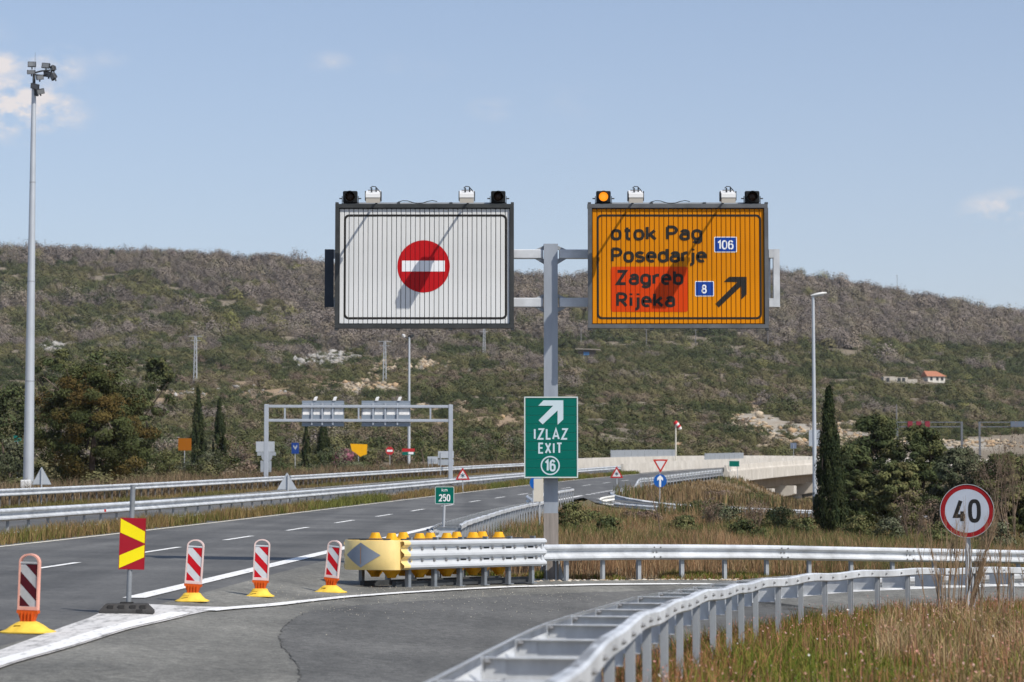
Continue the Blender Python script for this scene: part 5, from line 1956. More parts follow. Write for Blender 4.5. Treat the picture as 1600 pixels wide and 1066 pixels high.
# windsock
wb = ground_pt(1056, 712, 300)
ws = thing('windsock', wb, 'red and white windsock on a pale pole beyond the bridge', 'windsock')
hw = P(1056, 664, 300).z - wb.z
mb = MB(); mb.tube((0, 0, -.5), (0, 0, hw), .11, .09, 10); mb.build('pole', mat('windsock_pole', (.62, .58, .50), .6), ws, True)
prev = None
sock = [P(1054.5, 659, 300), P(1057, 662.5, 300), P(1059.5, 665, 300), P(1061.5, 668, 300), P(1063.5, 671, 300)]
rad = [.24, .30, .27, .24, .20]
for k in range(4):
    mb = MB()
    d = (sock[k + 1] - sock[k]).normalized(); a = d.orthogonal().normalized(); c_ = d.cross(a)
    mb.loft([[(sock[k + j] - wb) + (a * math.cos(q) + c_ * math.sin(q)) * rad[k + j] for q in [2 * math.pi * i / 12 for i in range(12)]] for j in (0, 1)], True, True)
    mb.build('sock_band', mat('sock_red', (.55, .03, .04), .7) if k % 2 == 0 else mat('sock_white', (.75, .72, .70), .7), ws, True)

# ------------------------------------------------------------------ bridge
CONC = mat('concrete', (.52, .48, .42), .8, 0, .10, .8, .15, 8, col2=(.60, .56, .50), mix_scale=.5)
CONC_D = mat('concrete_stained', (.36, .33, .29), .85, 0, .15, .8, .15, 8)
CONC_B = mat('concrete_brown', (.30, .235, .17), .85, 0, .15, .8, .15, 8)
bb = rp(222, 5.0)
br = thing('motorway_bridge', bb, 'pale concrete motorway bridge on hammerhead piers, curving away to the right', 'bridge')


def along(prof, Y0, Y1, off, name, m, step=4.0, closed=True):
    n = max(1, round((Y1 - Y0) / step))
    rings = []
    for k in range(n + 1):
        Y = Y0 + (Y1 - Y0) * k / n
        d = float(dxref(Y)); nn = math.sqrt(1 + d * d)
        ring = []
        for (a, z) in prof:
            q = rp(Y, off + a)
            zb = float(zroad(Y, off))
            ring.append((q.x - bb.x, q.y - bb.y, zb + z - bb.z))
        rings.append(ring)
    mb = MB(); mb.loft(rings, True, True)
    return mb.build(name, m, br)


Y = 219.0
while Y < 520:      # near parapet cast in bays, with the fascia beam under it
    Y1 = min(Y + 14.9, 520)
    along([(-.18, -.05), (.22, -.05), (.22, .48), (.16, .52), (.10, .98), (-.10, .98), (-.12, .4), (-.18, .3)], Y, Y1, 5.0, 'parapet', CONC)
    along([(.225, -.62), (.40, -.62), (.40, .40), (.225, .40)], Y + .03, Y1 - .02, 5.0, 'fascia', CONC)
    along([(-.16, -.05), (.16, -.05), (.12, .95), (-.12, .95)], Y + 5, Y1 + 5, -5.35, 'parapet', CONC)
    Y += 15.0
along([(-.6, -.62), (.15, -.62), (.15, -.40), (-.2, -.40)], 219, 520, 5.05, 'edge_beam', CONC_D)
along([(-10.2, -.75), (-.6, -.75), (-.6, -.12), (-10.2, -.12)], 226, 520, 5.0, 'deck_slab', CONC_D)
for a in (-8.6, -6.2, -3.8, -1.5):
    along([(a - .3, -1.75), (a + .3, -1.75), (a + .3, -.76), (a - .3, -.76)], 228, 520, 5.0, 'girder', CONC_B)
along([(-9.6, -.75), (-.4, -.75), (-.4, -.12), (-9.6, -.12)], 232, 520, -5.6, 'deck_slab', CONC_D)
Y = 243.0
while Y < 520:
    along([(-.2, -.6), (.2, -.6), (.14, 1.15), (-.14, 1.15)], Y, min(Y + 14.96, 520), -15.6, 'parapet', CONC)
    Y += 15.0
# screens on the parapets
SCR = mat('screen_grey', (.33, .35, .37), .5, .2, .06, 1)


def screen(Y0, Y1, off, z0, z1, n):
    for k in range(n):
        a = Y0 + (Y1 - Y0) * k / n; b_ = Y0 + (Y1 - Y0) * (k + 1) / n
        along([(-.03, z0), (.03, z0), (.03, z1), (-.03, z1)], a + .06, b_ - .06, off, 'screen_panel', SCR, 8)
        along([(-.05, z0), (.05, z0), (.05, z1 + .04), (-.05, z1 + .04)], a - .06, a + .05, off, 'screen_post', GALV2, 8)


screen(266, 298, -15.6, 1.15, 1.95, 10)
screen(268, 290, -5.35, .96, 1.65, 8)
# piers with hammerheads
for Yp in (249, 264, 282, 300, 320, 345):
    for off_c in (.0, -10.6):
        c = rp(Yp, off_c)
        d = float(dxref(Yp)); rz = -math.atan(d)
        ztop = float(zroad(Yp, off_c)) - 1.78
        zg = gz(c.x, c.y) - .6
        Mr = Matrix.Translation(c - bb) @ Matrix.Rotation(rz, 4, 'Z')
        mb = MB()
        hw = 5.35
        poly = [(-hw, -.9), (-hw, -.02), (hw, -.02), (hw, -.9), (hw - .3, -1.05), (1.6, -1.6), (-1.6, -1.6), (-hw + .3, -1.05)]
        mb.prism(poly, -.95, .95)
        mb.v = [tuple(Mr @ Vector((v[0], v[1], v[2] + ztop - c.z))) for v in mb.v]
        mb.build('pier_cap', CONC, br)
        for xx in (-2.4, 2.4):
            mb = MB(); mb.tube((xx, 0, zg - c.z), (xx, 0, ztop - c.z - 1.2), .72, .72, 18)
            mb.v = [tuple(Mr @ Vector(v)) for v in mb.v]
            mb.build('column', CONC, br, True)
# abutment
c = rp(224.5, 0); Mr = Matrix.Translation(c - bb) @ Matrix.Rotation(-math.atan(float(dxref(224.5))), 4, 'Z')
mb = MB(); mb.box((.1, .8, -2.2), (9.4, 1.2, 3.2)); mb.v = [tuple(Mr @ Vector(v)) for v in mb.v]; mb.build('abutment', CONC_B, br)

# ------------------------------------------------------------------ far things on the hillside
ROOF = mat('roof_tile', (.38, .165, .10), .8, 0, .15, 2)
WALLW = mat('render_white', (.62, .59, .53), .8, 0, .06, 1)
STONE = mat('stone_wall', (.46, .42, .36), .9, 0, .2, 1.5)
h0 = hit(1459, 597)
k_ = mpp(h0.y)
hs = thing('white_house', h0, 'small white house with an orange tiled roof on the hillside', 'house', None, .25)
W, D_, H_ = 36 * k_ * .8, 26 * k_ * .8, 8 * k_
mb = MB(); mb.box((0, 0, H_ / 2 - .5), (W, D_, H_ + 1)); mb.build('wall', WALLW, hs)
mb = MB()
e = .5
mb.loft([[(-W / 2 - e, -D_ / 2 - e, H_), (W / 2 + e, -D_ / 2 - e, H_), (W / 2 + e, D_ / 2 + e, H_), (-W / 2 - e, D_ / 2 + e, H_)], [(-W / 2 - e, -.1, H_ + 9 * k_), (W / 2 - 2.2, -.1, H_ + 9 * k_), (W / 2 - 2.2, .1, H_ + 9 * k_), (-W / 2 - e, .1, H_ + 9 * k_)]])
mb.build('roof', ROOF, hs)
for x in (-.3, .05, .33):
    mb = MB(); mb.box((W * x, -D_ / 2 - .02, H_ * .52), (.9, .06, 1.1)); mb.build('window', mat('dark_window', (.05, .055, .06), .2), hs)
h1 = hit(1405, 598)
k_ = mpp(h1.y)
wl = thing('stone_outbuilding', h1, 'long low roofless pale stone building left of the white house', 'building', None, .1)
for (xa, xb, hh_) in ((-27, -8, 9), (-8, 12, 8), (12, 27, 5)):
    mb = MB(); mb.box(((xa + xb) / 2 * k_, 0, hh_ * k_ / 2 - .4), ((xb - xa) * k_ - .02, 3.0, hh_ * k_ + .8)); mb.build('wall', STONE, wl)
for x in (-20, -2, 5):
    mb = MB(); mb.box((x * k_, -1.52, 4 * k_), (1.0, .06, 1.2)); mb.build('window', mat('dark_window', (.05, .055, .06), .2), wl)
h2 = hit(917, 556)
k_ = mpp(h2.y)
sh = thing('farm_shed', h2, 'dark farm shed with a sloping pale roof and a blue door sheet', 'shed', None, -.1)
mb = MB(); mb.box((0, 0, 4 * k_ - .4), (26 * k_, 5, 8 * k_ + .8)); mb.build('wall', mat('shed_wall', (.10, .085, .075), .9, 0, .2, 1), sh)
mb = MB(); mb.loft([[(-17 * k_, -3.4, 9.6 * k_), (21 * k_, -3.4, 8 * k_), (21 * k_, 3, 9.0 * k_), (-17 * k_, 3, 10.4 * k_)], [(-17 * k_, -3.4, 10.6 * k_), (21 * k_, -3.4, 9 * k_), (21 * k_, 3, 10 * k_), (-17 * k_, 3, 11.4 * k_)]]); mb.build('roof', mat('shed_roof', (.42, .37, .31), .8, 0, .15, 1), sh)
mb = MB(); mb.box((0, -2.54, 2.8 * k_), (9 * k_, .08, 5 * k_)); mb.build('blue_sheet', mat('blue_tarpaulin', (.06, .17, .36), .6), sh)


def lattice_pylon(px, base, top, label, w0=.9, w1=.45):
    b = hit(px, base)
    h = P(px, top, b.y).z - b.z
    t = thing('power_pylon', b, label, 'pylon', 'pylons on the hillside')
    mb = MB(); r_ = .10
    cs = [(-1, -1), (1, -1), (1, 1), (-1, 1)]
    for sx, sy in cs:
        mb.tube((sx * w0 / 2, sy * w0 / 2, -.5), (sx * w1 / 2, sy * w1 / 2, h), r_, r_, 5)
    mb.build('mast_legs', POLE_M, t)
    mb = MB()
    nb_ = 9
    for k in range(nb_):
        z0, z1 = h * k / nb_, h * (k + 1) / nb_
        wa = w0 + (w1 - w0) * k / nb_; wb_ = w0 + (w1 - w0) * (k + 1) / nb_
        for i in range(4):
            a, c_ = cs[i], cs[(i + 1) % 4]
            if k % 2: a, c_ = c_, a
            mb.tube((a[0] * wa / 2, a[1] * wa / 2, z0), (c_[0] * wb_ / 2, c_[1] * wb_ / 2, z1), .045, .045, 4)
    mb.build('bracing', POLE_M, t)
    mb = MB()
    for z in (h - .1, h - 1.3):
        mb.box((0, 0, z), (3.6 if z > h - 1 else 2.6, .12, .12))
    mb.build('cross_arm', POLE_M, t)
    return t


lattice_pylon(305, 603, 525, 'lattice power pylon left of the no entry panel, above the pair of cypresses')
lattice_pylon(601, 600, 533, 'lattice power pylon just left of the floodlight pole')
lattice_pylon(756.5, 560, 512, 'lattice power pylon under the right end of the no entry panel')


def pole_thin(px, base, top, label, name='utility_pole', arm=1.6):
    b = hit(px, base)
    h = P(px, top, b.y).z - b.z
    t = thing(name, b, label, 'utility pole', 'thin poles on the hill')
    mb = MB(); mb.tube((0, 0, -.5), (0, 0, h), .19, .13, 6); mb.build('pole', mat('grey_pole', (.20, .19, .19), .8), t)
    if arm:
        mb = MB(); mb.box((0, 0, h - .25), (arm, .14, .14)); mb.build('cross_arm', mat('grey_pole', (.20, .19, .19), .8), t)
for px, b_, tp, lb in ((70, 392, 374, 'thin utility pole on the ridge just right of the floodlight mast'), (133, 393, 381, 'thin utility pole on the ridge, second right of the floodlight mast'), (210, 398, 386, 'thin utility pole on the ridge right of the dark ridge tree'),
                       (908, 543, 512, 'thin pole standing behind the farm shed'), (1010, 552, 514, 'thin pole below the middle of the orange panel'), (1087, 541, 515, 'thin pole below the arrow of the orange panel'), (1200, 545, 514, 'thin pole below the right end of the orange panel'),
                       (1402, 458, 430, 'thin mast on the ridge above the white house'), (1280, 505, 478, 'thin pole on the slope behind the slim lamp head')):
    pole_thin(px, b_, tp, lb)

# far gantries on the right
def far_gantry(xs, top, bar2, Y, base_py, label, reds=(), extra=None):
    b = P(xs[0], base_py, Y); b.z = gz(b.x, b.y)
    t = thing('sign_gantry', b, label, 'sign gantry')
    zt_ = P(xs[0], top, Y).z - b.z; z2 = P(xs[0], bar2, Y).z - b.z
    for x in xs:
        xx = (x - xs[0]) * mpp(Y)
        zg = gz(b.x + xx, b.y) - b.z
        mb = MB(); mb.box((xx, 0, (zt_ + zg - 1) / 2), (.34, .34, zt_ - zg + 1)); mb.build('leg', mat('far_zinc', (.15, .16, .175), .6, .2), t)
    for z in (zt_ - .1, z2):
        mb = MB(); mb.box(((xs[-1] - xs[0]) * mpp(Y) / 2, 0, z), ((xs[-1] - xs[0]) * mpp(Y) - .44, .2, .16)); mb.build('cross_beam', mat('far_zinc', (.15, .16, .175), .6, .2), t)
    for x in reds:
        xx = (x - xs[0]) * mpp(Y)
        mb = MB(); mb.box((xx, -.3, (zt_ + z2) / 2), (7.5 * mpp(Y), .3, 9 * mpp(Y))); mb.build('red_panel', mat('far_red', (.22, .03, .045), .6), t)
    if extra:
        xx = (extra[0] - xs[0]) * mpp(Y)
        mb = MB(); mb.box((xx, -.3, (zt_ + z2) / 2), (extra[1] * mpp(Y), .3, 9 * mpp(Y))); mb.build('grey_panel', mat('far_grey', (.12, .15, .20), .6), t)
    return t


far_gantry((1402, 1503), 659, 667, 420, 702, 'distant gantry with three dark red panels above the bushy trees', (1422, 1435.5, 1449))
far_gantry((1531, 1640), 659, 667, 430, 702, 'distant gantry cut by the frame edge at far right', (), (1590, 22))
pole_thin(1401, 668, 632, 'thin pole beside the distant gantry with red panels', arm=0)
# ------------------------------------------------------------------ plants
LEAF = mat('foliage', (.06, .07, .03), .75, spec=.04, attr=True)
BARK = mat('bark', (.13, .10, .08), .9, 0, .25, 6)
GRASSM = mat('grass_blades', (.1, .1, .05), .8, spec=.03, attr=True)


def unit(v):
    return v / np.maximum(np.linalg.norm(v, axis=-1, keepdims=True), 1e-9)


def quads_from(pos, nrm, sx, sy, up=0.0):
    """one leaf-like quad per position; up>0 stretches it along the vertical"""
    n = len(pos)
    r = rng.normal(size=(n, 3))
    if up > 0:
        r = r * (1 - up) + np.array([0, 0, 1.0]) * up * 2
    t = unit(np.cross(nrm, r)); b = np.cross(nrm, t)
    sx = np.broadcast_to(np.asarray(sx), (n,))[:, None]; sy = np.broadcast_to(np.asarray(sy), (n,))[:, None]
    j = rng.uniform(.6, 1.25, (4, n, 1))
    V = np.stack([pos - t * sx * j[0] * .5, pos - b * sy * j[1] * .5, pos + t * sx * j[2] * .5, pos + b * sy * j[3] * .5], 1)
    return V.reshape(-1, 3)


def shape_radius(kind, h):
    """crown half width (0..1) at relative height h"""
    if kind == 'cypress':
        return np.clip(np.minimum((h / .10 + .35) * .62, 1) * np.where(h < .35, 1, (1 - ((h - .35) / .65) ** 1.35)), 0.03, 1)
    if kind == 'pine':
        return np.sqrt(np.clip(1 - ((h - .42) / .60) ** 2, 0.02, 1))
    if kind == 'cone':
        return np.clip(1 - h, .03, 1) ** .75 * np.clip(h / .08 + .5, 0, 1)
    return np.sqrt(np.clip(1 - ((h - .25) / .78) ** 2, .02, 1))


def crown_mesh(kind, w, h, z0, nclump, nleaf, leaf, cols, seed, squash=.85, loose=.22):
    r = np.random.default_rng(seed)
    hh = r.uniform(0.02, 1, nclump) ** (.85 if kind != 'cypress' else .95)
    rad = shape_radius(kind, hh)
    th = r.uniform(0, 2 * math.pi, nclump)
    rr = rad * np.sqrt(r.uniform(.12, 1.0, nclump))
    lob = 1 + .22 * np.sin(th * 3 + seed) * np.sin(hh * 7 + seed * 2) + r.normal(0, .06, nclump)
    if kind == 'cypress':
        lob = 1 + r.normal(0, .05, nclump)
    C = np.stack([np.cos(th) * rr * lob * w / 2, np.sin(th) * rr * lob * w / 2 * squash, z0 + hh * (h - z0)], 1)
    cr = w * (loose * (.6 + .6 * r.uniform(0, 1, nclump)))
    if kind == 'cypress':
        cr = w * .16 * (.7 + .6 * r.uniform(0, 1, nclump))
    idx = np.repeat(np.arange(nclump), nleaf)
    off = r.normal(size=(len(idx), 3)); off = unit(off) * (r.uniform(.25, 1, (len(idx), 1)) ** .6)
    st = np.array([1, 1, .62]) if kind not in ('cypress',) else np.array([.8, .8, 2.6])
    pos = C[idx] + off * st * cr[idx, None]
    ctr = np.array([0, 0, z0 + (h - z0) * .4])
    axisdir = pos - ctr
    if kind == 'cypress':
        axisdir[:, 2] = 0.15 * w
    nrm = unit(off * .8 + unit(axisdir) * .8 + r.normal(size=pos.shape) * .45)
    cols = np.array(cols)
    cc = cols[r.integers(0, len(cols), nclump)] * r.uniform(.72, 1.28, (nclump, 1))
    col = cc[idx] * r.uniform(.75, 1.25, (len(idx), 1))
    keep = pos[:, 2] > 0.02
    pos, nrm, col = pos[keep], nrm[keep], col[keep]
    if kind == 'cypress':
        V = quads_from(pos, nrm, leaf * .7, leaf * 1.9, .75)
    elif kind == 'pine':
        V = quads_from(pos, nrm, leaf * .6, leaf * 1.9)
    else:
        V = quads_from(pos, nrm, leaf, leaf * 1.25)
    n = len(pos)
    Fs = np.arange(n * 4).reshape(n, 4)
    return arrays_mesh('crown', V, Fs, LEAF, np.repeat(col, 4, 0))


def trunk_mb(h, r0, r1, limbs, w, seed):
    rd = random.Random(seed)
    mb = MB()
    pts = [Vector((rd.uniform(-.06, .06) * h * k, rd.uniform(-.06, .06) * h * k, -.3 + (h + .3) * k / 3)) for k in range(4)]
    pts[0].x = pts[0].y = 0
    for k in range(3):
        mb.tube(pts[k], pts[k + 1], r0 + (r1 - r0) * k / 3, r0 + (r1 - r0) * (k + 1) / 3, 7)
    for k in range(limbs):
        f = rd.uniform(.3, .95); p = pts[0].lerp(pts[3], f)
        a = rd.uniform(0, 2 * math.pi)
        q = p + Vector((math.cos(a) * w * .33, math.sin(a) * w * .33, h * rd.uniform(.12, .4)))
        mb.tube(p, q, r1 * .8, r1 * .25, 5)
    return mb


DG = [(.060, .076, .032), (.078, .092, .038), (.050, .062, .028), (.105, .110, .045)]
PINEO = [(.070, .064, .022), (.096, .072, .024), (.055, .062, .024), (.110, .076, .026), (.048, .058, .022), (.070, .078, .030), (.060, .070, .026)]
OLIVE = [(.095, .105, .060), (.115, .120, .075), (.080, .092, .052), (.10, .10, .06)]
MID = [(.095, .105, .042), (.115, .118, .048), (.075, .088, .038), (.135, .125, .055)]
CYP = [(.026, .036, .016), (.034, .044, .018), (.040, .048, .020), (.020, .030, .014)]
BRUSH = [(.16, .115, .085), (.19, .14, .10), (.14, .105, .085)]
PURP = [(.17, .135, .12), (.20, .155, .135), (.15, .125, .115)]


def plant(kind, name, cat, px, base_py, Y, wpx, top_py, cols, label, seed, group=None, nclump=40, nleaf=60, leaf=None, z0f=.05, limbs=5, hide_base=True, squash=.85, loose=.22):
    b = P(px, base_py, Y); b.z = gz(b.x, b.y)
    h = P(px, top_py, Y).z - b.z
    w = wpx * mpp(Y)
    t = thing(name, b, label, cat, group)
    leaf = leaf or max(.07, 2.6 * mpp(Y))
    me = crown_mesh(kind, w, h, h * z0f, nclump, nleaf, leaf, cols, seed, squash, loose)
    obj_from('crown', me, t)
    if limbs is not None:
        trunk_mb(h * (.8 if kind != 'bush' else .5), max(.03, .035 * w), max(.012, .012 * w), limbs, w, seed).build('trunk', BARK, t, True)
    return t


def twig_mesh(h, n, seed, spread, r0, mat_, lean=(0, 0)):
    rd = random.Random(seed)
    mb = MB()

    def grow(p, d, L, r, lev):
        q = p + d * L
        mb.tube(p, q, r, r * .6, 4, 0, False)
        if lev == 0: return
        for k in range(rd.choice((2, 3, 3))):
            dd = (d + Vector((rd.uniform(-spread, spread), rd.uniform(-spread, spread), rd.uniform(-.1, .35)))).normalized()
            grow(p + d * L * rd.uniform(.45, 1.0), dd, L * rd.uniform(.5, .8), r * .55, lev - 1)
    for k in range(n):
        a = rd.uniform(0, 2 * math.pi)
        d = Vector((math.cos(a) * spread * .6 + lean[0], math.sin(a) * spread * .6 + lean[1], 1)).normalized()
        grow(Vector((math.cos(a) * .05 * h, math.sin(a) * .05 * h, -.05)), d, h * rd.uniform(.3, .5), r0 * rd.uniform(.7, 1.2), 3)
    return mb


# individual trees on the left
plant('pine', 'pine_tree', 'tree', 145, 772, 133, 178, 578, PINEO, 'large broad pine with orange tinged needles right of the tall floodlight mast', 3, None, 180, 215, .118, .03, 9, loose=.11)
plant('pine', 'pine_tree', 'tree', 84, 752, 178, 95, 552, DG, 'dark green pine behind the big orange tinged pine, nearest the floodlight mast', 5, None, 40, 90, .2, .25, 5, loose=.15)
plant('pine', 'pine_tree', 'tree', 165, 752, 185, 120, 553, DG, 'wide dark green pine rising behind the crown of the orange tinged pine', 8, None, 50, 90, .2, .3, 5, loose=.15)
plant('pine', 'pine_tree', 'tree', 243, 748, 190, 62, 562, DG, 'slim dark pine right of the big orange tinged pine, left of the cypress pair', 9, None, 34, 80, .2, .3, 5, loose=.17)
plant('pine', 'pine_tree', 'tree', 212, 756, 165, 62, 620, DG, 'low dark pine at the right shoulder of the big orange tinged pine', 12, None, 30, 80, .17, .1, 4, loose=.17)
plant('bush', 'round_tree', 'tree', 12, 762, 150, 90, 610, DG, 'dark evergreen cut by the left frame edge behind the guardrail', 13, None, 40, 80, .17, .05, 4)
plant('bush', 'round_tree', 'tree', 20, 768, 138, 66, 690, OLIVE, 'grey green bush at the left frame edge below the dark evergreen', 14, None, 30, 70, .13, .02, 4)
plant('cypress', 'cypress_tree', 'tree', 308.5, 726, 222, 25, 612, CYP, 'taller of the pair of slim cypresses beside the dull orange sign', 20, None, 90, 90, .13, .02, 0)
plant('cypress', 'cypress_tree', 'tree', 342.5, 726, 224, 23, 628, CYP, 'shorter of the pair of slim cypresses, right of the dull orange sign', 21, None, 90, 90, .13, .02, 0)
plant('cypress', 'cypress_tree', 'tree', 478, 728, 228, 15, 664, CYP, 'thin dark cypress beneath the narrower gantry sign', 22, None, 60, 80, .13, .02, 0)
plant('cypress', 'cypress_tree', 'tree', 504.5, 728, 228, 25, 660, CYP, 'stout dark cypress beneath the narrower gantry sign', 23, None, 80, 80, .13, .02, 0)
plant('bush', 'redbud_shrub', 'shrub', 536, 732, 240, 46, 703, [(.26, .10, .13), (.22, .10, .12), (.15, .10, .085)], 'pinkish flowering shrub left of the bright orange-yellow board', 24, None, 24, 50, .2, .05, 3)
plant('cypress', 'cypress_tree', 'tree', 1297, 838, 92, 47, 617, CYP, 'tall dark cypress standing alone in front of the bridge', 30, None, 260, 90, .068, .01, 0, squash=1.0)
# right hand trees
for i, (px, base, Y, w, top, cols, lb) in enumerate([
        (1372, 826, 112, 112, 652, DG, 'tallest dark bushy tree right of the lone cypress'), (1335, 826, 104, 70, 700, DG, 'lower dark bushy tree close to the right side of the lone cypress'),
        (1440, 828, 110, 100, 668, DG, 'broad dark bushy tree under the distant red gantry panels'), (1405, 832, 100, 80, 725, MID, 'lower green tree in front of the broad dark bushy trees'),
        (1505, 830, 106, 95, 704, OLIVE, 'olive green bushy tree behind the speed limit sign'), (1570, 834, 102, 90, 712, MID, 'olive green bushy tree at the right frame edge')]):
    plant('pine', 'bushy_tree', 'tree', px, base, Y, w, top, cols, lb, 40 + i, None, 150, 150, .105, .02, 7, loose=.135)
for i, (px, base, Y, h, lb, n_) in enumerate([(1585, 850, 84, 190, 'tall bare brown shrub at the right frame edge', 9), (1540, 848, 86, 120, 'bare twiggy shrub behind the right half of the speed limit sign', 6), (1425, 846, 82, 85, 'bare pale shrub left of the speed limit sign', 6),
                                          (1455, 850, 80, 70, 'small bare shrub just left of the speed limit sign', 5), (1040, 846, 74, 112, 'thin bare sapling in front of the blue arrow sign', 1), (1180, 838, 90, 55, 'bare shrub between the arrow sign and the lone cypress', 6), (1110, 838, 92, 50, 'bare shrub on the bank right of the arrow sign', 6)]):
    b = P(px, base, Y); b.z = gz(b.x, b.y)
    t = thing('bare_shrub', b, lb, 'shrub')
    hh = h * mpp(Y)
    twig_mesh(hh * 1.05, n_ + 2 if n_ > 1 else 1, 60 + i, .42 if n_ > 1 else .25, .022 if n_ > 1 else .03, None).build('stems', mat('bare_twigs', (.17, .125, .09), .9, 0, .2, 3), t)
    if n_ > 1:
        me = crown_mesh('bush', hh * .75, hh, hh * .3, 40, 16, .045, BRUSH, 90 + i)
        obj_from('crown', me, t)

# dry weeds in front of the speed limit sign
for i, (px, base, Y, h, n_, ln, lb) in enumerate([(1505, 985, 36.5, 195, 13, (.16, 0), 'dry leaning weed stalks at the foot of the speed limit sign'), (1462, 1045, 32.5, 205, 3, (-.02, 0), 'thin tall dry weed left of the speed limit sign'), (1478, 985, 36, 175, 8, (.02, 0), 'brown weed stalks left of the speed limit pole'), (1570, 985, 36, 150, 6, (.05, 0), 'dry weed stalks right of the speed limit sign'), (1530, 1000, 35, 130, 2, (-.15, 0), 'dry weed stalks crossing the brace of the speed limit sign'), (1600, 990, 35.5, 120, 2, (-.1, 0), 'dry weed stalks at the right frame edge')]):
    b = P(px, base, Y); b.z = gz(b.x, b.y)
    t = thing('dry_weed', b, lb, 'weed')
    twig_mesh(h * mpp(Y) * .92, n_, 160 + i, .20, .0125, None, ln).build('stalks', mat('dry_stalk', (.27, .19, .12), .9, 0, .25, 9), t)

# shrubs between the roads and the hill, each a plant of its own
ROW = []
rd = random.Random(5)
for k in range(44):
    px = 215 + k * 15 + rd.uniform(-9, 9)
    if 295 < px < 355 and k % 2: continue
    Y = rd.uniform(186, 214) if px > 430 else rd.uniform(160, 190)
    ROW.append((px, Y, rd.uniform(36, 62), rd.uniform(30, 52)))
for k in range(24):
    px = 240 + k * 27 + rd.uniform(-15, 15)
    ROW.append((px, rd.uniform(225, 262), rd.uniform(36, 60), rd.uniform(34, 58)))
kinds = {0: ('dark green', DG), 1: ('grey green', OLIVE), 2: ('olive brown', MID), 3: ('leafless reddish brown', BRUSH)}
MARKS = [(145, 'the orange tinged pine'), (288, 'the dull orange sign'), (308, 'the taller slim cypress'), (342, 'the shorter slim cypress'), (415, 'the left gantry leg'), (461, 'the blue sign'), (478, 'the thin gantry cypress'), (505, 'the stout gantry cypress'),
         (560, 'the bright orange board'), (609, 'the small stop sign'), (638, 'the floodlight pole'), (682, 'the pair of sign backs'), (704, 'the right gantry leg'), (818, 'the exit sign')]
used = {}
for i, (px, Y, w, h) in enumerate(ROW):
    kk = rd.choice((0, 0, 1, 1, 2, 2, 3))
    word_, cols = kinds[kk]
    b = P(px, 750, Y); g_ = gz(b.x, Y)
    if offs(b.x, Y) > -17: continue
    mk = min(MARKS, key=lambda q: abs(q[0] - px))
    side = 'behind' if abs(px - mk[0]) < 6 else ('just left of' if px < mk[0] else 'just right of')
    size = 'tall' if h > 46 else ('low' if h < 36 else 'middling')
    row = 'back row' if Y > 216 else 'front row'
    lb = f'{size} {word_} shrub {side} {mk[1]}, {row}'
    if lb in used:
        lb = f'wider {lb}' if w > used[lb] else f'narrower {lb}'
    used[lb] = w
    bpy_ = 800 - (g_ - CAM_Z) * F_PX / Y
    avoid = any(abs(px - q) < w * .5 + 8 for q in (560, 609, 638, 461, 675, 692)) and Y < 235
    top = bpy_ - h * (.28 if avoid else 1)
    plant('bush', 'roadside_shrub', 'shrub', px, bpy_, Y, w, top, cols, lb, 300 + i, 'shrubs beyond the far guardrail', 22, 46, 2.2 * mpp(Y), .02, 3, loose=.2)
# bushes on the bank in front of the bridge
for i, (px, base, Y, w, h, cols, lb) in enumerate([(892, 838, 78, 52, 50, MID, 'green broom bush just right of the sign mast'), (948, 842, 76, 44, 32, DG, 'dark green bush left of the arrow sign'), (1072, 838, 84, 46, 30, MID, 'low green bush below the arrow sign'), (1130, 826, 100, 70, 34, OLIVE, 'grey brown bush on the bank left of the bridge piers'),
                                                   (1215, 834, 94, 62, 36, MID, 'green bush on the bank just left of the lamp post foot'), (1255, 838, 88, 50, 26, MID, 'low green bush at the left foot of the lone cypress'), (1345, 840, 88, 60, 30, MID, 'low green bush at the right foot of the lone cypress'), (1120, 800, 150, 66, 28, BRUSH, 'brown scrub on the abutment slope'), (1180, 800, 160, 50, 26, MID, 'olive scrub at the foot of the abutment slope'), (1262, 806, 170, 40, 24, MID, 'green bush under the bridge beside the lamp post'), (1395, 842, 84, 56, 30, OLIVE, 'grey green bush between the lone cypress and the speed limit sign'), (920, 828, 90, 60, 26, MID, 'wide green bush between the sign mast and the arrow sign'), (1000, 824, 98, 60, 22, BRUSH, 'brown bush left of the arrow sign pole'), (1165, 842, 80, 56, 26, DG, 'dark low bush between the arrow sign and the lone cypress'), (1470, 850, 76, 60, 30, MID, 'green bush directly left of the speed limit sign'), (1560, 852, 74, 70, 34, OLIVE, 'grey green bush right of the speed limit sign'), (1098, 812, 118, 70, 26, MID, 'green bush on the bank above the slip road rail'), (1220, 820, 118, 50, 24, OLIVE, 'pale bush left of the lamp post collar')]):
    plant('bush', 'bank_bush', 'bush', px, base, Y, w, base - h, cols, lb, 400 + i, None, 36, 60, 2.0 * mpp(Y) + .02, .02, 3)

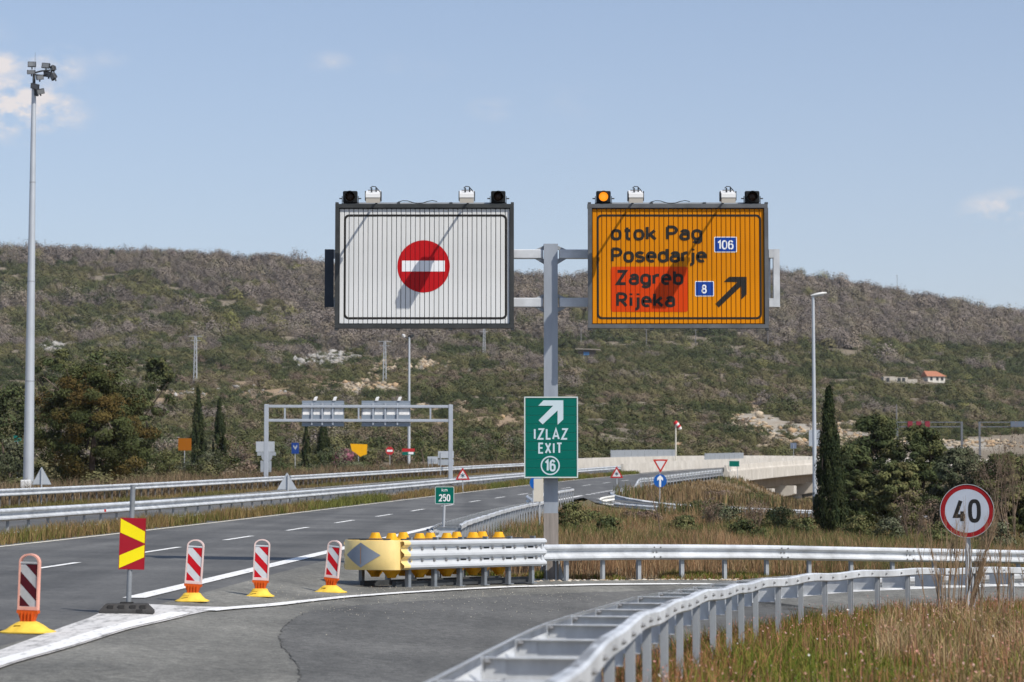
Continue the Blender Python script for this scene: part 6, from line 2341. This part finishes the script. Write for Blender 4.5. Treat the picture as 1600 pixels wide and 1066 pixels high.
# a few trees that stand out on the hill
for i, (px, base, w, h, cols, lb) in enumerate([(175, 404, 10, 14, DG, 'small dark tree standing on the ridge between the utility poles'), (1125, 592, 36, 30, DG, 'dark round tree alone on the slope above the windsock'), (1530, 648, 34, 36, DG, 'dark tree alone on the slope right of the distant red gantry'), (270, 405, 16, 12, PURP, 'bare tree on the ridge left of the no entry panel'), (397, 414, 14, 12, PURP, 'bare tree on the ridge close to the no entry panel'),
                                               (360, 512, 26, 24, [(.20, .20, .07)], 'yellow green round tree on the slope left of the no entry panel'), (430, 516, 40, 22, [(.20, .19, .075)], 'wide yellow green tree on the slope beside the no entry panel'), (318, 420, 12, 8, [(.30, .28, .05)], 'yellow bush just under the ridge'), (465, 424, 22, 9, [(.26, .25, .06)], 'bright yellow green bush under the ridge next to the no entry panel'), (1165, 600, 26, 14, MID, 'low olive tree right of the dark round tree on the slope')]):
    b = hit(px, base)
    plant('bush', 'hillside_tree', 'tree', px, base, b.y, w, base - h, cols, lb, 500 + i, None, 22, 40, 1.5 * mpp(b.y), .05, 2)


# ------------------------------------------------------------------ scrub covering the hillside (one mass, instanced)
LEAF_I = bpy.data.materials.new('scrub_foliage')
LEAF_I.use_nodes = True
_nt = LEAF_I.node_tree; _bs = _nt.nodes['Principled BSDF']
_bs.inputs['Roughness'].default_value = .8; _bs.inputs['Specular IOR Level'].default_value = .03
_a1 = _nt.nodes.new('ShaderNodeAttribute'); _a1.attribute_name = 'Col'
_a2 = _nt.nodes.new('ShaderNodeAttribute'); _a2.attribute_name = 'tint'; _a2.attribute_type = 'INSTANCER'
_mu = _nt.nodes.new('ShaderNodeMixRGB'); _mu.blend_type = 'MULTIPLY'; _mu.inputs[0].default_value = 1
_nt.links.new(_a1.outputs['Color'], _mu.inputs[1]); _nt.links.new(_a2.outputs['Color'], _mu.inputs[2]); _nt.links.new(_mu.outputs[0], _bs.inputs['Base Color'])


def proto_plant(seed, leaves, top, size, jit):
    """unit sized shrub or small crown: leaf faces spread over an uneven dome"""
    r = np.random.default_rng(seed)
    d = unit(r.normal(size=(leaves, 3))); d[:, 2] = np.abs(d[:, 2]) * .98 + .02
    th = np.arctan2(d[:, 1], d[:, 0]); ph = r.uniform(0, 6.28, 3)
    lob = 1 + .20 * np.sin(3 * th + ph[0]) + .14 * np.sin(5 * th + ph[1] + 4 * d[:, 2]) + .10 * np.sin(9 * d[:, 2] + ph[2])
    rad = r.uniform(.30, 1.0, leaves) ** .45
    pos = d * (rad * lob)[:, None] * np.array([1, 1, top])
    nrm = unit(d + r.normal(size=d.shape) * jit + np.array([0, 0, .25]))
    V = quads_from(pos, nrm, size * r.uniform(.6, 1.3, leaves), size * r.uniform(.6, 1.3, leaves))
    c = np.repeat(r.uniform(.86, 1.14, (leaves, 1)) * np.ones(3), 4, 0)
    me = arrays_mesh('shrub_form', V, np.arange(leaves * 4).reshape(-1, 4), LEAF_I, c)
    return bpy.data.objects.new('shrub_form', me)


PROTOS = [proto_plant(k, n_, t_, s_, j_) for k, (n_, t_, s_, j_) in enumerate([(760, .95, .145, .25), (760, 1.2, .145, .25), (700, .8, .15, .25), (900, 1.45, .125, .25), (850, 1.25, .125, .28), (800, 1.6, .13, .25)])]


def instance_tree():
    ng = bpy.data.node_groups.new('scrub_instances', 'GeometryNodeTree')
    ng.interface.new_socket('Geometry', in_out='INPUT', socket_type='NodeSocketGeometry')
    ng.interface.new_socket('Geometry', in_out='OUTPUT', socket_type='NodeSocketGeometry')
    gi = ng.nodes.new('NodeGroupInput'); go = ng.nodes.new('NodeGroupOutput')
    iop = ng.nodes.new('GeometryNodeInstanceOnPoints')
    join = ng.nodes.new('GeometryNodeJoinGeometry')
    for o in reversed(PROTOS):
        oi = ng.nodes.new('GeometryNodeObjectInfo'); oi.inputs['Object'].default_value = o
        oi.inputs['As Instance'].default_value = True
        ng.links.new(oi.outputs['Geometry'], join.inputs[0])

    def named(nm, typ):
        n = ng.nodes.new('GeometryNodeInputNamedAttribute'); n.data_type = typ; n.inputs['Name'].default_value = nm
        return n.outputs[0]
    ng.links.new(gi.outputs[0], iop.inputs['Points']); ng.links.new(join.outputs[0], iop.inputs['Instance'])
    iop.inputs['Pick Instance'].default_value = True
    ng.links.new(named('form', 'INT'), iop.inputs['Instance Index'])
    ng.links.new(named('scl', 'FLOAT_VECTOR'), iop.inputs['Scale'])
    e2 = ng.nodes.new('FunctionNodeEulerToRotation'); ng.links.new(named('rot', 'FLOAT_VECTOR'), e2.inputs[0])
    ng.links.new(e2.outputs[0], iop.inputs['Rotation'])
    ng.links.new(iop.outputs[0], go.inputs[0])
    return ng


SCRUB_NG = instance_tree()


def scrub(name, label, n, Y0, Y1, rscale, palette_fn, keep_fn, amin=-.27, amax=.27):
    Y = np.sqrt(rng.uniform(0, 1, n) * (Y1 ** 2 - Y0 ** 2) + Y0 ** 2)
    a = rng.uniform(amin, amax, n)
    X = a * Y
    z = G(X, Y)
    px = 800 + F_PX * a; py = 800 - (z - CAM_Z) / Y * F_PX
    k = keep_fn(X, Y, px, py)
    X, Y, z, px, py = X[k], Y[k], z[k], px[k], py[k]
    n = len(X)
    col, r_, bare = palette_fn(X, Y, px, py)
    R = r_ * rscale * np.exp(np.clip(rng.normal(0, .42, n), -.8, .85))
    H = R * rng.uniform(.55, .95, n)
    form = np.where(bare, rng.integers(3, 6, n), rng.integers(0, 4, n)).astype(np.int32)
    me = bpy.data.meshes.new(name)
    me.vertices.add(n)
    me.vertices.foreach_set('co', np.stack([X, Y, z - .08 * H], 1).astype(np.float32).ravel())
    at = me.attributes.new('form', 'INT', 'POINT'); at.data.foreach_set('value', form)
    at = me.attributes.new('scl', 'FLOAT_VECTOR', 'POINT'); at.data.foreach_set('vector', np.stack([R, R, H], 1).astype(np.float32).ravel())
    at = me.attributes.new('rot', 'FLOAT_VECTOR', 'POINT'); at.data.foreach_set('vector', np.stack([np.zeros(n), np.zeros(n), rng.uniform(0, 6.28, n)], 1).astype(np.float32).ravel())
    at = me.attributes.new('tint', 'FLOAT_COLOR', 'POINT'); c4 = np.ones((n, 4), np.float32); c4[:, :3] = col; at.data.foreach_set('color', c4.ravel())
    me.materials.append(LEAF_I)
    o = obj_from(name, me)
    md = o.modifiers.new('instances', 'NODES'); md.node_group = SCRUB_NG
    return tag(o, label, None, None, 'stuff')


HG = np.array([(.060, .072, .032), (.078, .088, .038), (.102, .105, .046), (.125, .118, .054), (.155, .138, .070)])
HP = np.array([(.200, .168, .145), (.220, .184, .158), (.186, .157, .136), (.232, .192, .146), (.198, .174, .122)])
HD = np.array([(.17, .135, .09), (.20, .16, .11), (.16, .12, .09)])


def blob_np(px, py, cx, cy, rx, ry):
    return ((px - cx) / rx) ** 2 + ((py - cy) / ry) ** 2


BARE = [(510, 563, 55, 13), (640, 576, 65, 14), (585, 606, 48, 14), (78, 540, 26, 9), (1270, 682, 100, 22), (1175, 662, 40, 14), (1440, 697, 110, 9), (1183, 638, 11, 26), (1060, 700, 12, 9), (350, 618, 110, 13), (660, 655, 200, 15), (1130, 500, 60, 10), (460, 600, 120, 8), (960, 690, 60, 10), (880, 640, 40, 12)]
CLEAR = [(1459, 600, 24, 8), (1405, 600, 30, 6), (917, 559, 20, 7), (1191, 624, 9, 11), (1179, 642, 10, 15), (1166, 655, 16, 7), (1198, 658, 22, 7)]


def palette(X, Y, px, py):
    n = len(X)
    ridge = hillpy(px, np.full(n, 1300.0)); foot = 720.0
    f = (py - ridge) / (foot - ridge)           # 0 at the ridge, 1 at the foot
    nz_ = fbm(X / 60, Y / 110, 51, 4); n2_ = fbm(X / 20, Y / 34, 57, 3)
    pg = sstep(.02, .42, f - .12 + (nz_ - .5) * 1.1 + (n2_ - .5) * .5)
    band = (np.abs(py - (438 + px * .075)) < 26) & (px < 520)
    pg = np.where(band & (nz_ + n2_ > .84), .97, pg)
    pg = np.where((px > 850) & (py > 545) & (py < 690), np.maximum(pg, .8), pg)
    pg = np.clip(pg, .10, .92)
    # neighbours tend to be alike: drifts of one kind
    drift = fbm(X / 16, Y / 26, 61, 3)
    isg = ((drift - .5) * 1.5 + .5 + rng.uniform(-.12, .12, n)) < pg
    g = HG[np.clip((fbm(X / 16, Y / 24, 67, 2) * 7 - 1).astype(int) + rng.integers(-1, 2, n), 0, 4)]; p = HP[rng.integers(0, len(HP), n)]
    c = np.where(isg[:, None], g, p)
    yl = rng.uniform(0, 1, n) < .015
    c = np.where(yl[:, None], np.array([.19, .18, .07]), c)
    dr = (rng.uniform(0, 1, n) < .08 + .35 * (n2_ > .62)) & (f > .5)
    c = np.where(dr[:, None], HD[rng.integers(0, len(HD), n)], c)
    c = c * (0.80 + .4 * n2_)[:, None] * rng.uniform(.9, 1.1, (n, 1))
    r_ = np.where(isg, 1.0, 1.2)
    return c, r_, ~isg


def keep(X, Y, px, py):
    k = np.ones(len(X), bool)
    n_ = fbm(X / 12, Y / 16, 71, 3)
    for (cx, cy, rx, ry) in BARE:
        b = blob_np(px, py, cx, cy, rx, ry) + (n_ - .5) * 1.4
        k &= (b > 1) | (rng.uniform(0, 1, len(X)) < .30)
    for c_ in CLEAR:
        k &= blob_np(px, py, *c_) > 1
    k &= (n_ > .36) | (rng.uniform(0, 1, len(X)) < .45)
    o = offs(X, np.minimum(Y, 560))
    k &= ~((o > -18.5) & (o < 7.5) & (Y < 520))
    return k


def keep_near(X, Y, px, py):
    o = offs(X, Y)
    return ((o < -19.5) | (o > 13)) & (rng.uniform(0, 1, len(X)) < .8) & ~((Y < 205) & (o > 0)) & ~((px < 700) & (px > 400) & (Y < 232) & (py > 715)) & ~((px > 1130) & (px < 1300) & (Y < 246))


scrub('hillside_scrub', 'low mixed shrubs at the foot of the slope', 1700, 120, 300, .85, palette, keep_near)
scrub('hillside_scrub', 'evergreen and brown scrub covering the lower hillside', 8500, 285, 520, 1.12, palette, keep)
scrub('hillside_scrub', 'dense scrub covering the middle of the hillside', 22000, 510, 900, 1.45, palette, keep)
scrub('hillside_woods', 'leafless and evergreen woods covering the upper hillside', 22000, 880, 1400, 2.2, palette, keep)

# ------------------------------------------------------------------ pale rocks on the hillside
ROCKM = mat('limestone', (.50, .46, .40), .9, 0, .15, 1.5, attr=True)
_ico = bmesh.new(); bmesh.ops.create_icosphere(_ico, subdivisions=1, radius=1.0)
_ico.verts.ensure_lookup_table(); _ico.faces.ensure_lookup_table()
IV = np.array([v.co for v in _ico.verts]); IF = np.array([[v.index for v in f.verts] for f in _ico.faces]); _ico.free()
RV = []; RF = []; RC = []
cnt = 0
spots = []
for (cx, cy, rx, ry, n_, pal) in [(510, 562, 48, 11, 60, 0), (640, 574, 62, 11, 95, 1), (585, 604, 40, 13, 70, 1), (78, 541, 22, 7, 26, 0), (1225, 688, 60, 12, 70, 1), (1165, 668, 34, 14, 46, 1), (1320, 675, 34, 18, 70, 1), (1290, 690, 50, 10, 40, 1), (1420, 694, 60, 8, 34, 1), (1530, 694, 60, 5, 30, 1), (760, 566, 50, 7, 30, 1), (720, 640, 90, 12, 24, 1), (560, 666, 50, 6, 12, 1), (350, 612, 90, 8, 16, 0), (1060, 700, 9, 6, 8, 1), (1190, 640, 8, 20, 16, 1)]:
    for k in range(int(n_ * 4.2)):
        a = random.uniform(0, 6.28); q = math.sqrt(random.random()) * random.choice((1, 1, 1.25, 1.7))
        spots.append((cx + rx * q * math.cos(a), cy + ry * q * math.sin(a), pal))
for (sx_, sy_, pal) in spots:
    d = px_dir(sx_, sy_)
    Ys = _YM[_YM > 240][::3]
    h_ = hit(sx_, sy_, 240, 1600)
    s_ = random.uniform(.20, .58) * h_.y / 600 * (1.8 if random.random() < .12 else 1)
    v = IV * np.array([s_ * random.uniform(.8, 1.6), s_ * random.uniform(.7, 1.2), s_ * random.uniform(.45, 1.0)]) * rng.uniform(.5, 1.35, (len(IV), 1))
    ca_, sa_ = math.cos(random.uniform(0, 6)), math.sin(random.uniform(0, 6))
    v = v + np.array(h_) + np.array([0, 0, s_ * .25])
    RV.append(v); RF.append(IF + cnt); cnt += len(v)
    c_ = np.array([(.36, .345, .32), (.42, .345, .25)][pal]) * random.uniform(.65, 1.2)
    if pal and random.random() < .3: c_ = np.array((.40, .28, .17))
    RC.append(np.tile(c_, (len(v), 1)))
me = arrays_mesh('pale_rocks', np.concatenate(RV), np.concatenate(RF), ROCKM, np.concatenate(RC), 3)
tag(obj_from('pale_rocks', me), 'pale limestone boulders scattered over the hillside', None, None, 'stuff')


# ------------------------------------------------------------------ grass
def grass(name, label, X, Y, h, w, col, lean=.35, seed=0, curl=True, zoff=-.05):
    n = len(X)
    z = G(X, Y) + zoff
    r = np.random.default_rng(seed)
    a = r.uniform(0, 2 * math.pi, n)
    L = np.abs(r.normal(0, lean, n)) * h
    la = r.uniform(0, 2 * math.pi, n)
    bx, by = np.cos(a) * w * .5, np.sin(a) * w * .5
    B0 = np.stack([X - bx, Y - by, z], 1); B1 = np.stack([X + bx, Y + by, z], 1)
    mx_, my_ = X + np.cos(la) * L * .32, Y + np.sin(la) * L * .32
    M0 = np.stack([mx_ - bx * .75, my_ - by * .75, z + h * .6], 1); M1 = np.stack([mx_ + bx * .75, my_ + by * .75, z + h * .6], 1)
    T0 = np.stack([X + np.cos(la) * L - bx * .1, Y + np.sin(la) * L - by * .1, z + h], 1)
    T1 = np.stack([X + np.cos(la) * L + bx * .1, Y + np.sin(la) * L + by * .1, z + h], 1)
    V = np.stack([B0, B1, M1, M0, T1, T0], 1).reshape(-1, 3)
    i = np.arange(n) * 6
    Fs = np.concatenate([np.stack([i, i + 1, i + 2, i + 3], 1), np.stack([i + 3, i + 2, i + 4, i + 5], 1)])
    me = arrays_mesh(name, V, Fs, GRASSM, np.repeat(col, 6, 0))
    return tag(obj_from(name, me), label, None, None, 'stuff')


nr_xy = np.array([(p.x, p.y) for p in near_path])


def nr_side(X, Y):
    """distance to the right of the near guardrail's front beam, along x"""
    xi = np.interp(Y, nr_xy[:, 1], nr_xy[:, 0])
    return X - xi


def pick(cols, n, r):
    cols = np.array(cols)
    return cols[r.integers(0, len(cols), n)] * r.uniform(.7, 1.3, (n, 1))


r = np.random.default_rng(77)
GREEN_G = [(.120, .150, .022), (.15, .165, .030), (.175, .165, .038), (.085, .125, .020)]
DRY_G = [(.30, .22, .11), (.34, .25, .13), (.26, .18, .09), (.22, .16, .08)]
RED_G = [(.30, .125, .07), (.34, .17, .09), (.27, .14, .06)]
# verge on the right of the near guardrail
n = 170000
Y = np.sqrt(r.uniform(0, 1, n) * (50 ** 2 - 12 ** 2) + 12 ** 2)
X = (r.uniform(-.03, .26, n)) * Y
s = nr_side(X, Y)
k = (s > -.24) & (Y < 60)
X, Y, s = X[k], Y[k], s[k]
m = len(X)
pxv = 800 + F_PX * X / Y
dry = sstep(.46, .66, fbm(X / 1.3, Y / 2.2, 81, 3) * .55 + sstep(1330, 1480, pxv) * .30 * (1 - sstep(31, 37, Y)) + .10)
red = sstep(.5, .66, fbm(X / .8, Y / 1.4, 87, 3)) * .55 + .12
u1 = r.uniform(0, 1, m)
col = pick(GREEN_G, m, r)
col = np.where((u1 < red * .55 + .35 * sstep(1.6, .4, s))[:, None], pick(RED_G, m, r), col)
col = np.where((r.uniform(0, 1, m) < dry * .72)[:, None], pick(DRY_G, m, r), col)
hh = r.uniform(.05, .19, m) * (.5 + .9 * fbm(X / .7, Y / 1.2, 90, 3)) * (1 + .35 * dry) * (1 + .9 * sstep(1.8, .4, s))
grass('grass', 'green and dry grass behind the near guardrail', X, Y, hh, r.uniform(.006, .012, m), col, .45, 1)
# reddish seed stalks and small flowers
n = 9000
Y = np.sqrt(r.uniform(0, 1, n) * (48 ** 2 - 12 ** 2) + 12 ** 2); X = r.uniform(-.01, .25, n) * Y
s = nr_side(X, Y)
k = (s > .3) & (fbm(X / 1.1, Y / 2, 93, 3) > .42) & (s < 7)
X, Y, s = X[k], Y[k], s[k]
m = len(X)
hst = r.uniform(.2, .42, m)
grass('seed_stalks', 'thin reddish seed stalks standing in the verge grass', X, Y, hst, np.full(m, .006), pick([(.30, .15, .09), (.34, .17, .11), (.26, .12, .07)], m, r), .12, 2)
zz = G(X, Y) + hst - .05
sel = r.uniform(0, 1, m) < .6
pos = np.stack([X, Y, zz], 1)[sel] + r.normal(0, .02, (sel.sum(), 3))
nrm = unit(r.normal(size=pos.shape) + np.array([0, -1.0, 1.0]))
colf = np.where((r.uniform(0, 1, len(pos)) < .035)[:, None], np.array([.62, .58, .54]), pick([(.42, .20, .16), (.46, .24, .20), (.50, .32, .28), (.34, .15, .10)], len(pos), r))
V = quads_from(pos, nrm, r.uniform(.009, .022, len(pos)), r.uniform(.012, .028, len(pos)))
tag(obj_from('wild_flowers', arrays_mesh('wild_flowers', V, np.arange(len(V)).reshape(-1, 4), LEAF, np.repeat(colf, 4, 0))), 'small pink and white flower heads above the verge grass', None, None, 'stuff')
# dry tussock at the bottom right
n = 16000
Y = r.uniform(22, 36, n); X = r.uniform(.15, .26, n) * Y
cl_ = fbm(X / .55, Y / 1.1, 99, 2)
k = (cl_ > .60)
X, Y = X[k], Y[k]; m = len(X)
grass('dry_tussocks', 'straw coloured tussocks in the verge below the speed limit sign', X, Y, r.uniform(.16, .42, m), np.full(m, .008), pick([(.36, .26, .14), (.40, .30, .17), (.30, .21, .11)], m, r), .55, 3)
# strip between the ramp and its outer guardrail, and gravel
br_s = smooth_path(BR, .8)
br_xy = np.array([(p.x, p.y) for p in br_s])
n = 60000
X = r.uniform(-1.0, 16.5, n)
Yb = np.interp(X, br_xy[:, 0], br_xy[:, 1])
be = np.array([(p.x, p.y) for p in back_edge]); Ye = np.interp(X, be[:, 0], be[:, 1])
Y = Ye + .12 + r.uniform(0, 1, n) ** .8 * (Yb + .8 - Ye)
f = fbm(X / .8, Y / .8, 103, 3)
k = f > .46
X, Y, f = X[k], Y[k], f[k]; m = len(X)
col = pick(GREEN_G + [(.085, .14, .02)], m, r)
col = np.where((r.uniform(0, 1, m) < .55 - (f > .62) * .35)[:, None], pick(DRY_G + RED_G, m, r), col)
grass('grass', 'patchy low grass between the exit ramp and its outer guardrail', X, Y, r.uniform(.06, .20, m) * (.6 + 1.6 * (f - .4)), r.uniform(.008, .014, m), col, .4, 4)
# stones on the shoulder
n = 900
X = r.uniform(-1.0, 16.0, n); Yb = np.interp(X, br_xy[:, 0], br_xy[:, 1]); Ye = np.interp(X, be[:, 0], be[:, 1])
Y = Ye + r.uniform(-.15, 1, n) * (Yb - Ye)
z = G(X, Y)
SV = []; SF = []; SC = []
for i in range(n):
    s_ = r.uniform(.012, .045)
    SV.append(IV * np.array([s_ * r.uniform(.8, 1.6), s_, s_ * .7]) * r.uniform(.75, 1.2, (len(IV), 1)) + np.array([X[i], Y[i], z[i] - .01])); SF.append(IF + i * len(IV))
    SC.append(np.tile(np.array([(.42, .36, .28), (.34, .26, .18), (.5, .46, .4)][r.integers(0, 3)]), (len(IV), 1)))
tag(obj_from('gravel', arrays_mesh('gravel', np.concatenate(SV), np.concatenate(SF), ROCKM, np.concatenate(SC), 3)), 'pale loose stones along the shoulder under the outer guardrail', None, None, 'stuff')
# grit on the ramp surface near the gore
n = 900
SV = []; SF = []; SC = []
q = 0
for i in range(n):
    px_ = r.normal(690, 200); py_ = 926 + abs(r.normal(0, 16)) - 14 * (px_ > 560)
    if not (380 < px_ < 1030): continue
    Yq = 1.3 * F_PX / (py_ - 800 + 1e-6); p = P(px_, py_, min(max(Yq, 25), 47))
    s_ = r.uniform(.002, .0075)
    SV.append(IV * s_ * r.uniform(.7, 1.3, (len(IV), 1)) + np.array([p.x, p.y, gz(p.x, p.y) + .008])); SF.append(IF + q * len(IV)); q += 1
    SC.append(np.tile(np.array([.50, .46, .38]) * r.uniform(.7, 1.2), (len(IV), 1)))
tag(obj_from('grit', arrays_mesh('grit', np.concatenate(SV), np.concatenate(SF), ROCKM, np.concatenate(SC), 3)), 'fine loose grit scattered on the gore and ramp asphalt', None, None, 'stuff')
# tall dry grass behind the outer guardrail
n = 260000
Y = np.sqrt(r.uniform(0, 1, n) * (116 ** 2 - 46 ** 2) + 46 ** 2)
X = r.uniform(-.05, .25, n) * Y
Yb = np.interp(X, br_xy[:, 0], br_xy[:, 1])
o = offs(X, Y)
ok = (Y > Yb + .35) & (o > 5.9) & ~inside(np.stack([X, Y], 1), RAMP_POLY) & (r.uniform(0, 1, n) < np.clip(1.6 - Y / 75, .30, 1))
X, Y = X[ok], Y[ok]; m = len(X)
f = fbm(X / 2.2, Y / 3.5, 111, 4)
col = pick([(.24, .14, .075), (.28, .17, .09), (.20, .12, .068), (.33, .235, .135)], m, r)
col = np.where((r.uniform(0, 1, m) < sstep(.40, .56, f) * .8 * sstep(50, 62, Y))[:, None], pick([(.10, .115, .038), (.13, .135, .05), (.085, .10, .035)], m, r), col)
col = col * (.75 + .5 * fbm(X / .9, Y / 1.6, 117, 3))[:, None]
hh = r.uniform(.2, .62, m) * (.5 + .9 * fbm(X / 1.2, Y / 2.0, 119, 3)) * np.where(Y > 60, .8, 1.0)
grass('dry_grass', 'tall brown dry grass on the bank behind the outer guardrail', X, Y, hh, .006 + .00009 * Y * r.uniform(.6, 1.3, m), col, .36, 5)
# rough grass on the bridge abutment slope and around the slip road
n = 60000
Y = np.sqrt(r.uniform(0, 1, n) * (235 ** 2 - 112 ** 2) + 112 ** 2)
X = r.uniform(.02, .26, n) * Y
o = offs(X, Y)
i2 = inside(np.stack([X, Y], 1), SECOND_POLY)
ok = (o > 5.3) & ~i2 & ~((Y < 132) & (X < .06 * Y))
X, Y = X[ok], Y[ok]; m = len(X)
f = fbm(X / 5, Y / 7, 131, 4)
col = pick([(.19, .13, .07), (.24, .165, .085), (.15, .105, .06)], m, r)
col = np.where((r.uniform(0, 1, m) < sstep(.45, .62, f) * .7)[:, None], pick([(.09, .095, .04), (.11, .11, .045)], m, r), col)
grass('dry_grass', 'rough brown and green grass on the slope leading up to the bridge', X, Y, np.where(Y > 170, .5, 1) * r.uniform(.25, .8, m) * (.6 + .8 * f), .025 + .0002 * Y * r.uniform(.7, 1.3, m), col, .25, 6)
# median grass and verges of the opposite carriageway
def strip_grass(name, label, Y0, Y1, o0, o1, n, hmin, hmax, cols, seed, w0=.010):
    Y = np.sqrt(r.uniform(0, 1, n) * (Y1 ** 2 - Y0 ** 2) + Y0 ** 2) if Y1 < 150 else Y0 + (Y1 - Y0) * r.uniform(0, 1, n)
    o = r.uniform(o0, o1, n)
    d = dxref(Y); nn = np.sqrt(1 + d * d)
    X = xref(Y) + o / nn; Yq = Y - o * d / nn
    f = fbm(X / .7, Yq / 2.2, seed, 3); f2 = fbm(X / 3, Yq / 9, seed + 3, 3)
    k = f > .30
    X, Yq, f, f2 = X[k], Yq[k], f[k], f2[k]
    m = len(X)
    col = pick(cols[0], m, r)
    col = np.where((r.uniform(0, 1, m) < sstep(.38, .62, f2))[:, None], pick(cols[1], m, r), col)
    hh = r.uniform(hmin, hmax, m) * (.5 + 1.1 * f)
    return grass(name, label, X, Yq, hh, w0 + .00012 * Yq * r.uniform(.6, 1.2, m), col, .35, seed)


MG = ([(.125, .135, .035), (.15, .145, .042), (.105, .12, .032)], [(.21, .15, .06), (.19, .14, .06), (.24, .15, .075), (.16, .13, .05)])
strip_grass('grass', 'mixed green and rusty grass along the median', 40, 226, -5.05, -3.98, 52000, .12, .42, MG, 141)
strip_grass('grass', 'low dry grass between the opposite carriageway and the far guardrail', 62, 250, -16.1, -14.6, 26000, .06, .26, ([(.14, .125, .045), (.12, .115, .04)], [(.20, .15, .07), (.23, .16, .08)]), 147)
strip_grass('dry_grass', 'brown dry grass and scrub just beyond the far guardrail', 70, 250, -21.5, -16.1, 46000, .3, 1.0, ([(.17, .13, .08), (.20, .145, .09)], [(.22, .14, .09), (.15, .11, .075), (.11, .105, .05)]), 153, .02)

# ------------------------------------------------------------------ thin haze over the whole place
mb = MB(); mb.box((0, 0, 0), (2200, 2000, 190))
hzm = bpy.data.materials.new('thin_haze'); hzm.use_nodes = True
_n = hzm.node_tree; _n.nodes.clear()
_o = _n.nodes.new('ShaderNodeOutputMaterial'); _v = _n.nodes.new('ShaderNodeVolumePrincipled')
_v.inputs['Color'].default_value = (.90, .93, .97, 1); _v.inputs['Density'].default_value = HAZE; _v.inputs['Anisotropy'].default_value = .2
_n.links.new(_v.outputs[0], _o.inputs['Volume'])
hb_ = mb.build('haze', hzm, None, False, (0, 930, 190 / 2 - 6))
tag(hb_, 'thin pale haze in the air', None, None, 'stuff')
